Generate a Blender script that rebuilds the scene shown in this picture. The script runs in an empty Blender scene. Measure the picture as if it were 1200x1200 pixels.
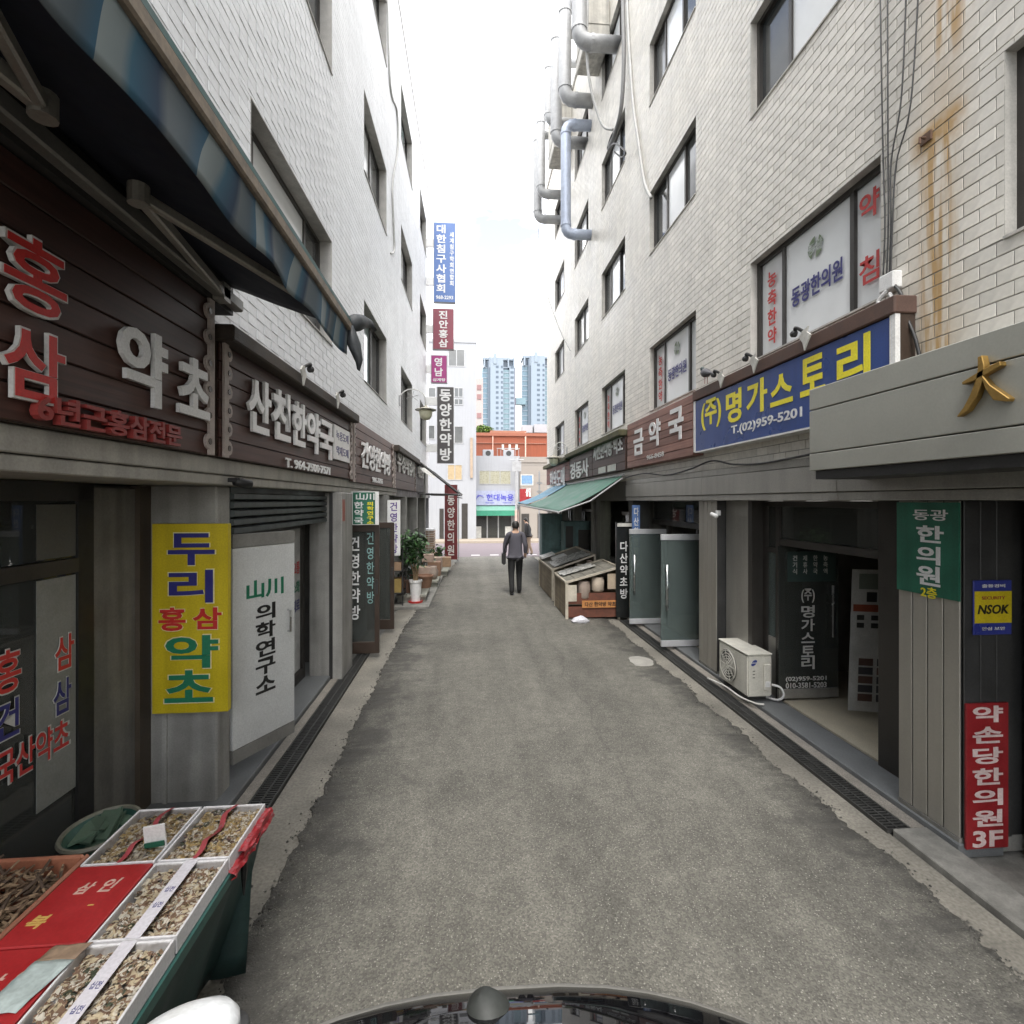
import bpy, bmesh, math, random
from mathutils import Vector, Matrix, noise
random.seed(7)
S = bpy.context.scene
C = S.collection
rad = math.radians

# ------------------------------------------------------------------ camera
CAM_H = 2.2
YAW = math.atan(52 / 600)
cam = bpy.data.cameras.new('camera')
cam.sensor_width = 36; cam.lens = 18; cam.shift_y = -13 / 1200; cam.clip_start = .05; cam.clip_end = 5000
camo = bpy.data.objects.new('camera', cam); C.objects.link(camo)
camo.location = (0, 0, CAM_H); camo.rotation_euler = (rad(90), 0, -YAW)
S.camera = camo
# ------------------------------------------------------------------ sky, sun, exposure
W = bpy.data.worlds.new('World'); S.world = W; W.use_nodes = True
nt = W.node_tree; nt.nodes.clear()
SUN_EL, SUN_AZ = 62, 184          # azimuth measured clockwise from +Y
def wn(t, **k):
    n = nt.nodes.new(t)
    for a, b in k.items(): setattr(n, a, b)
    return n
sky = wn('ShaderNodeTexSky', sky_type='NISHITA', sun_disc=False, sun_elevation=rad(SUN_EL), sun_rotation=rad(SUN_AZ), air_density=1.0, dust_density=2.0)
tc = wn('ShaderNodeTexCoord')
mp = wn('ShaderNodeMapping'); mp.inputs['Scale'].default_value = (1.0, 1.0, 1.9); mp.inputs['Location'].default_value = (.3, .15, 0)
nz = wn('ShaderNodeTexNoise'); nz.inputs['Scale'].default_value = 3.2; nz.inputs['Detail'].default_value = 7; nz.inputs['Roughness'].default_value = .58; nz.inputs['Distortion'].default_value = .4
rp = wn('ShaderNodeValToRGB'); rp.color_ramp.elements[0].position = .38; rp.color_ramp.elements[1].position = .68
rp.color_ramp.elements[0].color = (.02, .02, .02, 1)
mx = wn('ShaderNodeMix', data_type='RGBA'); mx.inputs['B'].default_value = (11.6, 11.3, 10.8, 1)
bg = wn('ShaderNodeBackground'); bg.inputs['Strength'].default_value = .14
wo = wn('ShaderNodeOutputWorld')
L = nt.links.new
L(tc.outputs['Generated'], mp.inputs['Vector']); L(mp.outputs['Vector'], nz.inputs['Vector']); L(nz.outputs['Fac'], rp.inputs['Fac'])
L(rp.outputs['Color'], mx.inputs['Factor']); hs = wn('ShaderNodeHueSaturation'); hs.inputs['Saturation'].default_value = .62; hs.inputs['Value'].default_value = .78; L(sky.outputs['Color'], hs.inputs['Color']); L(hs.outputs['Color'], mx.inputs['A']); L(mx.outputs['Result'], bg.inputs['Color']); L(bg.outputs['Background'], wo.inputs['Surface'])
sl = bpy.data.lights.new('sun', 'SUN'); sl.energy = .9; sl.angle = rad(24); sl.color = (1, .965, .91)
so = bpy.data.objects.new('sun', sl); C.objects.link(so)
_az = rad(SUN_AZ); _el = rad(SUN_EL)
_sd = Vector((math.sin(_az) * math.cos(_el), math.cos(_az) * math.cos(_el), math.sin(_el)))
so.rotation_euler = (-_sd).to_track_quat('-Z', 'Y').to_euler(); so.location = (0, 0, 40)
S.view_settings.view_transform = 'Standard'; S.view_settings.look = 'None'; S.view_settings.gamma = 1; S.view_settings.use_curve_mapping = False
S.view_settings.exposure = 2.0
cy = S.cycles
cy.max_bounces = 6; cy.diffuse_bounces = 4; cy.glossy_bounces = 2; cy.transmission_bounces = 2; cy.transparent_max_bounces = 8
cy.caustics_reflective = False; cy.caustics_refractive = False; cy.sample_clamp_indirect = 6; cy.blur_glossy = .5
cy.use_adaptive_sampling = True; cy.use_denoising = True

# ------------------------------------------------------------------ photo pixel -> place (distance always from a plane in the scene)
_f = Vector((math.sin(YAW), math.cos(YAW), 0)); _r = Vector((math.cos(YAW), -math.sin(YAW), 0))
SH = .018                                    # the left frontage drifts slowly to the right with distance
def ray(u, v): return _r * ((u - 600) / 600) + _f + Vector((0, 0, (587 - v) / 600))
def onX(u, v, X):
    d = ray(u, v); t = X / d.x; return t * d.y, CAM_H + t * d.z
def onL(u, v, x0):
    d = ray(u, v); t = (x0 - SH * 4) / (d.x - SH * d.y); return t * d.y, CAM_H + t * d.z
def onY(u, v, Y):
    d = ray(u, v); t = Y / d.y; return t * d.x, CAM_H + t * d.z
def onZ(u, v, Z=0):
    d = ray(u, v); t = (Z - CAM_H) / d.z; return t * d.x, t * d.y
def shx(y): return SH * (y - 4)
def to_px(x, y, z):
    p = Vector((x, y, z - CAM_H)); d = p.dot(_f)
    if d <= .05: return None
    return 600 + 600 * p.dot(_r) / d, 587 - 600 * p.z / d, d

# ------------------------------------------------------------------ materials
MATS = {}
def _base(name):
    m = bpy.data.materials.new(name); m.use_nodes = True; MATS[name] = m
    n = m.node_tree.nodes; return m, n, m.node_tree.links.new, n['Principled BSDF']
def _mul(n, l, a, fac_out, lo, hi, frm0=.3, frm1=.7):
    r = n.new('ShaderNodeMapRange'); r.inputs['From Min'].default_value = frm0; r.inputs['From Max'].default_value = frm1
    r.inputs['To Min'].default_value = lo; r.inputs['To Max'].default_value = hi; l(fac_out, r.inputs['Value'])
    m = n.new('ShaderNodeMix'); m.data_type = 'RGBA'; m.blend_type = 'MULTIPLY'; m.inputs['Factor'].default_value = 1
    l(a, m.inputs['A']); l(r.outputs['Result'], m.inputs['B']); return m.outputs['Result']
def M(name, col, rough=.6, metal=0, var=.18, vs=6, fine=.08, fs=90, bump=0, bs=120, isl=0, streak=0, spec=.5, rvar=.12):
    """plain painted / worn surface: two sizes of mottling, optional streaks, per-piece tone and bump"""
    if name in MATS: return MATS[name]
    m, n, l, p = _base(name)
    tcn = n.new('ShaderNodeTexCoord'); co = tcn.outputs['Object']
    rgb = n.new('ShaderNodeRGB'); rgb.outputs[0].default_value = (*col, 1); out = rgb.outputs[0]
    a = n.new('ShaderNodeTexNoise'); a.inputs['Scale'].default_value = vs; a.inputs['Detail'].default_value = 3; a.inputs['Roughness'].default_value = .62; l(co, a.inputs['Vector'])
    out = _mul(n, l, out, a.outputs['Fac'], 1 - var, 1 + var * .6)
    if fine:
        b = n.new('ShaderNodeTexNoise'); b.inputs['Scale'].default_value = fs; b.inputs['Detail'].default_value = 1; l(co, b.inputs['Vector'])
        out = _mul(n, l, out, b.outputs['Fac'], 1 - fine, 1 + fine)
    if streak:
        mpn = n.new('ShaderNodeMapping'); mpn.inputs['Scale'].default_value = (9, 9, .55); l(co, mpn.inputs['Vector'])
        s = n.new('ShaderNodeTexNoise'); s.inputs['Scale'].default_value = 1; s.inputs['Detail'].default_value = 2; l(mpn.outputs['Vector'], s.inputs['Vector'])
        out = _mul(n, l, out, s.outputs['Fac'], 1 - streak, 1.0, .38, .6)
    if isl:
        g = n.new('ShaderNodeNewGeometry'); oi = n.new('ShaderNodeObjectInfo')
        ad = n.new('ShaderNodeMath'); ad.operation = 'ADD'; l(g.outputs['Random Per Island'], ad.inputs[0]); l(oi.outputs['Random'], ad.inputs[1])
        fr = n.new('ShaderNodeMath'); fr.operation = 'FRACT'; l(ad.outputs[0], fr.inputs[0])
        out = _mul(n, l, out, fr.outputs[0], 1 - isl, 1 + isl * .5, 0, 1)
    l(out, p.inputs['Base Color'])
    rr = n.new('ShaderNodeMapRange'); rr.inputs['From Min'].default_value = .3; rr.inputs['From Max'].default_value = .7
    rr.inputs['To Min'].default_value = max(.02, rough - rvar); rr.inputs['To Max'].default_value = min(1, rough + rvar); l(a.outputs['Fac'], rr.inputs['Value']); l(rr.outputs['Result'], p.inputs['Roughness'])
    p.inputs['Metallic'].default_value = metal; p.inputs['Specular IOR Level'].default_value = spec
    if bump:
        bn = n.new('ShaderNodeTexNoise'); bn.inputs['Scale'].default_value = bs; bn.inputs['Detail'].default_value = 4; l(co, bn.inputs['Vector'])
        bb = n.new('ShaderNodeBump'); bb.inputs['Strength'].default_value = bump; bb.inputs['Distance'].default_value = .01; l(bn.outputs['Fac'], bb.inputs['Height']); l(bb.outputs['Normal'], p.inputs['Normal'])
    return m
def glass(name, tint=(.8, .85, .82), ior=1.5, rough=.02, haze=0.0, hcol=(.3, .34, .33)):
    m, n, l, p = _base(name)
    n.remove(p); o = n['Material Output']
    t = n.new('ShaderNodeBsdfTransparent'); t.inputs['Color'].default_value = (*tint, 1)
    base = t.outputs[0]
    if haze:
        dif = n.new('ShaderNodeBsdfDiffuse'); dif.inputs['Color'].default_value = (*hcol, 1)
        mm = n.new('ShaderNodeMixShader'); mm.inputs[0].default_value = haze; l(base, mm.inputs[1]); l(dif.outputs[0], mm.inputs[2]); base = mm.outputs[0]
    g = n.new('ShaderNodeBsdfGlossy'); g.inputs['Roughness'].default_value = rough
    fr = n.new('ShaderNodeFresnel'); fr.inputs['IOR'].default_value = ior
    mixn = n.new('ShaderNodeMixShader'); l(fr.outputs[0], mixn.inputs[0]); l(base, mixn.inputs[1]); l(g.outputs[0], mixn.inputs[2]); l(mixn.outputs[0], o.inputs['Surface'])
    return m
def wood_planks(name, col, dark=.45, rough=.55):
    m, n, l, p = _base(name)
    tcn = n.new('ShaderNodeTexCoord'); mpn = n.new('ShaderNodeMapping'); mpn.inputs['Scale'].default_value = (6, 1.2, 40); l(tcn.outputs['Object'], mpn.inputs['Vector'])
    a = n.new('ShaderNodeTexNoise'); a.inputs['Scale'].default_value = 1; a.inputs['Detail'].default_value = 6; a.inputs['Distortion'].default_value = .6; l(mpn.outputs['Vector'], a.inputs['Vector'])
    rgb = n.new('ShaderNodeRGB'); rgb.outputs[0].default_value = (*col, 1)
    out = _mul(n, l, rgb.outputs[0], a.outputs['Fac'], 1 - dark, 1.2, .25, .75)
    b = n.new('ShaderNodeTexNoise'); b.inputs['Scale'].default_value = 2.2; b.inputs['Detail'].default_value = 4; l(tcn.outputs['Object'], b.inputs['Vector'])
    out = _mul(n, l, out, b.outputs['Fac'], .75, 1.15)
    oi = n.new('ShaderNodeObjectInfo'); out = _mul(n, l, out, oi.outputs['Random'], .78, 1.12, 0, 1)
    l(out, p.inputs['Base Color']); p.inputs['Roughness'].default_value = rough
    bb = n.new('ShaderNodeBump'); bb.inputs['Strength'].default_value = .25; bb.inputs['Distance'].default_value = .004; l(a.outputs['Fac'], bb.inputs['Height']); l(bb.outputs['Normal'], p.inputs['Normal'])
    return m
def asphalt_mat(name, col, spk=.5):
    m, n, l, p = _base(name)
    tcn = n.new('ShaderNodeTexCoord'); co = tcn.outputs['Object']
    rgb = n.new('ShaderNodeRGB'); rgb.outputs[0].default_value = (*col, 1); out = rgb.outputs[0]
    big = n.new('ShaderNodeTexNoise'); big.inputs['Scale'].default_value = .55; big.inputs['Detail'].default_value = 4; big.inputs['Roughness'].default_value = .65; l(co, big.inputs['Vector'])
    out = _mul(n, l, out, big.outputs['Fac'], .68, 1.2)
    mpn = n.new('ShaderNodeMapping'); mpn.inputs['Scale'].default_value = (3.0, .22, 1); l(co, mpn.inputs['Vector'])
    tr = n.new('ShaderNodeTexNoise'); tr.inputs['Scale'].default_value = 1; tr.inputs['Detail'].default_value = 2; l(mpn.outputs['Vector'], tr.inputs['Vector'])
    out = _mul(n, l, out, tr.outputs['Fac'], .80, 1.10)
    md = n.new('ShaderNodeTexNoise'); md.inputs['Scale'].default_value = 9; md.inputs['Detail'].default_value = 3; l(co, md.inputs['Vector'])
    out = _mul(n, l, out, md.outputs['Fac'], .86, 1.12)
    # aggregate
    vo = n.new('ShaderNodeTexVoronoi'); vo.inputs['Scale'].default_value = 115; l(co, vo.inputs['Vector'])
    sp = n.new('ShaderNodeSeparateColor'); l(vo.outputs['Color'], sp.inputs['Color'])
    r1 = n.new('ShaderNodeMapRange'); r1.inputs['From Min'].default_value = .1; r1.inputs['From Max'].default_value = 1; r1.inputs['To Min'].default_value = 1 - spk * .75; r1.inputs['To Max'].default_value = 1 + spk * .55; l(sp.outputs['Red'], r1.inputs['Value'])
    mm = n.new('ShaderNodeMix'); mm.data_type = 'RGBA'; mm.blend_type = 'MULTIPLY'; mm.inputs['Factor'].default_value = 1; l(out, mm.inputs['A']); l(r1.outputs[0], mm.inputs['B']); out = mm.outputs['Result']
    # bright pebbles
    gt = n.new('ShaderNodeMapRange'); gt.inputs['From Min'].default_value = .88; gt.inputs['From Max'].default_value = .93; l(sp.outputs['Green'], gt.inputs['Value'])
    dl = n.new('ShaderNodeMapRange'); dl.inputs['From Min'].default_value = .5; dl.inputs['From Max'].default_value = .3; l(vo.outputs['Distance'], dl.inputs['Value'])
    ml = n.new('ShaderNodeMath'); ml.operation = 'MULTIPLY'; l(gt.outputs[0], ml.inputs[0]); l(dl.outputs[0], ml.inputs[1])
    m3 = n.new('ShaderNodeMix'); m3.data_type = 'RGBA'; m3.inputs['B'].default_value = (.29, .28, .245, 1); l(ml.outputs[0], m3.inputs['Factor']); l(out, m3.inputs['A']); out = m3.outputs['Result']
    # tar-dark worn patches near the broken edges (a noise of their own)
    pn = n.new('ShaderNodeTexNoise'); pn.inputs['Scale'].default_value = 1.7; pn.inputs['Detail'].default_value = 6; pn.inputs['Roughness'].default_value = .75; l(co, pn.inputs['Vector'])
    sx = n.new('ShaderNodeSeparateXYZ'); l(co, sx.inputs[0])
    ab = n.new('ShaderNodeMath'); ab.operation = 'SUBTRACT'; ab.inputs[1].default_value = .78; l(sx.outputs['X'], ab.inputs[0])
    ab2 = n.new('ShaderNodeMath'); ab2.operation = 'ABSOLUTE'; l(ab.outputs[0], ab2.inputs[0])
    ed = n.new('ShaderNodeMapRange'); ed.inputs['From Min'].default_value = 1.05; ed.inputs['From Max'].default_value = 1.9; ed.inputs['To Max'].default_value = .30; l(ab2.outputs[0], ed.inputs['Value'])
    ad = n.new('ShaderNodeMath'); ad.operation = 'ADD'; l(pn.outputs['Fac'], ad.inputs[0]); l(ed.outputs[0], ad.inputs[1])
    pr = n.new('ShaderNodeMapRange'); pr.inputs['From Min'].default_value = .64; pr.inputs['From Max'].default_value = .78; pr.inputs['To Max'].default_value = .72; l(ad.outputs[0], pr.inputs['Value'])
    m4 = n.new('ShaderNodeMix'); m4.data_type = 'RGBA'; m4.inputs['B'].default_value = (.048, .046, .042, 1); l(pr.outputs[0], m4.inputs['Factor']); l(out, m4.inputs['A']); out = m4.outputs['Result']
    # hairline crack wandering down the middle
    cn = n.new('ShaderNodeTexNoise'); cn.inputs['Scale'].default_value = .9; cn.inputs['Detail'].default_value = 4; l(co, cn.inputs['Vector'])
    c1 = n.new('ShaderNodeMath'); c1.operation = 'MULTIPLY_ADD'; c1.inputs[1].default_value = .55; l(cn.outputs['Fac'], c1.inputs[0]); l(sx.outputs['X'], c1.inputs[2])
    c2 = n.new('ShaderNodeMath'); c2.operation = 'SUBTRACT'; c2.inputs[1].default_value = 1.52; l(c1.outputs[0], c2.inputs[0])
    c3 = n.new('ShaderNodeMath'); c3.operation = 'ABSOLUTE'; l(c2.outputs[0], c3.inputs[0])
    c4 = n.new('ShaderNodeMapRange'); c4.inputs['From Min'].default_value = .022; c4.inputs['From Max'].default_value = .004; c4.inputs['To Max'].default_value = .2; l(c3.outputs[0], c4.inputs['Value'])
    m5 = n.new('ShaderNodeMix'); m5.data_type = 'RGBA'; m5.inputs['B'].default_value = (.032, .031, .029, 1); l(c4.outputs[0], m5.inputs['Factor']); l(out, m5.inputs['A']); out = m5.outputs['Result']
    l(out, p.inputs['Base Color']); p.inputs['Roughness'].default_value = .85
    bb = n.new('ShaderNodeBump'); bb.inputs['Strength'].default_value = .55; bb.inputs['Distance'].default_value = .006; l(vo.outputs['Distance'], bb.inputs['Height']); bb.invert = True
    b2 = n.new('ShaderNodeBump'); b2.inputs['Strength'].default_value = .35; b2.inputs['Distance'].default_value = .02; l(md.outputs['Fac'], b2.inputs['Height']); l(bb.outputs['Normal'], b2.inputs['Normal']); l(b2.outputs['Normal'], p.inputs['Normal'])
    return m
def tile_mat(name, col, rough, stain=False, isl=.12, streak=.1, grime=.12, rust2=False):
    m = M(name, col, rough, var=grime, vs=1.1, fine=.05, fs=30, isl=isl, streak=streak, rvar=.08)
    n = m.node_tree.nodes; l = m.node_tree.links.new; p = n['Principled BSDF']
    if stain:
        src = p.inputs['Base Color'].links[0].from_socket
        g = n.new('ShaderNodeNewGeometry'); s = n.new('ShaderNodeSeparateXYZ'); l(g.outputs['Position'], s.inputs[0])
        def band(ax, c, hw, soft):
            a = n.new('ShaderNodeMath'); a.operation = 'SUBTRACT'; a.inputs[1].default_value = c; l(s.outputs[ax], a.inputs[0])
            b = n.new('ShaderNodeMath'); b.operation = 'ABSOLUTE'; l(a.outputs[0], b.inputs[0])
            r = n.new('ShaderNodeMapRange'); r.inputs['From Min'].default_value = hw + soft; r.inputs['From Max'].default_value = hw; l(b.outputs[0], r.inputs['Value']); return r.outputs[0]
        def mul(a, b):
            q = n.new('ShaderNodeMath'); q.operation = 'MULTIPLY'; l(a, q.inputs[0]); l(b, q.inputs[1]); return q.outputs[0]
        def mx_(a, b):
            q = n.new('ShaderNodeMath'); q.operation = 'MAXIMUM'; l(a, q.inputs[0]); l(b, q.inputs[1]); return q.outputs[0]
        def nzz(sc, lo, hi, vec=None):
            q = n.new('ShaderNodeTexNoise'); q.inputs['Scale'].default_value = sc; q.inputs['Detail'].default_value = 5; l(vec or g.outputs['Position'], q.inputs['Vector'])
            r = n.new('ShaderNodeMapRange'); r.inputs['From Min'].default_value = lo; r.inputs['From Max'].default_value = hi; l(q.outputs['Fac'], r.inputs['Value']); return r.outputs[0]
        mp_ = n.new('ShaderNodeMapping'); mp_.inputs['Scale'].default_value = (1, 22, 1.3); l(g.outputs['Position'], mp_.inputs['Vector'])
        drip = mul(mul(band('Y', 3.08, .07, .10), band('Z', 3.75, .85, .25)), nzz(1, .36, .58, mp_.outputs['Vector']))
        blob = mul(mul(band('Y', 3.08, .13, .10), band('Z', 4.60, .06, .12)), nzz(7, .22, .5))
        top = mul(mul(band('Y', 3.0, .05, .13), band('Z', 5.6, .42, .3)), nzz(1, .4, .6, mp_.outputs['Vector']))
        halo = mul(mul(band('Y', 3.08, .04, .26), band('Z', 4.3, 1.0, .7)), nzz(2.6, .25, .7))
        hq = n.new('ShaderNodeMath'); hq.operation = 'MULTIPLY'; hq.inputs[1].default_value = .45; l(halo, hq.inputs[0])
        f = mx_(mx_(mx_(drip, blob), top), hq.outputs[0])
        q = n.new('ShaderNodeMath'); q.operation = 'MULTIPLY'; q.inputs[1].default_value = .9; l(f, q.inputs[0])
        mm = n.new('ShaderNodeMix'); mm.data_type = 'RGBA'; mm.inputs['B'].default_value = (.42, .25, .075, 1); l(q.outputs[0], mm.inputs['Factor']); l(src, mm.inputs['A']); l(mm.outputs['Result'], p.inputs['Base Color'])
    return m

TILE_R = tile_mat('cream glazed tile', (.755, .725, .66), .42, stain=True, isl=.10, streak=.08)
TILE_L = tile_mat('white glazed tile', (.74, .755, .78), .5, isl=.07, streak=.06, grime=.08)
GROUT_R = M('dark grout', (.35, .335, .305), .9)
GROUT_L = M('grey grout', (.66, .665, .675), .9)
REVEAL = M('painted reveal', (.50, .485, .45), .7, streak=.2)
REVEAL_L = M('grey reveal', (.42, .41, .39), .7, streak=.1)
ASPH = asphalt_mat('worn asphalt', (.148, .142, .122), .42)
CONC = M('concrete gutter', (.20, .188, .16), .85, var=.36, vs=1.6, fine=.2, fs=50, bump=.3, bs=70)
CONC2 = M('grey concrete', (.23, .225, .205), .85, var=.25, vs=3, bump=.2, streak=.25)
PIER = M('rendered pier', (.34, .335, .315), .85, var=.22, vs=3.2, bump=.25, bs=60, streak=.25)
SLATE = M('slate step', (.15, .158, .162), .6, var=.2, vs=5)
GRAN = M('granite kerb', (.26, .24, .21), .7, var=.2, vs=8, fine=.3, fs=160)
TERR = M('terrazzo floor', (.46, .42, .33), .5, var=.15, fine=.2, fs=140)
STEEL = M('brushed steel', (.45, .43, .385), .42, metal=.6, var=.08, vs=1.2, fine=.03, streak=.10, rvar=.04)
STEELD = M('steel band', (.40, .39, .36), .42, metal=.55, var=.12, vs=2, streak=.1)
CANOPY = M('canopy panel', (.42, .42, .375), .36, metal=.4, var=.06, vs=2, fine=.03, rvar=.05)
CHROME = M('bright steel', (.68, .69, .70), .25, metal=1, var=.1)
GALV = M('galvanised pipe', (.37, .375, .38), .55, metal=.2, var=.2, vs=5)
GALVB = M('bluish pipe', (.40, .45, .55), .5, metal=.3, var=.15)
BLACK = M('black', (.012, .012, .012), .5)
DARKF = M('dark bronze frame', (.05, .046, .042), .4, metal=.3)
DBROWN = M('dark brown frame', (.05, .033, .024), .45)
GUNM = M('dark gunmetal', (.06, .06, .06), .45, metal=.5)
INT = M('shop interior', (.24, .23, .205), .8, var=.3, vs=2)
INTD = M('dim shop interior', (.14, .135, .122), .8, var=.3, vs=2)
GLS = glass('clear glass', (.86, .9, .88))
GLSD = glass('smoked glass', (.46, .49, .48), haze=.27, hcol=(.15, .16, .15))  # haze is diffuse colour standing in for dirt and reflections on the glass
FROST = glass('frosted green glass', (.56, .63, .61), ior=1.6, rough=.08, haze=.42, hcol=(.2, .25, .24))
PANEW = M('white filmed pane', (.76, .78, .79), .06, var=.05, vs=2, fine=0, spec=.6)
PANEG = M('greenish curtained pane', (.30, .37, .37), .05, var=.3, vs=1.4, fine=0, spec=.7)
PANED = M('dark pane', (.035, .04, .042), .04, var=.3, vs=1.4, fine=0, spec=.8)
PANEGR = M('grey pane', (.10, .105, .105), .05, var=.25, vs=1.4, fine=0, spec=.7)
WHITE = M('white paint', (.74, .74, .73), .45, var=.08)
OFFW = M('old white paint', (.60, .59, .55), .6, var=.22)
LETW = M('white letter', (.70, .70, .70), .4, var=.05)
LETWD = M('weathered white letter', (.60, .59, .57), .5, var=.18)
WOODS = wood_planks('dark sign boards', (.072, .030, .022))
WOODS2 = wood_planks('brown sign boards', (.115, .050, .036))
WOODR = wood_planks('faded brown sign boards', (.27, .135, .105), dark=.3)
MOSS = M('mossy cap', (.10, .095, .05), .9, var=.5, vs=7, bump=.4)
CAPD = M('dark sign cap', (.055, .042, .032), .75, var=.5, vs=6, bump=.4)
TRIM = M('pinkish trim', (.42, .36, .33), .7, var=.25)
RED = M('red letter', (.50, .028, .025), .4, var=.05)
REDD = M('dull red letter', (.27, .035, .03), .5)
NAVY = M('navy letter', (.022, .022, .16), .4, var=.05)
GREENL = M('green letter', (.015, .17, .09), .4, var=.05)
BLACKL = M('black letter', (.012, .012, .012), .4, var=.05)
YELB = M('yellow board', (.56, .44, .014), .4, var=.14, vs=2, streak=.14)
YELL = M('yellow letter', (.80, .70, .03), .4, var=.06)
BLUEB = M('blue board', (.024, .06, .235), .35, var=.12, vs=2, streak=.12)
BLUEH = M('faded blue board', (.085, .16, .38), .45, var=.06, vs=2)
REDH = M('faded maroon board', (.23, .05, .075), .45, var=.06)
MAGH = M('magenta board', (.32, .035, .18), .45, var=.06)
GREYH = M('charcoal board', (.065, .06, .06), .5, var=.1)
GREENB = M('green banner', (.016, .13, .08), .5, var=.22, vs=5, streak=.18)
REDB = M('red board', (.26, .016, .02), .4, var=.2, streak=.15)
BRONZE = M('bronze letter', (.40, .25, .075), .38, metal=.75, var=.12)
TEAL = M('teal paint', (.15, .26, .27), .6, var=.25, streak=.25)
PLAST = M('cream plastic', (.60, .585, .52), .5, var=.1, streak=.12)
CARD = M('cardboard', (.33, .22, .14), .85, var=.2)
CARDP = M('pinkish carton', (.36, .27, .22), .85, var=.2)
BRICKO = M('orange brick', (.24, .066, .033), .8, var=.2, vs=.3, streak=.1)
WALLW = M('far white wall', (.33, .34, .36), .7, var=.05, vs=.5, streak=.05)
WALLB = M('far beige wall', (.26, .235, .21), .8, var=.1, vs=.5)
CLOTHG = M('green tarpaulin', (.04, .125, .088), .6, var=.3, vs=3)
SKIN = M('skin', (.42, .26, .18), .6)
RUBBER = M('black rubber', (.015, .015, .015), .55)

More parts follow.
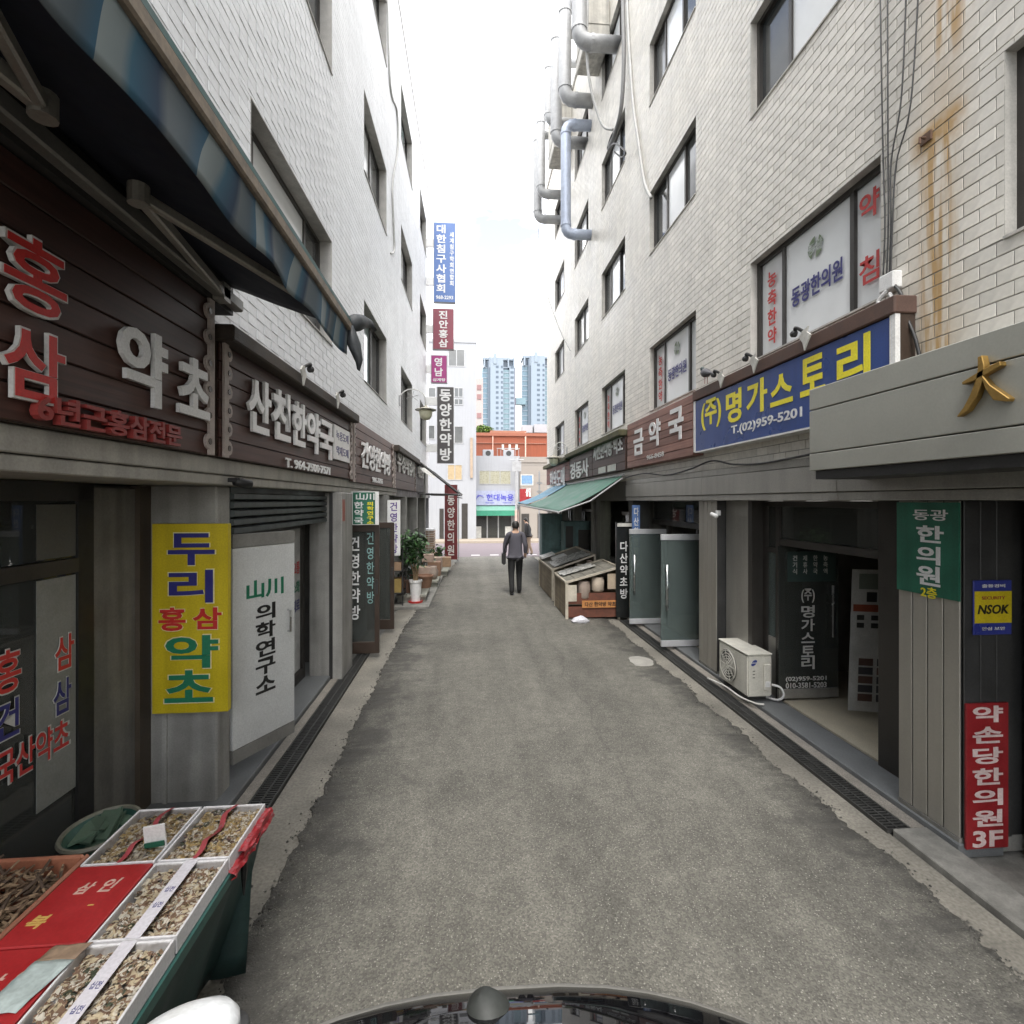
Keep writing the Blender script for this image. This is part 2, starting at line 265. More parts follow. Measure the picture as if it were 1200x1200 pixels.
# ------------------------------------------------------------------ mesh building
class MB:
    def __init__(s): s.v = []; s.f = []
    def quad(s, a, b, c, d):
        k = len(s.v); s.v += [a, b, c, d]; s.f.append((k, k + 1, k + 2, k + 3)); return s
    def box(s, x0, x1, y0, y1, z0, z1):
        if x0 > x1: x0, x1 = x1, x0
        if y0 > y1: y0, y1 = y1, y0
        if z0 > z1: z0, z1 = z1, z0
        k = len(s.v)
        s.v += [(x0, y0, z0), (x1, y0, z0), (x1, y1, z0), (x0, y1, z0), (x0, y0, z1), (x1, y0, z1), (x1, y1, z1), (x0, y1, z1)]
        s.f += [tuple(k + i for i in q) for q in ((3, 2, 1, 0), (4, 5, 6, 7), (0, 1, 5, 4), (1, 2, 6, 5), (2, 3, 7, 6), (3, 0, 4, 7))]
        return s
    def obox(s, c, ax, ay, az):
        """oriented box: centre and three half axes"""
        c = Vector(c); ax = Vector(ax); ay = Vector(ay); az = Vector(az); k = len(s.v)
        for sz in (-1, 1):
            for sx, sy in ((-1, -1), (1, -1), (1, 1), (-1, 1)): s.v.append(tuple(c + ax * sx + ay * sy + az * sz))
        fl = ax.cross(ay).dot(az) < 0
        for q in ((3, 2, 1, 0), (4, 5, 6, 7), (0, 1, 5, 4), (1, 2, 6, 5), (2, 3, 7, 6), (3, 0, 4, 7)):
            q = tuple(k + i for i in q); s.f.append(q[::-1] if fl else q)
        return s
    def bar(s, a, b, w, h, up=(0, 0, 1)):
        a = Vector(a); b = Vector(b); d = (b - a); up = Vector(up)
        sd = d.cross(up)
        if sd.length < 1e-6: sd = d.cross(Vector((1, 0, 0)))
        sd.normalize(); uu = sd.cross(d).normalized()
        return s.obox((a + b) / 2, d / 2, sd * w / 2, uu * h / 2)
    def tube(s, pts, r, n=8, cap=True):
        pts = [Vector(p) for p in pts]; k0 = len(s.v); N = len(pts)
        rr = r if isinstance(r, (list, tuple)) else [r] * N
        ref = None
        for i, p in enumerate(pts):
            t = (pts[min(i + 1, N - 1)] - pts[max(i - 1, 0)]).normalized()
            if ref is None:
                ref = t.cross(Vector((0, 0, 1)))
                if ref.length < .1: ref = t.cross(Vector((1, 0, 0)))
            ref = (ref - t * ref.dot(t)).normalized(); q = t.cross(ref)
            for j in range(n):
                a = 2 * math.pi * j / n; s.v.append(tuple(p + (ref * math.cos(a) + q * math.sin(a)) * rr[i]))
        for i in range(N - 1):
            for j in range(n):
                a = k0 + i * n + j; b = k0 + i * n + (j + 1) % n; s.f.append((a, a + n, b + n, b))
        if cap:
            s.f.append(tuple(k0 + j for j in range(n))); s.f.append(tuple(k0 + (N - 1) * n + j for j in reversed(range(n))))
        return s
    def lathe(s, prof, c, n=20, ax=(0, 0, 1), sx=1, sy=1):
        c = Vector(c); az = Vector(ax).normalized(); a1 = az.orthogonal().normalized() if abs(az.z) < .99 else Vector((1, 0, 0)); a2 = az.cross(a1); k0 = len(s.v)
        for r, h in prof:
            for j in range(n):
                t = 2 * math.pi * j / n; s.v.append(tuple(c + az * h + a1 * (r * sx * math.cos(t)) + a2 * (r * sy * math.sin(t))))
        for i in range(len(prof) - 1):
            for j in range(n):
                a = k0 + i * n + j; b = k0 + i * n + (j + 1) % n; s.f.append((a, b, b + n, a + n))
        if prof[0][0] > 1e-5: s.f.append(tuple(k0 + j for j in reversed(range(n))))
        if prof[-1][0] > 1e-5: s.f.append(tuple(k0 + (len(prof) - 1) * n + j for j in range(n)))
        return s
    def prism(s, poly, o, right, up, depth):
        """2-D outline extruded along right x up"""
        o = Vector(o); R_ = Vector(right); U = Vector(up); Nn = R_.cross(U).normalized(); k = len(s.v); n = len(poly)
        for d in (0, depth):
            for x, y in poly: s.v.append(tuple(o + R_ * x + U * y + Nn * d))
        s.f.append(tuple(k + n + i for i in range(n))); s.f.append(tuple(k + i for i in reversed(range(n))))
        for i in range(n):
            j = (i + 1) % n; s.f.append((k + i, k + j, k + n + j, k + n + i))
        return s
    def build(s, name, mat, parent=None, left=False, bevel=0, smooth=False, seg=1, **tagk):
        v = [(x + shx(y), y, z) for x, y, z in s.v] if left else s.v
        me = bpy.data.meshes.new(name); me.from_pydata(v, [], s.f)
        if bevel:
            bm = bmesh.new(); bm.from_mesh(me); bmesh.ops.remove_doubles(bm, verts=bm.verts, dist=1e-6)
            ed = [e for e in bm.edges if len(e.link_faces) == 2 and e.calc_face_angle(0) > .5]
            bmesh.ops.bevel(bm, geom=ed, offset=bevel, segments=seg, affect='EDGES', clamp_overlap=True); bm.to_mesh(me); bm.free()
        me.materials.append(mat)
        if smooth: me.polygons.foreach_set('use_smooth', [True] * len(me.polygons))
        me.update()
        return link(name, me, parent, **tagk)
def link(name, me, parent=None, label=None, cat=None, group=None, kind=None):
    o = bpy.data.objects.new(name, me); C.objects.link(o)
    if parent is not None:
        o.parent = parent; o.matrix_parent_inverse = world_of(parent).inverted()
    if label: o['label'] = label
    if cat: o['category'] = cat
    if group: o['group'] = group
    if kind: o['kind'] = kind
    return o
def world_of(o):
    return (world_of(o.parent) @ o.matrix_parent_inverse if o.parent is not None else Matrix()) @ o.matrix_basis
def thing(name, label, cat, loc=(0, 0, 0), group=None):
    o = bpy.data.objects.new(name, None); C.objects.link(o); o.location = loc; o.empty_display_size = .2
    o['label'] = label; o['category'] = cat
    if group: o['group'] = group
    return o
def B(x0, x1, y0, y1, z0, z1): return MB().box(x0, x1, y0, y1, z0, z1)

_RL = Vector((0, 1, 0)); _RR = Vector((0, -1, 0)); _RC = Vector((1, 0, 0)); _UP = Vector((0, 0, 1))
def text_mb(s, c, right, up, w, h, depth=.004, bold=.01, vertical=False, shear=0, mb=None):
    cu = bpy.data.curves.new('t', 'FONT'); cu.body = '\n'.join(s) if vertical else s
    cu.align_x = 'CENTER'; cu.offset = min(bold, .03) * .9; cu.extrude = .5; cu.resolution_u = 3; cu.space_line = 1.12; cu.shear = shear
    o = bpy.data.objects.new('t', cu); C.objects.link(o)
    me = bpy.data.meshes.new_from_object(o); P = [v.co.copy() for v in me.vertices]; F = [tuple(p.vertices) for p in me.polygons]
    bpy.data.objects.remove(o); bpy.data.curves.remove(cu); bpy.data.meshes.remove(me)
    x0 = min(p.x for p in P); x1 = max(p.x for p in P); y0 = min(p.y for p in P); y1 = max(p.y for p in P)
    c = Vector(c); right = Vector(right).normalized(); up = Vector(up).normalized(); nn = right.cross(up)
    mb = mb or MB(); k = len(mb.v)
    for p in P: mb.v.append(tuple(c + right * (((p.x - x0) / (x1 - x0) - .5) * w) + up * (((p.y - y0) / (y1 - y0) - .5) * h) + nn * ((p.z + .5) * depth)))
    mb.f += [tuple(k + i for i in f) for f in F]
    return mb
def text(name, s, mat, parent, c, right, up, w, h, depth=.004, bold=.01, vertical=False, left=False, shear=0, **kw):
    return text_mb(s, c, right, up, w, h, depth, bold, vertical, shear).build(name, mat, parent, left=left, **kw)
# ================================================================== THE SETTING
# ground: one sheet, level through the alley, falling gently to the street behind it
g = MB()
ys = [-1500, -40, -12, 0, 10, 19.8, 24, 30, 38, 60, 400, 3000]
def gz(y): return 0 if y < 20 else (-.95 if y > 42 else -.95 * (y - 20) / 22)
for i in range(len(ys) - 1):
    for x0, x1 in ((-1500, -40), (-40, 40), (40, 1500)):
        g.quad((x0, ys[i], gz(ys[i]) - .03), (x1, ys[i], gz(ys[i]) - .03), (x1, ys[i + 1], gz(ys[i + 1]) - .03), (x0, ys[i + 1], gz(ys[i + 1]) - .03))
g.build('ground', CONC2, kind='structure')
# asphalt carriageway with broken edges lying over the concrete gutters
def edgeL(y):
    b = -1.03 if y < 9 else (-1.03 + (y - 9) * .072 if y < 19 else -.31)
    return b - .06 + .05 * noise.noise((y * 2.1, 3, 0)) + .04 * noise.noise((y * 7, 9, 0)) + .035 * noise.noise((y * 19, 1, 0)) + .02 * noise.noise((y * 43, 1, 0))
def edgeR(y):
    return 2.56 + .06 * noise.noise((y * 1.6, 30, 0)) + .05 * noise.noise((y * 6, 19, 0)) + .04 * noise.noise((y * 17, 11, 0)) + .022 * noise.noise((y * 41, 11, 0))
a = MB(); n = 1300; prev = None
for i in range(n + 1):
    y = -12 + i * (20.0 + 12) / n; cur = len(a.v); xl, xr = edgeL(y), edgeR(y)
    row = [(xl - .004, .002), (xl, .016)] + [(xl + (xr - xl) * t, .018 + .02 * math.sin(t * math.pi)) for t in (.1, .3, .5, .7, .9)] + [(xr, .016), (xr + .004, .002)]
    a.v += [(x, y, z) for x, z in row]
    if prev is not None:
        for j in range(8): a.f.append((prev + j, prev + j + 1, cur + j + 1, cur + j))
    prev = cur
a.build('alley_road', ASPH, smooth=True, kind='structure')
gv = MB()
for i in range(2200):
    y = .5 + 15 * random.random() ** 1.6; rt_ = random.random() < .5; x = (edgeR(y) + random.gauss(.0, .03)) if rt_ else (edgeL(y) + random.gauss(0, .04)); s_ = random.uniform(.003, .011); zz = .004 if (x > edgeR(y) or x < edgeL(y)) else .018
    k = len(gv.v); a_ = random.random() * 6.28; c, s2 = math.cos(a_) * s_, math.sin(a_) * s_
    gv.v += [(x + c, y + s2, zz), (x - s2, y + c, zz), (x - c, y - s2, zz), (x + s2 * .8, y - c, zz), (x + c * .2, y + s2 * .2, zz + s_ * .9)]; gv.f += [(k, k + 1, k + 4), (k + 1, k + 2, k + 4), (k + 2, k + 3, k + 4), (k + 3, k, k + 4)]
gv.build('loose_grit', M('asphalt grit', (.10, .096, .085), .9, isl=.7), kind='stuff')
gut = MB()
for x0, x1 in ((-1.40, -.2), (2.3, 2.78)): gut.quad((x0, -12, 0), (x1, -12, 0), (x1, 20, 0), (x0, 20, 0))
gut.build('gutter_pavement', CONC, kind='structure')
# concrete repair smear by the right gutter
sm = MB(); pts = []
cx, cy = onZ(752, 777)
for i in range(18):
    t = 2 * math.pi * i / 18; r = 1 + .35 * noise.noise((math.cos(t) * 2, math.sin(t) * 2, 5)); pts.append((.16 * r * math.cos(t), .22 * r * math.sin(t)))
sm.prism(pts, (cx, cy, .02), (1, 0, 0), (0, 1, 0), .006); sm.build('mortar_smear', M('mortar', (.32, .31, .28), .85), kind='structure')
# stone strips beside the drains and raised thresholds
MB().box(-1.66, -1.575, -10, 7.2, -.02, .035).build('kerb_stone', GRAN, kind='structure', bevel=.006)
MB().box(2.935, 3.03, 3.15, 9.3, -.02, .035).build('kerb_stone', GRAN, kind='structure', bevel=.006)
MB().box(2.79, 3.03, -2, 3.147, -.02, .04).build('kerb_stone', CONC2, kind='structure', bevel=.006)
MB().box(-2.4, -1.665, -10, 10.5, -.02, .075).build('threshold_paving', SLATE, kind='structure', bevel=.008)
MB().box(3.035, 3.34, 2.92, 9.6, -.02, .07).build('threshold_paving', SLATE, kind='structure', bevel=.008)
MB().box(2.9, 3.6, 9.6, 19.3, -.02, .05).build('threshold_paving', CONC2, kind='structure', bevel=.008)
MB().box(-2.4, -.9, 10.5, 19.5, -.02, .06).build('threshold_paving', CONC2, left=True, kind='structure', bevel=.008)
# drain grates, one section each
GRB = M('cast grate', (.075, .075, .072), .55, metal=.5, var=.25)
def grate_mesh(w, ln):
    m = MB()
    for x0, x1 in ((0, .012), (w / 2 - .007, w / 2 + .007), (w - .012, w)): m.box(x0, x1, 0, ln, -.03, 0)
    k = int(ln / .03)
    for i in range(k + 1): m.box(.012, w / 2 - .007, i * (ln - .012) / k, i * (ln - .012) / k + .012, -.026, -.002); m.box(w / 2 + .007, w - .012, i * (ln - .012) / k, i * (ln - .012) / k + .012, -.026, -.002)
    me = bpy.data.meshes.new('drain_grate'); me.from_pydata(m.v, [], m.f); me.materials.append(GRB); return me
gm = grate_mesh(.165, .985)
for side, x, y0, k in (('left', -1.572, -.4, 8), ('right', 2.766, 3.16, 6)):
    MB().box(x - .002, x + .168, y0 - .02, y0 + k + .02, -.028, -.027).build('drain_channel', BLACK, kind='structure')
    for i in range(k):
        o = link('drain_grate', gm, None, f'black slotted drain grate section along the {"shops under the white" if side == "left" else "steel fronted shops under the cream"} tiled building', 'drain grate', f'drain grates on the {side} side')
        o.location = (x, y0 + i, .028)
# street behind the alley: carriageway, white dashes, kerb and pavement
ROADP = M('mauve street surface', (.145, .118, .13), .85, var=.12, vs=1, fine=.12)
PAVEB = M('beige pavement', (.26, .22, .175), .8, var=.12)
st = MB(); st.quad((-30, 20.4, gz(20.4) - .005), (40, 20.4, gz(20.4) - .005), (40, 34, gz(34) - .005), (-30, 34, gz(34) - .005)); st.build('street', ROADP, kind='structure')
for u in (557, 580, 627):
    x, y = onZ(u, 653, gz(21.4)); MB().quad((x - .16, 21.2, gz(21.2) + .001), (x + .2, 21.2, gz(21.2) + .001), (x + .2, 21.55, gz(21.55) + .001), (x - .16, 21.55, gz(21.55) + .001)).build('road_marking', WHITE, kind='structure')
pv = MB(); pv.v += [(-30, 34, gz(34) - .1), (40, 34, gz(34) - .1), (40, 34.05, gz(34) + .13), (-30, 34.05, gz(34) + .13), (40, 42.2, gz(42) + .1), (-30, 42.2, gz(42) + .1)]; pv.f += [(0, 1, 2, 3), (3, 2, 4, 5)]
pv.build('far_pavement', PAVEB, kind='structure')

# ================================================================== TILED BUILDINGS
TP, TC, TLEN, TH = .197, .085, .189, .077
def tile_size(left):
    global TP, TC, TLEN, TH
    TP, TC, TLEN, TH = (.305, .085, .3015, .078) if left else (.197, .085, .189, .077)
def grid_wall(mb, X, ybr, zbr, opens):
    for i in range(len(ybr) - 1):
        for j in range(len(zbr) - 1):
            ym = (ybr[i] + ybr[i + 1]) / 2; zm = (zbr[j] + zbr[j + 1]) / 2
            if any(o[0] < ym < o[1] and o[2] < zm < o[3] for o in opens): continue
            mb.quad((X, ybr[i], zbr[j]), (X, ybr[i + 1], zbr[j]), (X, ybr[i + 1], zbr[j + 1]), (X, ybr[i], zbr[j + 1]))
def sub_rect(r, o):
    a, b, c, d = r; e, f, g_, h = o
    if b <= e or a >= f or d <= g_ or c >= h: return [r]
    out = []
    if c < g_: out.append((a, b, c, g_ - .004))
    if d > h: out.append((a, b, h + .004, d))
    c2, d2 = max(c, g_), min(d, h)
    if a < e: out.append((a, e - .004, c2, d2))
    if b > f: out.append((f + .004, b, c2, d2))
    return [q for q in out if q[1] - q[0] > .015 and q[3] - q[2] > .01]
def tile_rects(y0, y1, z0, z1, opens):
    out = []; k = 0; z = z0
    while z < z1 - .02:
        y = y0 - (TP / 2 if k % 2 else 0)
        while y < y1:
            a = max(y, y0); b = min(y + TLEN, y1)
            if b - a > .02:
                rs = [(a, b, z, min(z + TH, z1))]
                for o in opens:
                    if o[1] < a or o[0] > b: continue
                    rs = [q for r in rs for q in sub_rect(r, o)]
                out += rs
            y += TP
        z += TC; k += 1
    return out
def tile_wall(wall, X, sg, rects, mat, left, zhide):
    th = .003 if left else .005
    scored = []
    for r in rects:
        if abs(r[1] - r[0] - TLEN) > 1e-6 or abs(r[3] - r[2] - TH) > 1e-6: continue
        yc = (r[0] + r[1]) / 2; zc = (r[2] + r[3]) / 2; xw = X + (shx(yc) if left else 0)
        p = to_px(xw, yc, zc)
        if p is None or not (4 < p[0] < 1196 and 4 < p[1] < 1196) or zhide(p[0], p[1], yc, zc): continue
        c = [to_px(X + (shx(y) if left else 0), y, z) for y, z in ((r[0], r[2]), (r[1], r[2]), (r[1], r[3]), (r[0], r[3]))]
        if any(q is None for q in c): continue
        area = abs(sum(c[i][0] * c[(i + 1) % 4][1] - c[(i + 1) % 4][0] * c[i][1] for i in range(4))) / 2
        scored.append((area, r))
    scored.sort(key=lambda q: -q[0]); single = set(q[1] for q in scored[:300])
    t = MB().box(-th if sg < 0 else -.002, .002 if sg < 0 else th, -TLEN / 2, TLEN / 2, -TH / 2, TH / 2)
    me = bpy.data.meshes.new('tile'); me.from_pydata(t.v, [], t.f)
    bm = bmesh.new(); bm.from_mesh(me); bmesh.ops.bevel(bm, geom=bm.edges[:], offset=.0018, segments=1, affect='EDGES'); bm.to_mesh(me); bm.free()
    me.materials.append(mat)
    big = MB()
    for r in rects:
        j = .0012 * (random.random() - .5)
        if r in single:
            o = bpy.data.objects.new('tile', me); C.objects.link(o); o.parent = wall
            yc = (r[0] + r[1]) / 2; o.location = (X + j + (shx(yc) if left else 0), yc, (r[2] + r[3]) / 2)
        else:
            xf = X + sg * th + j; k = len(big.v)
            big.v += [(xf, r[0], r[2]), (xf, r[1], r[2]), (xf, r[1], r[3]), (xf, r[0], r[3]), (X, r[0], r[2]), (X, r[1], r[2]), (X, r[1], r[3]), (X, r[0], r[3])]
            q = [(0, 1, 2, 3), (4, 5, 1, 0), (3, 2, 6, 7), (5, 6, 2, 1), (4, 0, 3, 7)]
            big.f += [tuple(k + i for i in (f if sg > 0 else f[::-1])) for f in q]
    big.build('tile_field', mat, wall, left=left, kind='stuff')
def window(bld, X, sg, y0, y1, z0, z1, dep, splits, mats, fm, rm, left=False, lab=None):
    """splits: fractions along y where mullions stand; mats: one pane material per bay"""
    xi = X - sg * dep; fw = .045; xo = X + sg * .004
    fr = MB()
    for a, b in ((y0, y0 + fw), (y1 - fw, y1)): fr.box(xi, xi + sg * .06, a, b, z0, z1)
    fr.box(xi, xi + sg * .06, y0 + fw, y1 - fw, z0, z0 + fw); fr.box(xi, xi + sg * .06, y0 + fw, y1 - fw, z1 - fw, z1)
    ed = [y0 + fw] + [y0 + (y1 - y0) * s for s in splits] + [y1 - fw]
    for s in ed[1:-1]: fr.box(xi + sg * .004, xi + sg * .055, s - .022, s + .022, z0 + fw, z1 - fw)
    w = fr.build('window', fm, bld, left=left)
    rv = MB(); t = .012
    rv.box(xi, xo, y0 - t, y0, z0 - t, z1 + t); rv.box(xi, xo, y1, y1 + t, z0 - t, z1 + t); rv.box(xi, xo, y0, y1, z1, z1 + t); rv.box(xi, xo + sg * .015, y0, y1, z0 - t, z0 + .004)
    rv.build('window_reveal', rm, w, left=left)
    for i in range(len(ed) - 1):
        off = .016 + .012 * (i % 2)
        B(xi + sg * off, xi + sg * (off + .006), ed[i], ed[i + 1], z0 + fw, z1 - fw).build('pane', mats[i % len(mats)], w, left=left)
    return w

# ---- right building (cream tiles)
XR = 3.05
RB = thing('tiled_shop_building', 'five storey cream tiled building over steel fronted shops, flue pipes on its wall', 'building', (XR, 8, 0))
rY = [(-3.6, -1.9), (.85, 2.66), (3.54, 5.29), (6.62, 8.37), (9.72, 11.45), (12.75, 14.4), (16.0, 17.7)]
rZ = [(3.70, 4.76), (6.32, 7.36), (8.82, 9.86), (11.32, 12.36)]
opens = [(a, b, c, d) for a, b in rY for c, d in rZ]
RTOP = 14.1
wb = MB()
yb = sorted(set([-4.6, 19.5] + [q for o in rY for q in o])); zb = sorted(set([2.585, RTOP] + [q for o in rZ for q in o]))
grid_wall(wb, XR, yb, zb, opens)
wb.v = list(wb.v); wb.f = [f[::-1] for f in wb.f]
wallR = wb.build('wall', GROUT_R, RB)
B(XR + .24, 12, -4.6, 19.494, 2.585, RTOP - .01).build('wall_core', INTD, RB)
MB().box(XR, 12, 19.495, 19.55, -.1, RTOP).build('end_wall', M('end render', (.60, .59, .56), .8, streak=.2), RB)
B(XR - .05, XR + .3, -4.6, 19.56, RTOP + .002, RTOP + .16).build('coping', M('pale coping', (.58, .57, .54), .7, streak=.25), RB, bevel=.01)
rects = tile_rects(-3, 19.5, 2.59, RTOP, opens)
def hideR(u, v, y, z): return (z < 3.62 and y > 3.2) or v > 470
tile_wall(wallR, XR, -1, rects, TILE_R, False, hideR)
for iz, (c, d) in enumerate(rZ):
    for iy, (a, b) in enumerate(rY):
        if iz == 0 and iy in (2, 3, 4, 5): sp, ms = [.22, .74], [PANEW, PANEW, PANEW]     # filmed clinic windows (near .. far measured from y0)
        elif iz == 0 and iy == 1: sp, ms = [.5], [PANEGR, PANED]
        else: sp, ms = random.choice([([.3, .68], [PANEGR, PANEW, PANED]), ([.5], [PANEW, PANEGR]), ([.34, .72], [PANED, PANEW, PANEGR]), ([.45], [PANEW, PANED])])
        window(RB, XR, -1, a, b, c, d, .13, sp, ms, DARKF, REVEAL)
# clinic lettering on the second floor window films
def film_text(y0, y1, full):
    xf = XR + .13 - .045; L_ = y1 - y0; z0, z1 = 3.745, 4.715
    ce = [y0 + .045, y0 + .22 * L_, y0 + .74 * L_, y1 - .045]; t = thing_film
    if full:
        w, l2 = ce[1] - ce[0], ce[3] - ce[2]
        text('window_lettering', '약', RED, t, (xf, (ce[0] + ce[1]) / 2, 4.52), _RR, _UP, .2, .22, .003, .02); text('window_lettering', '침', RED, t, (xf, (ce[0] + ce[1]) / 2, 4.02), _RR, _UP, .2, .22, .003, .012)
    text('window_lettering', '농축한약', RED, t, (xf, (ce[2] + ce[3]) / 2, 4.2), _RR, _UP, .15, .76, .003, .025, True)
    text('window_lettering', '동광한의원', NAVY, t, (xf, (ce[1] + ce[2]) / 2 - .0, 4.16), _RR, _UP, .68, .19, .003, .022)
    em = MB(); cy = (ce[1] + ce[2]) / 2
    for k in range(4):
        an = k * math.pi / 2 + .5
        pts = [(.10 * math.cos(an + q) * (1 if i else .3), .10 * math.sin(an + q) * (1 if i else .3)) for i, q in enumerate((0, -.45, -.2, .3, .5))]
        em.prism(pts, (xf, cy, 4.5), _RR, _UP, .002)
    em.build('clinic_emblem', M('olive print', (.17, .23, .13), .5), t)
    text('window_lettering', '동광', M('grey print', (.36, .40, .36), .5), t, (xf - .003, cy, 4.5), _RR, _UP, .2, .10, .002, .02)
for i, (a, b) in enumerate(rY[2:6]):
    thing_film = RB; film_text(a, b, i == 0)

# ---- left building (white tiles)
XL = -1.75
LB = thing('tiled_shop_building', 'four storey white tiled building over small herb shops with wooden name boards', 'building', (XL, 8, 0))
lY = [(-4.1, -1.9), (.1, 2.4), (4.3, 6.6), (8.45, 10.5), (12.5, 14.6), (16.6, 18.6)]
lZ = [(4.15, 5.45), (7.55, 8.85), (10.95, 12.25)]
opL = [(a, b, c, d) for a, b in lY for c, d in lZ]
LTOP = 13.75; LEND = 19.6
wb = MB(); yb = sorted(set([-4.6, LEND] + [q for o in lY for q in o])); zb = sorted(set([2.5, LTOP] + [q for o in lZ for q in o]))
grid_wall(wb, XL, yb, zb, opL)
wallL = wb.build('wall', GROUT_L, LB, left=True)
B(-11, XL - .26, -4.6, LEND - .006, 2.5, LTOP - .01).build('wall_core', INTD, LB, left=True)
MB().box(-11, XL, LEND - .005, LEND + .05, -.1, LTOP).build('end_wall', WALLW, LB, left=True)
B(XL - .3, XL + .03, -4.6, LEND + .06, LTOP + .002, LTOP + .13).build('coping', WHITE, LB, left=True, bevel=.01)
tile_size(True)
def hideL(u, v, y, z):
    if u < 405 and v > (u - 50) * 1.2 - 20 and v < 560 and y < 3.7: return True
    return z < 3.42 or v > 470
tile_wall(wallL, XL, 1, tile_rects(-2, LEND, 2.52, LTOP, opL), TILE_L, True, hideL)
for iz, (c, d) in enumerate(lZ):
    for iy, (a, b) in enumerate(lY):
        sp, ms = random.choice([([.2, .78], [PANED, PANEG, PANEGR]), ([.58], [PANEW, PANEGR]), ([.25, .72], [PANEGR, PANEW, PANED])])
        if iz == 0 and iy == 2: sp, ms = [.16, .76], [PANED, PANEW, PANEGR]
        if iz == 0 and iy == 3: sp, ms = [.62], [PANEG, PANED]
        window(LB, XL, 1, a, b, c, d, .2, sp, ms, DARKF, REVEAL_L, True)

# ================================================================== RIGHT GROUND FLOOR (parts of the building)
# steel lintel band: stacked lengths with joints
for a, b in ((-4, 1.2), (1.204, 3.9), (3.904, 6.3), (6.304, 9.45)):
    m = MB(); m.box(2.985, 3.2, a, b, 2.205, 2.27); m.box(2.975, 3.2, a, b, 2.276, 2.50); m.box(2.985, 3.2, a, b, 2.506, 2.58)
    m.build('steel_lintel', STEELD, RB, bevel=.004)
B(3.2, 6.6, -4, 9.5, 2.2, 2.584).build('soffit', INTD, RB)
def clad_pier(y0, y1, npan, x0=XR):
    B(x0 + .012, x0 + .45, y0 + .01, y1 - .01, 0, 2.2).build('pier', GUNM, RB)
    w = (y1 - y0) / npan
    for i in range(npan): B(x0, x0 + .012, y0 + i * w + .004, y0 + (i + 1) * w - .004, .1, 2.2).build('steel_panel', STEEL, RB, bevel=.003)
    B(x0 - .004, x0 + .46, y0 + .004, y1 - .004, .0, .098).build('pier_plinth', CONC2, RB)
clad_pier(2.93, 3.39, 4); clad_pier(6.06, 6.54, 4)
# near pier's camera-side face is dark sheet metal in three leaves
for i in range(3): B(3.065 + i * .11, 3.065 + i * .11 + .106, 2.918, 2.93, .1, 2.2).build('side_panel', GUNM, RB, bevel=.003)
# bay with the open glass door
XG = 3.3
B(XG, XG + .06, 3.66, 3.86, .07, 2.2).build('door_post', DARKF, RB)
B(3.5, 3.62, 3.395, 3.655, .07, 2.2).build('return_wall', GUNM, RB)
B(XG, XG + .055, 3.864, 5.17, 1.73, 1.80).build('transom', DARKF, RB)
B(XG, XG + .055, 3.864, 5.45, 2.14, 2.198).build('door_head', DARKF, RB)
for a, b in ((5.174, 5.235), (5.40, 5.47)): B(XG - .004, XG + .06, a, b, .07, 2.139).build('door_post', DARKF, RB)
B(XG, XG + .05, 5.24, 5.396, 1.64, 1.69).build('transom', DARKF, RB)
B(XG + .02, XG + .03, 3.87, 5.17, 1.804, 2.138).build('transom_pane', GLSD, RB)
B(XG + .02, XG + .03, 5.238, 5.398, 1.694, 2.138).build('transom_pane', GLSD, RB)
B(XG + .02, XG + .03, 5.238, 5.398, .72, 1.638).build('side_pane', FROST, RB)
B(XG + .015, XG + .035, 5.238, 5.398, .08, .716).build('side_panel', STEELD, RB)
B(3.17, 3.2, 5.56, 6.055, .07, 2.2).build('side_panel', STEELD, RB, bevel=.004)
B(3.17, 3.36, 5.475, 5.555, .07, 2.2).build('door_post', DARKF, RB)
# door leaf swung inwards
dl = MB(); (xa, _), (xb, _) = onY(909, 800, 5.22), onY(988, 800, 5.1)
leaf = B(xa, xb, 5.16, 5.20, .1, .2).build('door', STEELD, RB, bevel=.004)
B(xa, xb, 5.172, 5.184, .2, 1.72).build('door_glass', GLSD, leaf)
text('door_lettering', '(주)명가스토리', OFFW, leaf, ((xa + xb) / 2 - .06, 5.170, 1.05), _RC, _UP, .13, .93, .003, .015, True) if False else None
for s_, zz, hh in (('(주)', 1.19, .15), ('명', 1.02, .13), ('가', .876, .13), ('스', .74, .11), ('토', .595, .12), ('리', .47, .13)):
    text('door_lettering', s_, LETWD, leaf, (xa + .33, 5.170, zz), _RC, _UP, .15, hh, .003, .02)
text('door_lettering', '(02)959-5201', LETWD, leaf, (xa + .31, 5.170, .30), _RC, _UP, .46, .058, .003, .02)
text('door_lettering', '010-3581-5203', LETWD, leaf, (xa + .31, 5.170, .235), _RC, _UP, .46, .058, .003, .02)
B(xa + .1, xb - .03, 5.166, 5.171, 1.34, 1.66).build('notice', M('dark print', (.045, .07, .065), .4), leaf)
for i, s_ in enumerate(('건기식', '제휴사', '한약국', '농축액')): text('door_lettering', s_, LETWD, leaf, (xa + .18 + i * .115, 5.165, 1.52), _RC, _UP, .05, .2, .002, .015, True)
MB().tube([(xb - .09, 5.13, .75), (xb - .09, 5.13, 1.3)], .011).build('door_handle', CHROME, leaf)
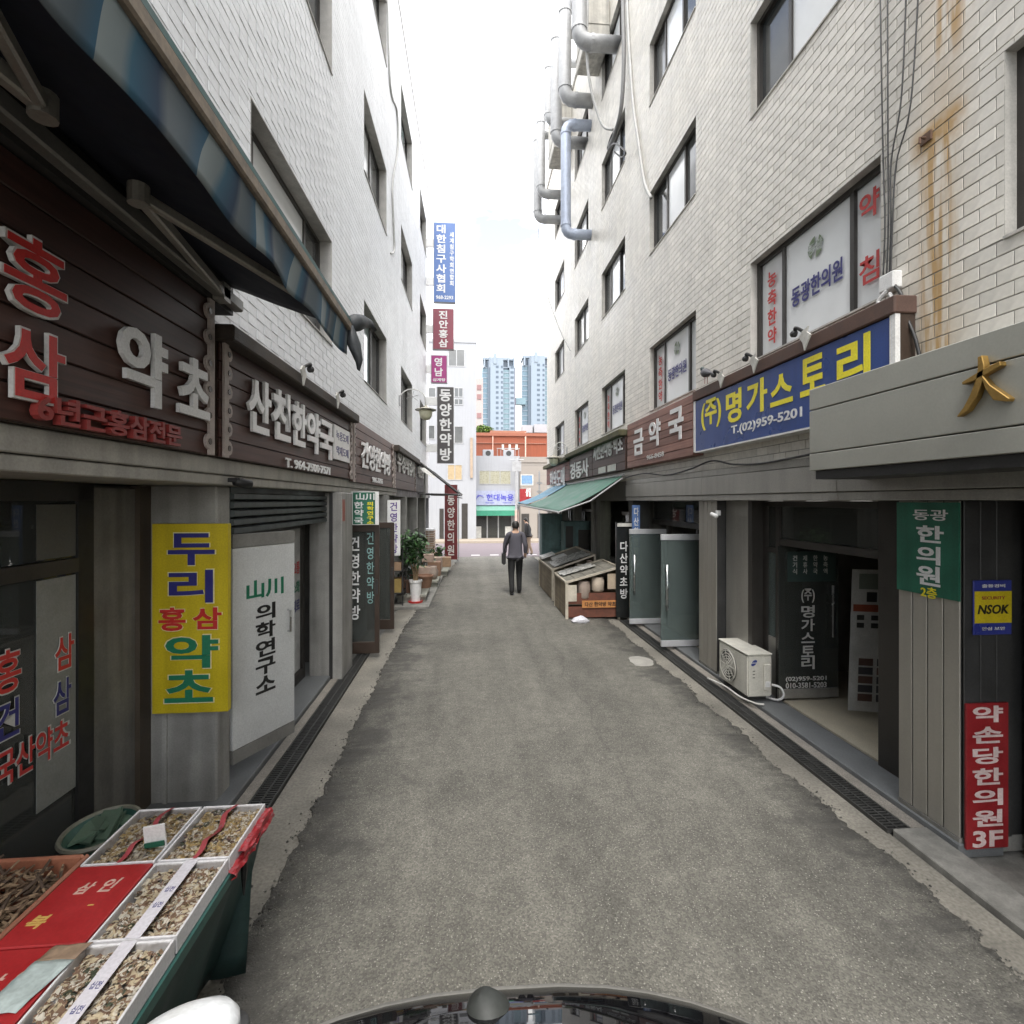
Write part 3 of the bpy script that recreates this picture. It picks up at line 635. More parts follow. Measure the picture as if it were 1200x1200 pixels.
def room(x0, x1, y0, y1, z0, z1, mat, floor, name='shop_interior'):
    m = MB()
    m.quad((x1, y0, z0), (x1, y1, z0), (x1, y1, z1), (x1, y0, z1)); m.quad((x0, y1, z0), (x1, y1, z0), (x1, y1, z1), (x0, y1, z1)); m.quad((x0, y0, z0), (x1, y0, z0), (x1, y0, z1), (x0, y0, z1)); m.quad((x0, y0, z1), (x1, y0, z1), (x1, y1, z1), (x0, y1, z1))
    return m, floor, (x0, x1, y0, y1, z0)
def add_room(bld, x0, x1, y0, y1, z0, z1, mat, floor, left=False):
    m, f, q = room(x0, x1, y0, y1, z0, z1, mat, floor); r = m.build('shop_interior', mat, bld, left=left)
    MB().box(x0, x1, y0, y1, -.02, z0).build('interior_floor', floor, bld, left=left)
add_room(RB, XG + .05, 6.4, 3.4, 6.0, .078, 2.198, INT, TERR)
# a shelf row deep in the room
def shelf(bld, x0, x1, y0, y1, z0, n, mat, left=False, goods=None):
    s_ = MB().box(x0, x1, y0, y1, z0, z0 + .03)
    h = .42
    for i in range(n): s_.box(x0, x1, y0, y1, z0 + (i + 1) * h, z0 + (i + 1) * h + .025)
    s_.box(x0, x1, y0, y0 + .03, z0, z0 + n * h); s_.box(x0, x1, y1 - .03, y1, z0, z0 + n * h)
    sh = s_.build('shelf', mat, bld, left=left)
    for i in range(n):
        y = y0 + .06
        while y < y1 - .2:
            w = random.uniform(.1, .2); hh = random.uniform(.14, .34)
            B(x0 + .04, x1 - .04, y, y + w, z0 + i * h + .031, z0 + i * h + .031 + hh).build('carton', random.choice(goods), sh, left=left, bevel=.006)
            y += w + random.uniform(.01, .06)
GOODS = [CARD, CARDP, REDB, M('gold carton', (.34, .24, .08), .5), M('ivory carton', (.5, .47, .4), .6), GREENB]
shelf(RB, 5.9, 6.3, 3.6, 5.8, .08, 4, INT, goods=GOODS)
# bay with two green glass doors
SATIN = M('satin steel', (.55, .56, .58), .4, metal=.3, var=.15)
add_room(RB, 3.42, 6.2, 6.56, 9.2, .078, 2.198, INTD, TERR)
shelf(RB, 5.6, 6.0, 6.8, 9.0, .08, 4, INT, goods=GOODS)
for u0, u1, Y, zt, zb_ in ((775, 822, 7.2, 1.70, .055), (738, 782, 8.58, 1.70, .055)):
    x0, _ = onY(u0, 700, Y); x1 = x0 + .66
    d = B(x0, x1, Y, Y + .04, zb_ + .03, zb_ + .12).build('door', SATIN, RB, bevel=.004)
    B(x0, x1, Y, Y + .04, zt - .07, zt + .015).build('door_rail', SATIN, d, bevel=.004)
    B(x0 + .002, x1, Y + .013, Y + .027, zb_ + .121, zt - .071).build('door_glass', FROST, d)
    hm = MB(); hx = x0 + .07
    hm.tube([(hx, Y - .045, .62), (hx, Y - .045, 1.28)], .016)
    for hz in (.7, 1.2): hm.tube([(hx, Y - .045, hz), (hx, Y + .013, hz)], .010)
    hm.build('door_handle', CHROME, d, smooth=True)
B(3.4, 3.46, 6.56, 9.2, 1.78, 1.86).build('transom', DARKF, RB); B(3.43, 3.44, 6.56, 9.2, 1.865, 2.19).build('transom_pane', GLSD, RB)
for y in (7.35, 8.5): B(3.4, 3.47, y - .03, y + .03, .07, 1.775).build('door_post', DARKF, RB)
# recessed entrance right beside the camera: frame, glass, lock
B(3.36, 3.45, 2.55, 2.62, .05, 2.2).build('door_post', GUNM, RB)
B(3.38, 3.395, 1.2, 2.55, .12, 2.15).build('entrance_pane', GLSD, RB)
add_room(RB, 3.46, 6.2, -3.5, 2.9, .078, 2.198, INTD, TERR)
B(3.05, 3.36, .6, 2.45, .02, .10).build('entrance_step', GRAN, RB, bevel=.01)
lk = B(3.30, 3.375, 2.42, 2.50, .92, 1.12).build('door_lock', CHROME, RB, bevel=.01)
B(3.297, 3.3, 2.43, 2.49, 1.0, 1.09).build('lock_keypad', BLACK, lk)
MB().tube([(3.32, 2.40, 1.0), (3.27, 2.40, 1.0), (3.27, 2.28, 1.0)], .012).build('lock_handle', CHROME, lk)
# bays below the awning and beyond
B(3.05, 3.35, 9.25, 9.5, 0, 2.58).build('pier', M('dark pier', (.06, .062, .058), .6), RB)
B(3.06, 3.4, 9.5, 19.4, 2.2, 2.584).build('lintel', INTD, RB)
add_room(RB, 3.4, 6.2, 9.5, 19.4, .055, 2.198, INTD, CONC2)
for u in (701,):
    y, _ = onX(u, 640, 3.05); B(3.05, 3.3, y - .16, y + .16, 0, 2.2).build('pier', M('olive pier', (.17, .175, .14), .7, streak=.3), RB)
for y in (12.4, 14.6, 16.6, 18.6): B(3.08, 3.3, y, y + .22, 0, 2.2).build('pier', PIER, RB)
for a, b in ((9.5, 10.9), (12.62, 14.6), (14.82, 16.6), (16.82, 18.6)):
    w = MB().box(3.34, 3.38, a, b, .06, .5).box(3.34, 3.38, a, b, 1.9, 1.97).box(3.34, 3.38, (a + b) / 2 - .03, (a + b) / 2 + .03, .5, 1.9).build('shop_front', DARKF, RB)
    B(3.355, 3.365, a, b, .505, 1.895).build('pane', GLSD, w)
# ---- flue pipes on the right wall
def pipe(pts, r, mat, name, group, lab):
    # rounded corners
    P = [Vector(p) for p in pts]; out = [P[0]]
    for i in range(1, len(P) - 1):
        a = (P[i - 1] - P[i]).normalized(); b = (P[i + 1] - P[i]).normalized(); rr = r * 1.6
        for t in (0, .25, .5, .75, 1):
            out.append(P[i] + a * rr * (1 - t) ** 2 + b * rr * t ** 2)
    out.append(P[-1])
    t = thing(name, lab, 'pipe', tuple(P[0]), group)
    MB().tube(out, r, 14).build('pipe_run', mat, t, smooth=True)
    for i in range(1, len(P) - 1): 
        for q in (P[i] + (P[i - 1] - P[i]).normalized() * r * 1.75, P[i] + (P[i + 1] - P[i]).normalized() * r * 1.75):
            ax = (P[i] - q).normalized(); MB().lathe([(r * 1.0, -.03), (r * 1.09, -.03), (r * 1.09, .03), (r * 1.0, .03)], q, 14, ax).build('joint_collar', mat, t)
PL_ = ['grey flue pipe beside the first cream duct housing, with the widest bend', 'thick grey flue pipe just before the bluish pipe', 'grey flue pipe just past the bluish pipe', 'thin grey flue pipe starting high under the roof of the cream building', 'grey flue pipe past the second cream duct housing', 'last grey flue pipe before the far corner of the cream building']
for Y, z0, xo, r, z1 in ((10.35, 11.62, 2.28, .15, 14.6), (12.3, 11.97, 2.36, .155, 14.35), (13.25, 11.6, 2.31, .145, 14.5), (14.3, 12.9, 2.28, .12, 14.6), (16.2, 12.0, 2.33, .14, 14.5), (16.75, 11.5, 2.30, .14, 14.3)):
    pipe([(XR + .1, Y, z0), (xo, Y, z0), (xo, Y, z1), (XR + .12, Y, z1)] if z1 > 14.29 else [(XR + .1, Y, z0), (xo, Y, z0), (xo, Y, z1)], r, GALV, 'flue_pipe', 'flue pipes on the cream building', PL_.pop(0))
pipe([(XR + .1, 12.5, 8.8), (2.42, 12.5, 8.8), (2.42, 12.5, 11.5), (XR + .1, 12.5, 11.52)], .125, GALVB, 'flue_pipe', None, 'bluish lower flue pipe bent back into the cream wall below the other pipes')

# boxy duct housings between the pipes under the roof
for k, (y0, y1, x0, z0, lb) in enumerate(((10.75, 11.75, 2.52, 12.1, 'cream boxy duct housing under the roof beside the largest flue pipe'), (14.75, 15.75, 2.5, 12.5, 'cream boxy duct housing under the roof between the far flue pipes'))):
    t = thing('duct_housing', lb, 'duct', (x0, y0, z0)); DH = M('cream sheet metal', (.50, .48, .43), .6, streak=.3, var=.2)
    B(x0, XR - .007, y0, y1, z0, RTOP + .2).build('housing', DH, t, bevel=.02)
    B(x0 - .012, XR - .008, y0 - .012, y1 + .012, RTOP - .35, RTOP - .31).build('flange', DH, t); B(x0 - .012, XR - .008, y0 - .012, y1 + .012, z0 + .3, z0 + .34).build('flange', DH, t)
# ================================================================== LEFT GROUND FLOOR (parts of the building)
m = MB(); m.box(-2.35, -1.66, -5, 11.2, 2.31, 2.375); m.box(-2.35, -1.645, -5, 11.2, 2.38, 2.485)
m.build('lintel_beam', M('grey lintel', (.40, .385, .345), .6, var=.15, streak=.2), LB, left=True, bevel=.006)
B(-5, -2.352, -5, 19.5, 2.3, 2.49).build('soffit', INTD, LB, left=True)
B(-2.35, -1.7, 11.21, 19.5, 2.3, 2.49).build('lintel_beam', GUNM, LB, left=True)
XF = -2.23
_y = lambda u, x=XF: onL(u, 650, x)[0]
ya, yb_, yc, yd = _y(92), _y(110), _y(160), 3.80
B(XF - .05, XF, ya, yb_, .07, 2.3).build('window_post', BLACK, LB, left=True)
B(XF - .05, XF, -3, ya - .002, .07, .22).build('window_rail', BLACK, LB, left=True)
zr = onL(60, 668, XF)[1]
B(XF - .045, XF + .004, -3, ya - .002, zr - .035, zr + .045).build('window_rail', DARKF, LB, left=True)
B(XF - .05, XF, -3, yb_, 2.2, 2.305).build('window_rail', DARKF, LB, left=True)
p_ = B(XF - .03, XF - .02, -3, ya, .22, zr - .04).build('pane', GLSD, LB, left=True)
B(XF - .03, XF - .02, -3, ya, zr + .05, 2.2).build('pane', GLSD, LB, left=True)
B(XF - .04, XF - .01, yb_ + .002, yc, .07, 2.28).build('wall_panel', M('dim grey panel', (.17, .165, .15), .7, var=.25, streak=.3), LB, left=True)
B(XF - .05, XF + .02, yc + .002, yd - .002, .07, 2.3).build('window_post', M('brown post', (.07, .055, .04), .5), LB, left=True)
B(XF - .016, XF - .012, _y(46), ya - .004, .55, zr - .05).build('window_film', M('grey film', (.23, .235, .22), .5), LB, left=True)
B(XF - .016, XF - .012, _y(46), ya - .004, zr + .06, 2.18).build('window_film', M('dark grey film', (.09, .09, .08), .5), LB, left=True)
def rectL(u0, u1, vt, vb, x):
    um = (u0 + u1) / 2; a_ = onL(u0, 500, x)[0]; b_ = onL(u1, 500, x)[0]; zt = onL(um, vt, x)[1]; zb_ = onL(um, vb, x)[1]
    return (x, (a_ + b_) / 2, (zt + zb_) / 2), b_ - a_, zt - zb_
def rectR(u0, u1, vt, vb, x):
    um = (u0 + u1) / 2; a_ = onX(u0, 500, x)[0]; b_ = onX(u1, 500, x)[0]; zt = onX(um, vt, x)[1]; zb_ = onX(um, vb, x)[1]
    return (x, (a_ + b_) / 2, (zt + zb_) / 2), a_ - b_, zt - zb_
def textL(s, u0, u1, vt, vb, x, mat, parent, depth=.004, bold=.02, outline=None, **k):
    c, w, h = rectL(u0, u1, vt, vb, x)
    if outline: text('lettering', s, outline, parent, c, _RL, _UP, w * 1.07, h * 1.07, depth, bold + .03, left=True, **k); c = (c[0] + depth * 1.02, c[1], c[2]); depth *= .15
    return text('lettering', s, mat, parent, c, _RL, _UP, w, h, depth, bold, left=True, **k)
def textR(s, u0, u1, vt, vb, x, mat, parent, depth=.004, bold=.02, **k):
    c, w, h = rectR(u0, u1, vt, vb, x); return text('lettering', s, mat, parent, c, _RR, _UP, w, h, depth, bold, **k)
xg = XF - .018
OW = M('dim white outline', (.5, .5, .48), .5)
textL('홍', -8, 24, 762, 812, xg + .01, RED, LB, .003, .02, OW); textL('건', -8, 22, 822, 866, xg + .01, NAVY, LB, .003, .02, OW)
textL('삼', 64, 86, 744, 784, xg + .01, RED, LB, .003, .02, OW); textL('삼', 62, 83, 796, 836, xg + .01, NAVY, LB, .003, .02, OW)
textL('국산약초', -6, 80, 862, 902, xg + .01, RED, LB, .003, .02, OW)
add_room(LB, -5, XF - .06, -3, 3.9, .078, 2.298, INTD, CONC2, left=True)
MB().quad((-5, -3, .08), (-5, 3.9, .08), (-5, 3.9, 2.29), (-5, -3, 2.29)).build('shop_interior', INTD, LB, left=True)
shelf(LB, -2.75, -2.4, .6, 3.1, .08, 2, M('display shelf', (.12, .06, .035), .5), left=True, goods=GOODS)
shelf(LB, -4.6, -4.2, .6, 3.6, .08, 5, INT, left=True, goods=GOODS)
pier1 = MB().box(-2.5, -1.77, 3.80, 4.0, 0, 2.308).build('pier', PIER, LB, left=True, bevel=.012)
MB().box(-2.13, -2.10, 3.785, 3.802, 0, .98).build('pier_conduit', PIER, LB, left=True)
# second bay: roller shutter, filmed glass
sh_ = MB().box(-1.80, -1.77, 4.01, 6.39, 2.26, 2.306).build('shutter', GUNM, LB, left=True)
for i in range(5):
    z = 1.94 + i * .066; sl_ = MB()
    sl_.v += [(-1.79, 4.01, z), (-1.745, 4.01, z + .012), (-1.745, 4.01, z + .05), (-1.79, 4.01, z + .064), (-1.79, 6.39, z), (-1.745, 6.39, z + .012), (-1.745, 6.39, z + .05), (-1.79, 6.39, z + .064)]
    sl_.f += [(0, 1, 5, 4), (1, 2, 6, 5), (2, 3, 7, 6), (3, 2, 1, 0), (4, 5, 6, 7), (0, 4, 7, 3)]
    sl_.build('shutter_slat', M('shutter steel', (.10, .115, .115), .5, metal=.4, streak=.2), sh_, left=True)
add_room(LB, -4.5, -2.06, 4.0, 6.4, .078, 2.298, INTD, SLATE, left=True)
fr = MB().box(-2.06, -2.0, 4.02, 4.1, .078, 2.2).box(-2.06, -2.0, 6.30, 6.38, .078, 2.2).box(-2.06, -2.0, 4.1, 6.3, 1.88, 1.94).box(-2.06, -2.0, 5.2, 5.27, .078, 1.88).box(-2.06, -2.0, 4.1, 6.3, .078, .2)
sf = fr.build('shop_front', DARKF, LB, left=True)
B(-2.04, -2.03, 5.275, 6.295, .205, 1.875).build('pane', M('white filmed glass', (.55, .56, .55), .15), sf, left=True)
B(-2.04, -2.03, 4.105, 5.195, .205, 1.875).build('pane', GLSD, sf, left=True)
B(-2.04, -2.03, 4.105, 6.295, 1.945, 2.19).build('pane', GLSD, sf, left=True)
for s_, v_, mt in (('사이요통', 667, RED), ('건위소화', 690, GREENL), ('만성피로', 712, NAVY)): textL(s_, 334, 351, v_ - 7, v_ + 8, -2.026, mt, sf, .002, .02)
pl2 = MB().box(-1.96, -1.57, 6.4, 6.93, 0, 2.306).build('pier', PIER, LB, left=True, bevel=.012)
B(-1.72, -1.68, 6.39, 6.402, 0, 2.30).build('pier_groove', GUNM, pl2, left=True)
# third bay with two open brown doors
add_room(LB, -4.5, -2.1, 6.95, 9.7, .078, 2.298, INTD, SLATE, left=True)
BROWNF = M('dark wood frame', (.045, .030, .022), .45, var=.2)
door_leaves = []
for k_, (Y, x0, x1, zt) in enumerate(((7.3, -1.70, -1.235, 1.86), (8.65, -1.66, -1.22, 1.84))):
    x0 -= shx(Y); x1 -= shx(Y)
    d = MB().box(x0, x0 + .06, Y, Y + .045, .07, zt).box(x1 - .06, x1, Y, Y + .045, .07, zt).box(x0 + .06, x1 - .06, Y, Y + .045, .07, .23).box(x0 + .06, x1 - .06, Y, Y + .045, zt - .09, zt).build('door', BROWNF, LB, left=True, bevel=.004)
    B(x0 + .06, x1 - .06, Y + .018, Y + .026, .23, zt - .09).build('door_glass', GLSD, d, left=True)
    B(x1 - .045, x1 - .015, Y - .02, Y, .9, 1.1).build('door_handle', GUNM, d, left=True)
    door_leaves.append((d, x0, x1, Y))
d, x0, x1, Y = door_leaves[0]
text('door_lettering', '건영한약방', LETW, d, ((x0 + x1) / 2 - .10, Y + .014, 1.12), _RC, _UP, .14, 1.16, .003, .02, True, left=True)
text('door_lettering', '건영한약방', M('teal reflection', (.22, .38, .37), .5), d, ((x0 + x1) / 2 + .11, Y + .016, 1.26), _RC, _UP, .10, 1.0, .003, .01, True, left=True)  # teal column paints the reflection of the white name in the glass
wl3 = B(-2.09, -2.02, 8.9, 9.7, .07, 2.3).build('wall_panel', PIER, LB, left=True)
MB().box(-1.95, -1.62, 9.7, 10.1, 0, 2.306).build('pier', PIER, LB, left=True, bevel=.012)
add_room(LB, -4.5, -2.1, 10.15, 19.3, .065, 2.298, INTD, CONC2, left=True)
for y in (12.6, 14.9, 17.2): MB().box(-1.95, -1.65, y, y + .25, 0, 2.306).build('pier', PIER, LB, left=True, bevel=.01)
for a_, b_ in ((10.2, 12.5), (12.9, 14.8), (15.2, 17.1)):
    w = MB().box(-2.05, -2.0, a_, b_, .06, .3).box(-2.05, -2.0, a_, b_, 1.9, 1.97).box(-2.05, -2.0, (a_ + b_) / 2 - .03, (a_ + b_) / 2 + .03, .3, 1.9).build('shop_front', DARKF, LB, left=True)
    B(-2.03, -2.02, a_, b_, .305, 1.895).build('pane', GLSD, w, left=True)
# brick end pier of the left row
bp = B(-1.95, -1.45, 18.2, 18.9, 0, 1.2).build('brick_pier', GROUT_L, LB, left=True)
BR = M('buff brick', (.34, .25, .18), .85, isl=.3)
bk = MB()
for r in range(14):
    for x in range(3): bk.box(-1.95 + x * .17 + .005, -1.95 + x * .17 + .16, 18.19, 18.2, r * .082 + .01, r * .082 + .075)
    for y in range(4): bk.box(-1.45, -1.44, 18.2 + y * .175 + .005, 18.2 + y * .175 + .165, r * .082 + .01, r * .082 + .075)
bk.build('brick_courses', BR, bp, left=True, kind='stuff')

# ================================================================== SIGNS
def plank_sign(label, x, y0, y1, z0, z1, n, mat, side, cap=None, trim=None, loc=None, frame=DBROWN):
    """board on the wall at x facing the alley; side 'L' faces +X, 'R' faces -X"""
    sg = 1 if side == 'L' else -1; lf = side == 'L'
    t = thing('shop_sign', label, 'sign', (x + (shx(y0) if lf else 0), y0, z0))
    B(x - sg * .14, x - sg * .016, y0, y1, z0, z1).build('backing', frame, t, left=lf)
    h = (z1 - z0) / n
    for i in range(n): B(x - sg * .016, x + sg * .002 * (i % 2), y0 + .004, y1 - .004, z0 + i * h + .003, z0 + (i + 1) * h - .004).build('plank', mat, t, left=lf, bevel=.004)
    if cap:
        cm, hh, out = cap; B(x - sg * .16, x + sg * out, y0 - .02, y1 + .02, z1 + .002, z1 + hh).build('cap_board', cm, t, left=lf, bevel=.012)
    if trim:
        for ye in trim:
            tm = MB().box(x + sg * .004, x + sg * .02, ye - .03, ye + .03, z0, z1)
            k = 6
            for i in range(k):
                zc = z0 + (i + .5) * (z1 - z0) / k; yo = ye + (.03 if ye > (y0 + y1) / 2 else -.03) * -1
                tm.lathe([(.048, -.008), (.048, .008)], (x + sg * .012, yo, zc), 12, (1, 0, 0))
            tb = tm.build('scalloped_trim', TRIM, t, left=lf)
            hm = MB()
            for i in range(k): hm.lathe([(.02, -.002), (.02, .002)], (x + sg * .023, ye + (-.03 if ye > (y0 + y1) / 2 else .03), z0 + (i + .5) * (z1 - z0) / k), 8, (1, 0, 0))
            hm.build('trim_holes', DBROWN, tb, left=lf)
    return t
xs = -1.60
s1 = plank_sign('dark wooden board with red and white raised letters behind the blue awning', xs, -1.2, onL(251, 450, xs)[0], 2.488, 3.46, 7, WOODS, 'L', trim=[onL(245, 450, xs)[0]])
textL('홍', -2, 72, 280, 366, xs + .012, RED, s1, .018, .018, LETWD); textL('삼', -2, 70, 386, 468, xs + .012, RED, s1, .018, .018, LETWD)
textL('약', 136, 192, 384, 474, xs + .012, LETW, s1, .022, .03); textL('초', 206, 242, 420, 488, xs + .012, LETW, s1, .022, .03)
c_, w_, h_ = rectL(50, 212, 482, 512, xs + .012); text('lettering', '6년근홍삼전문', REDD, s1, (c_[0], c_[1] - .05, 2.555), _RL, _UP, w_ * 1.02, .115, .03, .05, left=True)
ye = onL(412, 500, xs)[0]; yn = onL(257, 500, xs)[0]
s2 = plank_sign('dark wooden board with white raised name and telephone number under a ragged cap', xs, yn, ye, 2.488, 3.24, 6, WOODS, 'L', cap=(CAPD, .11, .10), trim=[yn + .06, ye - .05])
for i, ch in enumerate('산천한약국'):
    u0 = (288, 317, 341, 358, 373)[i]; u1 = (315, 338, 357, 373, 389)[i]; vt = (444, 458, 472, 483, 494)[i]; vb = (508, 516, 523, 531, 538)[i]
    textL(ch, u0, u1, vt, vb, xs + .012, LETW, s2, .022, .03)
c_, w_, h_ = rectL(334, 386, 535, 551, xs + .012); text('lettering', 'T. 964-7500·7571', LETW, s2, (c_[0], c_[1], 2.535), _RL, _UP, w_, .085, .012, .03, left=True)
c_, w_, h_ = rectL(390, 408, 502, 540, xs + .01); pq = B(c_[0], c_[0] + .02, c_[1] - w_ / 2, c_[1] + w_ / 2, c_[2] - h_ / 2, c_[2] + h_ / 2).build('plaque', WHITE, s2, left=True)
for k_, s_ in enumerate(('녹용도매', '약재도매')): text('plaque_lettering', s_, NAVY, pq, (c_[0] + .021, c_[1], c_[2] + (.09 - .18 * k_)), _RL, _UP, w_ * .8, .11, .002, .015, left=True)
y3 = onL(461, 540, xs)[0]
s3 = plank_sign('reddish brown wooden board with white raised letters beside the wall lamp', xs, ye + .03, y3, 2.46, 3.33, 7, WOODS2, 'L', trim=[ye + .1, y3 - .08])
textL('건영한약방', 423, 457, 524, 553, xs + .012, LETW, s3, .02, .02)
c_, w_, h_ = rectL(436, 448, 560, 568, xs + .012); text('lettering', '966-7755', LETW, s3, (c_[0], c_[1], 2.54), _RL, _UP, w_, .09, .01, .03, left=True)
y4 = onL(487, 540, xs)[0]; y5 = onL(499, 540, xs)[0]
s4 = plank_sign('dark board with pale letters next to the reddish brown board', xs, y3 + .04, y4, 2.46, 3.2, 4, WOODS, 'L', cap=(CAPD, .13, .12), trim=[y3 + .12, y4 - .1])
textL('우성약업사', 465, 485, 533, 556, xs + .012, LETWD, s4, .03, .015)
s5 = plank_sign('black board with faint letters behind the black tube awning frame', xs, y4 + .05, y5 - .6, 2.46, 3.2, 4, M('sooty boards', (.035, .03, .028), .6), 'L', cap=(CAPD, .1, .1))
textL('대한당', 489, 496, 545, 560, xs + .012, LETWD, s5, .03, .04)
B(-1.7, -1.55, y5 - .55, y5 + .2, 2.3, 3.15).build('blank_sign', M('grey box sign', (.40, .40, .38), .5), None, left=True, label='blank grey box sign at the end of the white building', cat='sign')
# ragged lamp brackets on the caps of two boards
def bracket(y, z, x, sg, lab, left):
    t = thing('lamp_bracket', lab, 'bracket', (x + (shx(y) if left else 0), y, z), None)
    MB().prism([(-.07, .0), (-.02, -.06), (.0, -.13), (.04, -.07), (.08, -.02), (.03, .02), (.05, .06), (-.03, .04)], (x + sg * .02, y, z), (0, sg, 0), (0, 0, 1), .012).build('bracket_plate', OFFW, t, left=left)
    pts = [(x + sg * (.0 + .07 * math.sin(a * .9)), y + .03 + .02 * a, z + .03 + .05 * math.sin(a)) for a in [i * .4 for i in range(8)]]
    MB().tube(pts, .014, 6).build('bracket_arm', GUNM, t, left=left)
    MB().lathe([(.0, .0), (.028, .01), (.03, .04), (.012, .06), (0, .062)], (x + sg * .05, y + .07, z + .03), 10, (.3 * sg, .8, .3)).build('lamp_stub', GUNM, t, left=left)
for u_, l_ in ((352, 'first weathered lamp bracket on the cap of the telephone number board'), (393, 'weathered lamp bracket above the small white plaque')):
    y_, _z = onL(u_, 450, -1.5); bracket(y_, 3.36, -1.5, 1, l_, True)
# ---- right hand boards
xr = 2.9
y0_, y1_ = onX(1043, 450, xr)[0], onX(815, 500, xr)[0]
sb = thing('shop_sign', 'blue light box sign with yellow name and white telephone number', 'sign', (xr, y0_, 2.84))
B(xr, xr + .14, y0_, y1_, 2.83, 3.47).build('light_box', BLUEB, sb, bevel=.006)
B(xr - .006, xr + .15, y1_ - .0, y1_ + .045, 2.825, 3.475).build('end_strip', WHITE, sb); B(xr - .006, xr + .03, y0_ - .05, y0_ - .002, 2.825, 3.475).build('end_strip', WHITE, sb); B(xr + .032, xr + .149, y0_ - .046, y0_ - .002, 2.825, 3.475).build('end_bracket', DBROWN, sb)
B(xr - .008, xr + .15, y0_, y1_, 2.812, 2.828).build('edge_strip', WHITE, sb)
B(xr - .02, xr + .15, y0_ - .06, y1_ + .05, 3.478, 3.60).build('cap_board', M('brown cap', (.10, .058, .045), .7, var=.3), sb, bevel=.008)
for ch, u0, u1, vt, vb, mt in (('(주)', 822, 845, 467, 502, YELL), ('명', 851, 869, 457, 495, YELL), ('가', 875, 899, 445, 484, YELL), ('스', 903, 929, 438, 474, YELL), ('토', 938, 967, 417, 462, YELL), ('리', 981, 1020, 396, 452, YELL)):
    textR(ch, u0, u1, vt, vb, xr - .001, mt, sb, .004, .05)
c_, w_, h_ = rectR(857, 940, 480, 508, xr - .001); text('lettering', 'T.(02)959-5201', LETW, sb, (c_[0], c_[1], c_[2] - .005), _RR, _UP, w_, .115, .003, .025)
for u_, l_ in ((846, 'weathered lamp bracket with a pigeon standing on it, on the blue sign'), (885, 'second lamp bracket on the blue sign, beside the pigeon'), (945, 'lamp bracket on the blue sign below the clinic window lettering')):
    y_, _z = onX(u_, 430, xr - .05); bracket(y_, 3.60, xr - .04, -1, l_, False)
pg = thing('pigeon', 'grey pigeon perched on the lamp bracket of the blue sign', 'pigeon', (xr - .06, y1_ - .42, 3.66))
px_, py_, pz_ = xr - .06, y1_ - .42, 3.70
MB().lathe([(0, -.15), (.022, -.13), (.028, -.08), (.05, -.02), (.056, .03), (.04, .075), (.02, .10), (0, .105)], (px_, py_, pz_ + .03), 10, (0, .9, .25)).build('body', M('pigeon grey', (.11, .11, .12), .6, isl=.1), pg, smooth=True)
MB().lathe([(0, -.03), (.022, -.015), (.027, .005), (.018, .022), (0, .03)], (px_, py_ + .10, pz_ + .10), 8).build('head', M('pigeon neck', (.05, .07, .07), .4), pg, smooth=True)
MB().tube([(px_, py_ + .12, pz_ + .10), (px_, py_ + .15, pz_ + .09)], [.007, .002], 6).build('beak', BLACK, pg)
for s_ in (-1, 1): MB().tube([(px_ + s_ * .015, py_, pz_), (px_ + s_ * .015, py_ + .005, pz_ - .1)], .004, 5).build('leg', REDD, pg)
sk = plank_sign('faded brown plank sign with white letters next to the blue sign', xr, y1_ + .07, onX(735, 520, xr)[0], 2.79, 3.585, 7, WOODR, 'R', frame=WOODR)
textR('금', 743, 754, 503, 533, xr - .004, LETW, sk, .012, .04); textR('약', 761, 774, 492, 523, xr - .004, LETW, sk, .012, .04); textR('국', 784, 801, 478, 516, xr - .004, LETW, sk, .012, .04)
c_, w_, h_ = rectR(758, 778, 530, 538, xr - .004); text('lettering', '966-8458', LETWD, sk, (c_[0], c_[1], 2.90), _RR, _UP, w_, .075, .004, .02)
ya_ = onX(733, 530, xr)[0]; yb2 = onX(694, 530, xr)[0]; yc2 = onX(667, 530, xr)[0]
sd = plank_sign('dark sign with a white lettered name under a row of white icicle shapes', xr, ya_, yb2 - .03, 2.78, 3.40, 4, WOODS, 'R', cap=(MOSS, .12, .14))
textR('자산한약방·약초', 696, 730, 514, 535, xr - .004, LETW, sd, .02, .015)
ic = MB()
for i in range(4):
    yc_ = ya_ + .55 + i * .42; ic.prism([(-.2, .10), (.2, .10), (.06, -.10), (-.02, -.05), (-.08, -.12)], (xr - .02, yc_, 3.36), (0, -1, 0), (0, 0, 1), .012)
ic.build('scalloped_trim', LETWD, sd)
for q in (ya_ + .6, ya_ + 1.35): B(xr - .02, xr - .002, q, q + .55, 2.80, 2.93).build('plaque', OFFW, sd)
se = plank_sign('dark sign with three white letters beyond the icicle sign', xr, yb2, yc2 - .03, 2.78, 3.40, 4, WOODS, 'R', cap=(MOSS, .12, .14)); textR('경동사', 669, 690, 540, 560, xr - .004, LETW, se, .02, .02)
c_, w_, h_ = rectR(669, 690, 538, 560, xr)
sf_ = plank_sign('red brown sign with white letters at the far end of the cream building', xr, yc2, 18.7, 2.78, 3.35, 5, wood_planks('red boards', (.20, .045, .035)), 'R', cap=(MOSS, .12, .14)); textR('한약도매', 645, 662, 550, 572, xr - .004, LETW, sf_, .02, .02)
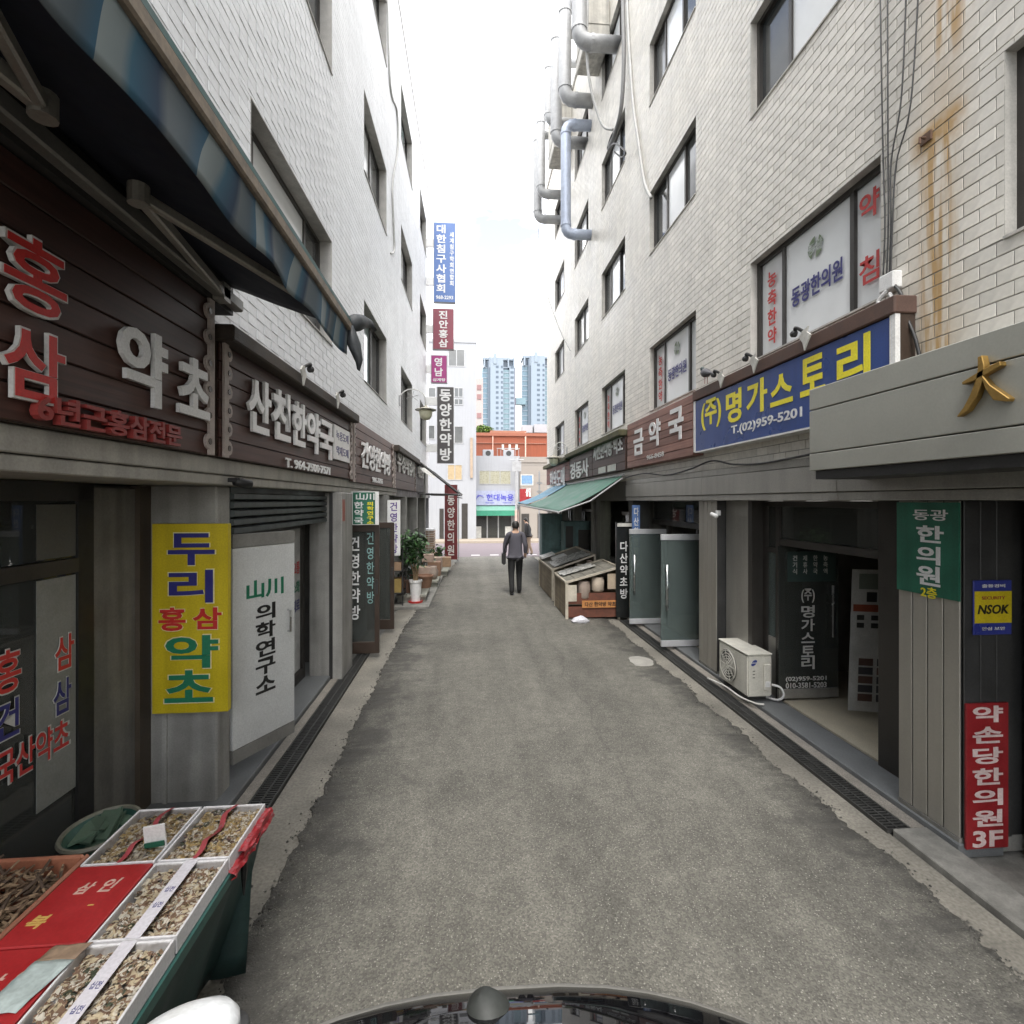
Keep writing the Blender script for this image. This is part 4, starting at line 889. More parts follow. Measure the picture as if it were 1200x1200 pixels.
# canopy with bronze character over the recessed entrance
cn = thing('entrance_canopy', 'grey panelled canopy with one bronze character above the entrance', 'canopy', (2.55, 3.6, 2.42))
for z0, z1 in ((2.425, 2.548), (2.556, 2.868), (2.876, 3.03)): B(2.55, 3.04, 1.1, 3.63, z0, z1).build('canopy_panel', CANOPY, cn, bevel=.004)
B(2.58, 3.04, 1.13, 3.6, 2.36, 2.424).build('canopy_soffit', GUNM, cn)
def stroke(pts, wd): return pts
cc, ww, hh = rectR(1127, 1190, 416, 484, 2.55)
dae = MB(); k = hh / 2
def curve_stroke(P, Wd):
    L_, R__ = [], []
    for i in range(len(P)):
        a_ = Vector(P[max(i - 1, 0)]); b_ = Vector(P[min(i + 1, len(P) - 1)]); t = (b_ - a_).normalized(); nrm = Vector((-t.y, t.x)); p = Vector(P[i])
        L_.append(tuple(p + nrm * Wd[i] / 2)); R__.append(tuple(p - nrm * Wd[i] / 2))
    return [(x * ww / 2, y * hh / 2) for x, y in L_ + R__[::-1]]
for P, Wd in (([(-.75, .18), (-.3, .28), (.2, .42), (.7, .55)], [.1, .2, .22, .16]), ([(-.05, .98), (0, .6), (-.06, .2), (-.3, -.35), (-.6, -.75), (-.95, -.98)], [.18, .26, .26, .28, .22, .04]), ([(.02, .28), (.25, -.15), (.55, -.5), (.98, -.72)], [.06, .2, .34, .12])):
    poly = curve_stroke(P, Wd)
    dae.prism(poly[::-1] if sum(poly[i][0] * poly[(i + 1) % len(poly)][1] - poly[(i + 1) % len(poly)][0] * poly[i][1] for i in range(len(poly))) < 0 else poly, (2.55, cc[1], cc[2] + .0), _RR, _UP, .035)
dae.build('lettering', BRONZE, cn, bevel=.004)
# small signs on the near steel pier
t = thing('wall_sign', 'green banner with white clinic name on the near steel pier', 'sign', (3.04, 3.1, 1.7))
B(3.035, 3.048, 2.925, 3.385, 1.575, 2.19).build('board', GREENB, t)
textR('동광', 1070, 1111, 597, 610, 3.034, LETW, t, .002, .015); textR('한', 1074, 1106, 616, 636, 3.034, LETW, t, .002, .05); textR('의', 1074, 1102, 640, 661, 3.034, LETW, t, .002, .05); textR('원', 1074, 1102, 663, 686, 3.034, LETW, t, .002, .05); textR('2층', 1079, 1098, 688, 701, 3.034, YELL, t, .002, .02)
YP = 2.915
def rectC(u0, u1, vt, vb, Y):
    a_, zt = onY(u0, vt, Y); b_, zb_ = onY(u1, vb, Y); return a_, b_, zb_, zt
a_, b_, z0, z1 = rectC(1130, 1179, 824, 991, YP)
t = thing('wall_sign', 'red vertical clinic board with white letters low on the near steel pier', 'sign', (a_, YP, z0))
B(a_, b_, YP - .015, YP, z0, z1).build('board', REDB, t, bevel=.002)
n_ = 7
for i, ch in enumerate(['약', '손', '당', '한', '의', '원', '3F']): text('lettering', ch, M('pinkish white letter', (.62, .50, .48), .5), t, ((a_ + b_) / 2, YP - .015, z1 - (i + .52) * (z1 - z0) / n_), _RC, _UP, (b_ - a_) * .72, (z1 - z0) / n_ * .8, .002, .03)
a_, b_, z0, z1 = rectC(1139, 1184, 680, 743, YP)
t = thing('security_plate', 'blue and yellow security company plate on the near steel pier', 'sign', (a_, YP, z0))
B(a_, b_, YP - .01, YP, z0, z1).build('board', M('plate blue', (.03, .04, .22), .35), t, bevel=.004)
B(a_ + .006, b_ - .006, YP - .013, YP - .0101, z0 + (z1 - z0) * .22, z0 + (z1 - z0) * .80).build('yellow_field', YELB, t)
text('lettering', 'NSOK', BLACKL, t, ((a_ + b_) / 2, YP - .0132, (z0 + z1) / 2 - .01), _RC, _UP, (b_ - a_) * .82, (z1 - z0) * .17, .002, .03, shear=.2)
for zz, s_, mt in ((z0 + (z1 - z0) * .12, '안심 보안', LETW), (z0 + (z1 - z0) * .68, 'SECURITY', REDD), (z0 + (z1 - z0) * .9, '출동경비', LETW)): text('lettering', s_, mt, t, ((a_ + b_) / 2, YP - .0132, zz), _RC, _UP, (b_ - a_) * .6, (z1 - z0) * .06, .002, .01)
# blue vertical sign by the glass doors, dark panel with white letters
a_, b_, z0, z1 = rectC(738, 746, 592, 664, 8.75)
t = thing('wall_sign', 'narrow blue vertical sign beside the green glass doors', 'sign', (a_, 8.75, z0)); B(a_ + .05, b_ + .06, 8.75, 8.79, z0, z1 + .0).build('board', M('dusty blue', (.08, .15, .33), .5), t); text('lettering', '다산한방약초', LETWD, t, ((a_ + b_) / 2 + .055, 8.749, (z0 + z1) / 2), _RC, _UP, .09, (z1 - z0) * .92, .002, .02, True)
a_, b_, z0, z1 = rectC(722, 740, 612, 708, 9.2)
t = thing('shop_window_panel', 'dark window panel with vertical white letters beside the wooden display case', 'panel', (a_, 9.2, z0)); B(a_, b_ + .1, 9.2, 9.23, .06, z1).build('board', M('dark glass board', (.02, .022, .022), .12), t)
text('lettering', '다산약초방', LETW, t, (onY(731, 650, 9.2)[0], 9.199, onY(731, 668, 9.2)[1]), _RC, _UP, .15, 1.05, .002, .02, True)
B(a_ + .02, b_ + .08, 9.19, 9.2, z1 - .08, z1 - .02).build('top_strip', OFFW, t)
# yellow board on the left pier
Y = 3.70; a_, b_, z0, z1 = rectC(178, 267, 614, 834, Y)
t = thing('wall_sign', 'yellow vertical board with blue, red and green letters on the grey pier', 'sign', (a_, Y, z0))
B(a_, b_, Y, Y + .05, z0, z1).build('board', YELB, t, bevel=.003)
def textC(ch, u0, u1, vt, vb, Y, mat, t, depth=.003, bold=.03, outline=None, **k_):
    a_, b_, zb_, zt = rectC(u0, u1, vt, vb, Y); c = ((a_ + b_) / 2, Y, (zt + zb_) / 2)
    if outline: text('lettering', ch, outline, t, c, _RC, _UP, (b_ - a_) * 1.05, (zt - zb_) * 1.06, depth, bold + .03, **k_); c = (c[0], Y - depth * 1.05, c[2]); depth *= .5
    text('lettering', ch, mat, t, c, _RC, _UP, b_ - a_, zt - zb_, depth, bold, **k_)
PALE = M('pale yellow outline', (.72, .68, .42), .5)
textC('두', 197, 252, 625, 662, Y - .001, NAVY, t, bold=.05, outline=PALE); textC('리', 198, 250, 668, 706, Y - .001, NAVY, t, bold=.05, outline=PALE); textC('홍', 186, 218, 712, 739, Y - .001, RED, t, bold=.03, outline=PALE); textC('삼', 226, 260, 712, 737, Y - .001, RED, t, bold=.03, outline=PALE)
textC('약', 194, 256, 745, 782, Y - .001, GREENL, t, bold=.05, outline=PALE); textC('초', 193, 250, 786, 822, Y - .001, GREENL, t, bold=.05, outline=PALE)
# white door swung open behind it
h0 = Vector((-1.775, 4.02, .22)); h1 = Vector((-1.50, 4.55, .22)); dd = (h1 - h0); ln = dd.length; dd.normalize(); nrm = Vector((dd.y, -dd.x, 0))
t = LB
wd = MB().obox(h0 + dd * ln / 2 + Vector((0, 0, .86)), dd * ln / 2, nrm * .02, Vector((0, 0, .76))).build('door', M('white door panel', (.60, .61, .60), .5, var=.06), LB)
MB().obox(h0 + dd * ln / 2 + Vector((0, 0, .045)), dd * ln / 2, nrm * .022, Vector((0, 0, .05))).build('door_rail', M('door rail', (.22, .215, .2), .5), wd)
MB().obox(h0 + dd * ln / 2 + Vector((0, 0, 1.675)), dd * ln / 2, nrm * .022, Vector((0, 0, .05))).build('door_rail', M('door rail', (.22, .215, .2), .5), wd)
def dtext(s_, a, z, w, h, mt, v=False): text('door_lettering', s_, mt, wd, h0 + dd * a + nrm * .021 + Vector((0, 0, z - .22)), dd, _UP, w, h, .003, .03, v)
dtext('山川', ln * .50, 1.50, .36, .15, GREENL)
for i, ch in enumerate('의학연구소'): dtext(ch, ln * .5, 1.31 - i * .145, .19, .13, BLACKL)
hp = h0 + dd * (ln - .07) + nrm * .05
MB().tube([hp + Vector((0, 0, .88)) - nrm * .03, hp + Vector((0, 0, .88)), hp + Vector((0, 0, 1.06)), hp + Vector((0, 0, 1.06)) - nrm * .03], .009).build('door_handle', CHROME, wd)
# green and white cloth banners by the brown doors
a_, b_, z0, z1 = rectC(411, 444, 576, 615, 7.2)
t = thing('cloth_banner', 'small green and white cloth banner hung over the brown door', 'banner', (a_, 7.2, z0))
B(a_, b_, 7.2, 7.205, z0, z1).build('cloth', WHITE, t); B(a_ + .03, b_ - .05, 7.196, 7.1995, z0 + .01, z1 - .01).build('green_field', GREENB, t)
textC('山川', 417, 439, 578, 586, 7.195, LETW, t, .002, .03); textC('한약국', 415, 426, 588, 614, 7.195, LETW, t, .002, .04, vertical=True); textC('의학연구소', 430, 438, 588, 614, 7.195, YELL, t, .002, .03, vertical=True)
a_, b_, z0, z1 = rectC(454, 469, 586, 651, 8.8)
t = thing('wall_sign', 'white vertical sign with purple letters above the potted tree', 'sign', (a_, 8.8, z0)); B(a_, b_, 8.8, 8.83, z0, z1).build('board', WHITE, t); text('lettering', '건영한약방', M('purple letter', (.10, .05, .25), .5), t, ((a_ + b_) / 2, 8.799, (z0 + z1) / 2), _RC, _UP, .13, (z1 - z0) * .92, .002, .02, True)
t = B(-1.575, -1.569, 6.42, 6.55, 1.95, 2.22).build('number_plate', M('dull red plate', (.30, .09, .07), .5), None, left=True, label='small dull red plate on the grey pier by the shutter', cat='sign')
# hanging signs at the end of the white building, facing down the alley
def hang(label, u0, u1, vt, vb, Y, mat, txts, brackets, border=GALV):
    a_, b_, z0, z1 = rectC(u0, u1, vt, vb, Y); xw = XL + shx(Y)
    t = thing('hanging_sign', label, 'sign', (a_, Y, z0)); B(a_, b_, Y, Y + .16, z0, z1).build('light_box', border, t, bevel=.01); B(a_ + .02, b_ - .02, Y - .008, Y - .0005, z0 + .02, z1 - .02).build('face', mat, t)
    for v in brackets:
        z = onY(u0, v, Y)[1]; B(xw, a_, Y + .04, Y + .12, z - .14, z + .14).build('bracket', WHITE, t)
    for s_, uu0, uu1, v0, v1, mt, vert in txts:
        textC(s_, uu0, uu1, v0, v1, Y - .009, mt, t, .004, .035, vertical=vert)
hang('tall blue hanging sign with white vertical letters above the others', 508, 534, 260, 355, 18.6, BLUEH, [('대한침구사협회', 511, 523, 263, 343, LETW, True), ('세계침구학회연합회', 527, 532, 272, 335, LETW, True), ('968-2293', 511, 531, 346, 351, LETW, False)], (284, 329))
hang('faded maroon hanging sign with white letters under the blue one', 507, 532, 361, 410, 18.6, REDH, [('진안홍삼', 514, 525, 364, 407, LETW, True)], (385,))
hang('magenta hanging sign with two white letters', 505, 524, 416, 449, 18.6, MAGH, [('영남', 509, 519, 419, 441, LETW, True), ('삼계탕', 507, 522, 443, 447, LETW, False)], (432,))
hang('long charcoal hanging sign with white vertical letters', 512, 532, 453, 543, 18.6, GREYH, [('동양한약방', 515, 529, 456, 540, LETW, True)], (470, 525))
a_, b_, z0, z1 = rectC(521, 536, 568, 655, 18.0)
t = thing('wall_sign', 'dark red standing vertical sign with white letters at the alley corner', 'sign', (a_, 18.0, 0)); B(a_, b_, 18.0, 18.1, .15, z1).build('board', M('dark red board', (.13, .014, .016), .4), t); text('lettering', '동양한의원', LETWD, t, ((a_ + b_) / 2, 17.998, 1.35), _RC, _UP, .26, 2.1, .003, .02, True)
B(b_ + .02, b_ + .06, 18.0, 18.06, .1, 2.6).build('post', GALV, t)
# ================================================================== AWNINGS
def wave_mat():
    m, n, l, p = _base('wave printed cloth')
    tcn = n.new('ShaderNodeTexCoord'); w = n.new('ShaderNodeTexWave'); w.bands_direction = 'Y'; w.wave_profile = 'SAW'
    w.inputs['Scale'].default_value = .75; w.inputs['Distortion'].default_value = 2.2; w.inputs['Detail'].default_value = 1; w.inputs['Detail Scale'].default_value = 2.5; l(tcn.outputs['Object'], w.inputs['Vector'])
    r = n.new('ShaderNodeValToRGB'); cr = r.color_ramp
    cr.elements[0].position = 0; cr.elements[0].color = (0.252, 0.300, 0.312, 1); cr.elements[1].position = .98; cr.elements[1].color = (0.030, 0.096, 0.162, 1)
    for ps, c in ((.22, (0.180, 0.222, 0.240, 1)), (.30, (0.036, 0.114, 0.180, 1)), (.5, (0.018, 0.042, 0.084, 1)), (.58, (0.120, 0.144, 0.162, 1)), (.8, (0.066, 0.096, 0.120, 1))):
        e = cr.elements.new(ps); e.color = c
    l(w.outputs['Fac'], r.inputs['Fac']); l(r.outputs['Color'], p.inputs['Base Color']); p.inputs['Roughness'].default_value = .7
    return m
aw = thing('folding_awning', 'dark blue folding arm awning with wave printed valance over the herb table', 'awning', (-1.6, 3.6, 3.5))
NAVYC = M('dark navy cloth', (.012, .016, .03), .8, var=.3)
YE = 3.64; xw, zw, xo, zo = -1.6, 3.66, -.83, 3.40
fb = MB(); n = 24; nyy = 30
for i in range(nyy + 1):
    y = .42 + (YE - .42) * i / nyy
    for j in range(n + 1):
        s_ = j / n; fb.v.append((xw + (xo - xw) * s_, y, zw + (zo - zw) * s_ - .012 * math.sin(s_ * math.pi) * (1 - .3 * math.sin(y * 2)) + .004 * noise.noise((y * 5, s_ * 6, 0))))
for i in range(nyy):
    for j in range(n):
        a_ = i * (n + 1) + j; fb.f.append((a_, a_ + 1, a_ + n + 2, a_ + n + 1))
fo = fb.build('canopy', NAVYC, aw, smooth=True); md = fo.modifiers.new('s', 'SOLIDIFY'); md.thickness = .006
B(-1.738, -1.60, 0.42, YE + .02, 3.468, 3.74).build('light_stop', M('dark leak cover', (.03, .028, .026), .7), aw, left=False)  # added dark box, stops light leaking between wall and canopy
B(-1.598, -1.53, 0.42, YE + .02, 3.49, 3.57).build('torsion_bar', M('awning bar', (.20, .195, .18), .5, metal=.3), aw, bevel=.01)
fbm = MB().box(xo - .02, xo + .025, 0.42, YE + .04, zo - .015, zo + .045); fbm.build('front_bar', M('weathered rail', (.23, .19, .15), .7, var=.4, vs=14), aw, bevel=.008)
B(xo - .022, xo + .02, 0.42, YE + .04, zo + .046, zo + .07).build('front_cover', M('teal trim', (.06, .13, .13), .6), aw)
va = MB(); nz_ = 6; ny2 = 120
for i in range(ny2 + 1):
    y = .42 + (YE - .42) * i / ny2
    for j in range(nz_ + 1):
        t_ = j / nz_; va.v.append((xo + .012 * math.sin(y * 9) * t_ - .02 * t_ + .006 * noise.noise((y * 3, t_, 2)), y, zo - .016 - .17 * t_ - .008 * t_ * math.sin(y * 13)))
for i in range(ny2):
    for j in range(nz_):
        a_ = i * (nz_ + 1) + j; va.f.append((a_, a_ + nz_ + 1, a_ + nz_ + 2, a_ + 1))
vo_ = va.build('valance', wave_mat(), aw, smooth=True); md = vo_.modifiers.new('s', 'SOLIDIFY'); md.thickness = .003
ARM = M('awning arm', (.34, .325, .29), .5, metal=.3)
for y, dy in ((3.42, -1.17), (.65, 1.12)):
    a_ = MB(); e0 = Vector((-1.56, y, 3.53)); e1 = Vector((-1.36, y + dy, 3.47)); e2 = Vector((xo - .04, y - .06, 3.39))
    a_.bar(e0, e1, .045, .06); a_.build('arm', ARM, aw, bevel=.008)
    MB().bar(e1, e2, .038, .05).build('arm', ARM, aw, bevel=.008)
    MB().lathe([(.04, -.04), (.04, .04)], e1, 12).build('elbow', ARM, aw); MB().bar(e0 + Vector((-.06, 0, 0)), e0 + Vector((.03, 0, 0)), .09, .11).build('arm_bracket', ARM, aw)
# bundled tarpaulin tied to the far end of the front rail
tb = MB(); P = [(xo + .02, YE + .02, 3.44), (xo + .03, YE + .10, 3.47), (xo + .05, YE + .22, 3.52), (xo + .09, YE + .34, 3.545), (xo + .12, YE + .40, 3.52)]
tb.tube(P, [.05, .065, .05, .03, .012], 12); tb.tube([(xo + .0, YE + .03, 3.42), (xo + .03, YE + .06, 3.30), (xo + .06, YE + .08, 3.2), (xo + .05, YE + .07, 3.13)], [.04, .045, .03, .012], 10)
for i, v in enumerate(tb.v):
    q = Vector(v); tb.v[i] = tuple(q + Vector((noise.noise(q * 22), noise.noise(q * 22 + Vector((9, 0, 0))), noise.noise(q * 22 + Vector((0, 9, 0))))) * .014)
tb.build('bundled_cloth', M('bundled cloth', (.045, .05, .055), .6, var=.4, vs=20), aw, smooth=True)
# green tarpaulin awning on the right
gw = thing('tarpaulin_awning', 'sagging green tarpaulin awning on a tube frame over the wooden cases', 'awning', (2.9, 9.6, 2.1))
def tarp(y0, y1, name, mat, zoff=0):
    fb = MB(); n = 14; m_ = 26
    for i in range(m_ + 1):
        y = y0 + (y1 - y0) * i / m_
        for j in range(n + 1):
            s_ = j / n; sag = .06 * math.sin(s_ * math.pi) + .03 * math.sin(s_ * math.pi) * math.sin((y - y0) * 2.4)
            fb.v.append((2.95 + (1.70 - 2.95) * s_, y, 2.68 + (2.0 + .012 * (y - 9.5) - 2.68) * s_ - sag + zoff + .012 * noise.noise((y * 2.2, s_ * 5, 1))))
    for i in range(m_):
        for j in range(n): a_ = i * (n + 1) + j; fb.f.append((a_, a_ + 1, a_ + n + 2, a_ + n + 1))
    o = fb.build(name, mat, gw, smooth=True); md = o.modifiers.new('s', 'SOLIDIFY'); md.thickness = .005
tarp(9.55, 15.2, 'tarpaulin', CLOTHG); tarp(14.9, 17.6, 'blue_tarpaulin', M('blue tarpaulin', (.07, .19, .28), .6), .03)
fr = MB(); fr.tube([(1.70, 9.5, 1.985), (1.70, 17.6, 2.07)], .022)
for y in (9.55, 12.4, 15.2, 17.5): fr.tube([(2.95, y, 2.64), (2.32, y, 2.20 + .006 * (y - 9.5)), (1.70, y, 1.985 + .012 * (y - 9.5))], .016)
fr.build('tube_frame', GALV, gw); MB().tube([(2.95, 9.5, 2.69), (2.95, 17.6, 2.69)], .025).build('wall_tube', GALV, gw)
MB().tube([(1.72, 17.5, 2.05), (1.72, 17.5, .05)], .02).build('post', GALV, gw)
# black bare tube awning frame on the left
bw = thing('awning_frame', 'bare black tube awning frame with torn white cloth at the end of the white building', 'awning', (-1.5, 15, 2.7))
fr = MB()
for y in (14.2, 16.2, 18.2):
    xq = -1.55 + shx(y); fr.tube([(xq, y, 3.15), (xq + .1, y, 3.22), (xq + .55, y, 2.85), (xq + 1.1, y, 2.42)], .025); fr.tube([(xq, y, 2.4), (xq + 1.1, y, 2.38)], .018)
for x_, z_ in ((.1, 3.22), (.6, 2.82), (1.1, 2.42), (1.1, 2.3)): fr.tube([(-1.55 + shx(14.2) + x_, 14.2, z_), (-1.55 + shx(18.2) + x_, 18.2, z_)], .02)
fr.build('tube_frame', BLACK, bw)
rg = MB()
for i in range(7):
    y = 14.4 + i * .55; rg.prism([(-.2, -.14), (.22, -.10), (.17, .12), (.02, .05), (-.16, .13)], (-1.38 + shx(y), y, 3.05), (.25, .9, .1), (.55, 0, -.6), .004)
rg.build('torn_cloth', OFFW, bw)
# ================================================================== WALL LAMPS, CABLES, CAMERAS
LAMPG = M('frosted lamp glass', (.62, .60, .44), .35)
def wall_lamp(lab, wx, y, z, sx, out):
    t = thing('wall_lamp', lab, 'lamp', (wx, y, z)); sg = sx
    B(wx, wx + sg * .03, y - .05, y + .05, z - .12, z + .12).build('wall_plate', GALV, t)
    P = [(wx + sg * .02, y, z - .05)] + [(wx + sg * (out * .5 - out * .5 * math.cos(a)), y, z + .28 * math.sin(a) * 1.0) for a in [i * math.pi / 10 for i in range(1, 10)]] + [(wx + sg * out, y, z - .12)]
    MB().tube(P, .014, 6).build('arm', M('white tube', (.62, .62, .6), .4), t, smooth=True)
    sc = MB()
    for a in (0, 1, 2): an = rad(60 * a + 20); sc.tube([(wx + sg * (out * .5 - .15 * math.cos(an)), y, z + .1 - .13 * math.sin(an)), (wx + sg * (out * .5 + .15 * math.cos(an)), y, z + .1 + .13 * math.sin(an))], .007, 5)
    sc.build('arm_scroll', GALV, t)
    c = (wx + sg * out, y, z - .2)
    MB().lathe([(.03, .1), (.05, .06), (.25, .0), (.25, -.012), (.04, .03)], c, 24).build('shade', M('lamp shade', (.42, .40, .34), .5, var=.2), t, smooth=True)
    MB().lathe([(.15, -.01), (.16, -.06), (.14, -.16), (.09, -.23), (0, -.25)], c, 20).build('globe', LAMPG, t, smooth=True)
    MB().lathe([(.02, -.01), (.035, -.08), (0, -.12)], c, 10).build('bulb', WHITE, t)
ly = 12.2; wall_lamp('scrolled arm wall lamp with pale globe on the white tiled building', XL + shx(ly), ly, 4.55, 1, .62)
wall_lamp('pale globed wall lamp on the cream building above the far red sign', XR, 15.5, 3.72, -1, .42)
def cable(lab, P, r, mat=None, group=None):
    t = MB().tube(P, r, 6); t.build('cable', mat or GUNM, None, smooth=True, label=lab, cat='cable', group=group)
def smooth_path(P, n=8):
    P = [Vector(p) for p in P]; out = []
    for i in range(len(P) - 1):
        p0, p1, p2, p3 = P[max(i - 1, 0)], P[i], P[i + 1], P[min(i + 2, len(P) - 1)]
        for k in range(n):
            t = k / n; out.append(.5 * ((2 * p1) + (-p0 + p2) * t + (2 * p0 - 5 * p1 + 4 * p2 - p3) * t * t + (-p0 + 3 * p1 - 3 * p2 + p3) * t ** 3))
    return out + [P[-1]]
WC = M('pale cable', (.45, .45, .44), .6)
cable('pale cable snaking down the white tiled wall between windows', smooth_path([(XL + shx(onL(u, v, XL)[0]) + .02, *onL(u, v, XL)) for u, v in ((452, -30), (456, 98), (464, 130), (465, 175), (459, 215), (460, 260), (461, 292), (457, 297))]), .022, WC)
def wp(u, v, off=.03): y, z = onX(u, v, XR - off); return (XR - off, y, z)
cable('thick grey cable hanging from the roof to a window of the cream building', smooth_path([wp(735, -120), wp(735, 0), wp(741, 110), wp(748, 165), wp(755, 212), wp(763, 232)]), .028, WC)
cable('dark cable bundle hanging down the cream wall near the flue pipes', smooth_path([wp(729, -120, .1), wp(730, 0, .1), wp(731, 70, .1), wp(728, 125, .1), wp(721, 155, .1), wp(714, 172, .1)]), .04, M('grey cable', (.22, .22, .22), .6))
cable('pale cable looping from the pipes to the dark cable bundle', smooth_path([(2.5, 10.2, 14.5), (2.45, 10.3, 12.6), (2.5, 10.5, 11.2), (2.8, 10.6, 10.2), (3.0, 10.4, 9.9)]), .03, WC)
cable('dark tangle of cable ends below the bundle', smooth_path([wp(722, 150, .1), wp(716, 160, .14), wp(712, 175, .1), wp(720, 168, .16), wp(733, 178, .12), wp(728, 184, .1), wp(720, 178, .1)]), .016)
for i, (ua, ub, l_) in enumerate(((1031, 1037, 'first thin black cable down the cream tiles to the white junction box'), (1040, 1041, 'second thin black cable down the cream tiles, beside the rust stain'), (1063, 1044, 'slanting thin black cable crossing to the junction box'), (1078, 1046, 'outer slanting thin cable nearest the rust stain'))):
    cable(l_, smooth_path([wp(ua, -40, .02), wp((ua * 2 + ub) / 3, 90 + 10 * i, .035), wp((ua + 2 * ub) / 3 - (6 if i > 1 else 0), 190, .02), wp(ub, 260, .03), wp(ub - 2, 322, .03)]), .0055)
cable('black cable hanging from the junction box behind the canopy', smooth_path([wp(1046, 332, .06), wp(1056, 345, .06), wp(1062, 370, .05), wp(1073, 398, .04), wp(1080, 430, .03)]), .012)
jy, jz = onX(1043, 332, 3.0); t = thing('junction_box', 'white junction box where the thin cables meet above the blue sign', 'junction box', (3.0, jy, jz)); B(2.97, 3.045, jy - .06, jy + .07, jz - .05, jz + .07).build('housing', WHITE, t, bevel=.008); MB().tube(smooth_path([(2.98, jy, jz - .05), (2.95, jy + .05, jz - .12), (2.97, jy - .05, jz - .16), (2.98, jy - .02, jz - .08)]), .014, 6).build('cable_loop', WC, t)
cable('black cable sagging along the tiles under the blue sign', smooth_path([(2.96, y, 2.62 + .05 * math.sin(y * 2.3) - .02 * math.sin(y * 5)) for y in (4.0, 4.5, 5.0, 5.5, 6.0, 6.6, 7.4, 8.4, 9.4)]), .011, BLACK)
cable('wire hanging from the far pipes of the cream building', smooth_path([(2.3, 16.7, 11.4), (2.4, 16.4, 9.5), (2.75, 15.5, 7.6), (3.0, 14.8, 6.6)]), .014, WC)
t = thing('security_camera', 'black dome security camera under the grey lintel by the yellow board', 'camera', (-1.6, 3.75, 2.3)); cy_ = 3.72; cx_ = -1.6
B(cx_ - .05, cx_ + .03, cy_ - .03, cy_ + .03, 2.33, 2.36).build('mount', BLACK, t); MB().lathe([(.0, -.07), (.03, -.065), (.032, .05), (.024, .06), (0, .06)], (cx_ + .03, cy_ + .03, 2.325), 12, (.5, .8, -.15)).build('housing', BLACK, t, smooth=True)
hy, hz = onX(842, 602, 3.03); t = thing('security_camera', 'small white camera on the second steel pier beside the glass doors', 'camera', (3.03, hy, hz)); B(3.0, 3.048, hy - .02, hy + .02, hz - .02, hz + .04).build('mount', WHITE, t); MB().lathe([(0, -.06), (.025, -.055), (.025, .04), (0, .045)], (2.98, hy, hz - .02), 10, (.3, -.9, -.3)).build('housing', WHITE, t, smooth=True)
# ================================================================== THINGS ON THE RIGHT
# air conditioner outdoor unit
t = thing('outdoor_unit', 'cream air conditioner outdoor unit standing on the step by the glass door', 'air conditioner', (2.93, 5.15, .07))
ax0, ax1, ay0, ay1, az0, az1 = 2.94, 3.21, 5.16, 5.78, .13, .57
B(ax0, ax1, ay0, ay1, az0, az1).build('casing', PLAST, t, bevel=.014, seg=2)
B(ax0 - .006, ax1 + .004, ay0 - .006, ay1 + .006, az1 + .001, az1 + .016).build('top_cover', PLAST, t, bevel=.005)
for y in (ay0 + .08, ay1 - .12): B(ax0 + .02, ax1 - .02, y, y + .05, .07, az0).build('foot', GUNM, t)
fc = (ax0 - .003, (ay0 + ay1) / 2 + .08, (az0 + az1) / 2)
MB().lathe([(.175, 0), (.175, .006), (0, .006)], fc, 28, (-1, 0, 0)).build('fan_well', M('painted fan shade', (.10, .10, .095), .7), t)  # flat dark disc, the shade of the fan recess put into its colour
gr = MB()
for r_ in (.04, .07, .10, .13, .16, .175): gr.tube([(fc[0] - .014, fc[1] + r_ * math.cos(a), fc[2] + r_ * math.sin(a)) for a in [i * math.pi / 14 for i in range(29)]], .0045, 5, False)
for i in range(10): an = i * math.pi / 5; gr.tube([(fc[0] - .014, fc[1], fc[2]), (fc[0] - .014, fc[1] + .175 * math.cos(an), fc[2] + .175 * math.sin(an))], .0035, 5)
gr.build('fan_grille', PLAST, t)
vc = B(3.11, 3.185, ay0 - .022, ay0, .2, .48).build('valve_cover', PLAST, t, bevel=.008); B(3.12, 3.175, ay0 - .03, ay0 - .022, .24, .30).build('cover_grip', WHITE, vc, bevel=.004)
MB().lathe([(.04, 0), (.04, .002), (0, .002)], (3.01, ay0 - .001, .49), 20, (0, -1, 0), 1.0, .55).build('badge', M('badge blue', (.03, .05, .22), .4), t)
text('lettering', 'SAMSUNG', LETW, t, (3.01, ay0 - .0035, .49), _RC, _UP, .062, .014, .001, .02)
for i in range(3): B(2.995, 3.02, ay0 - .002, ay0, .40 - i * .035, .408 - i * .035).build('print_mark', GUNM, t)
MB().tube(smooth_path([(3.2, ay0 - .01, .26), (3.27, ay0 - .05, .24), (3.30, ay0 - .06, .16), (3.26, ay0 - .02, .1), (3.2, ay0 + .1, .09)]), .012, 8).build('hose', WHITE, t, smooth=True)
MB().tube(smooth_path([(2.86, 5.9, .08), (2.92, 5.6, .09), (2.93, 5.3, .085), (2.99, 5.1, .09), (3.06, 5.06, .09)]), .010, 8).build('drain_hose', OFFW, t, smooth=True)
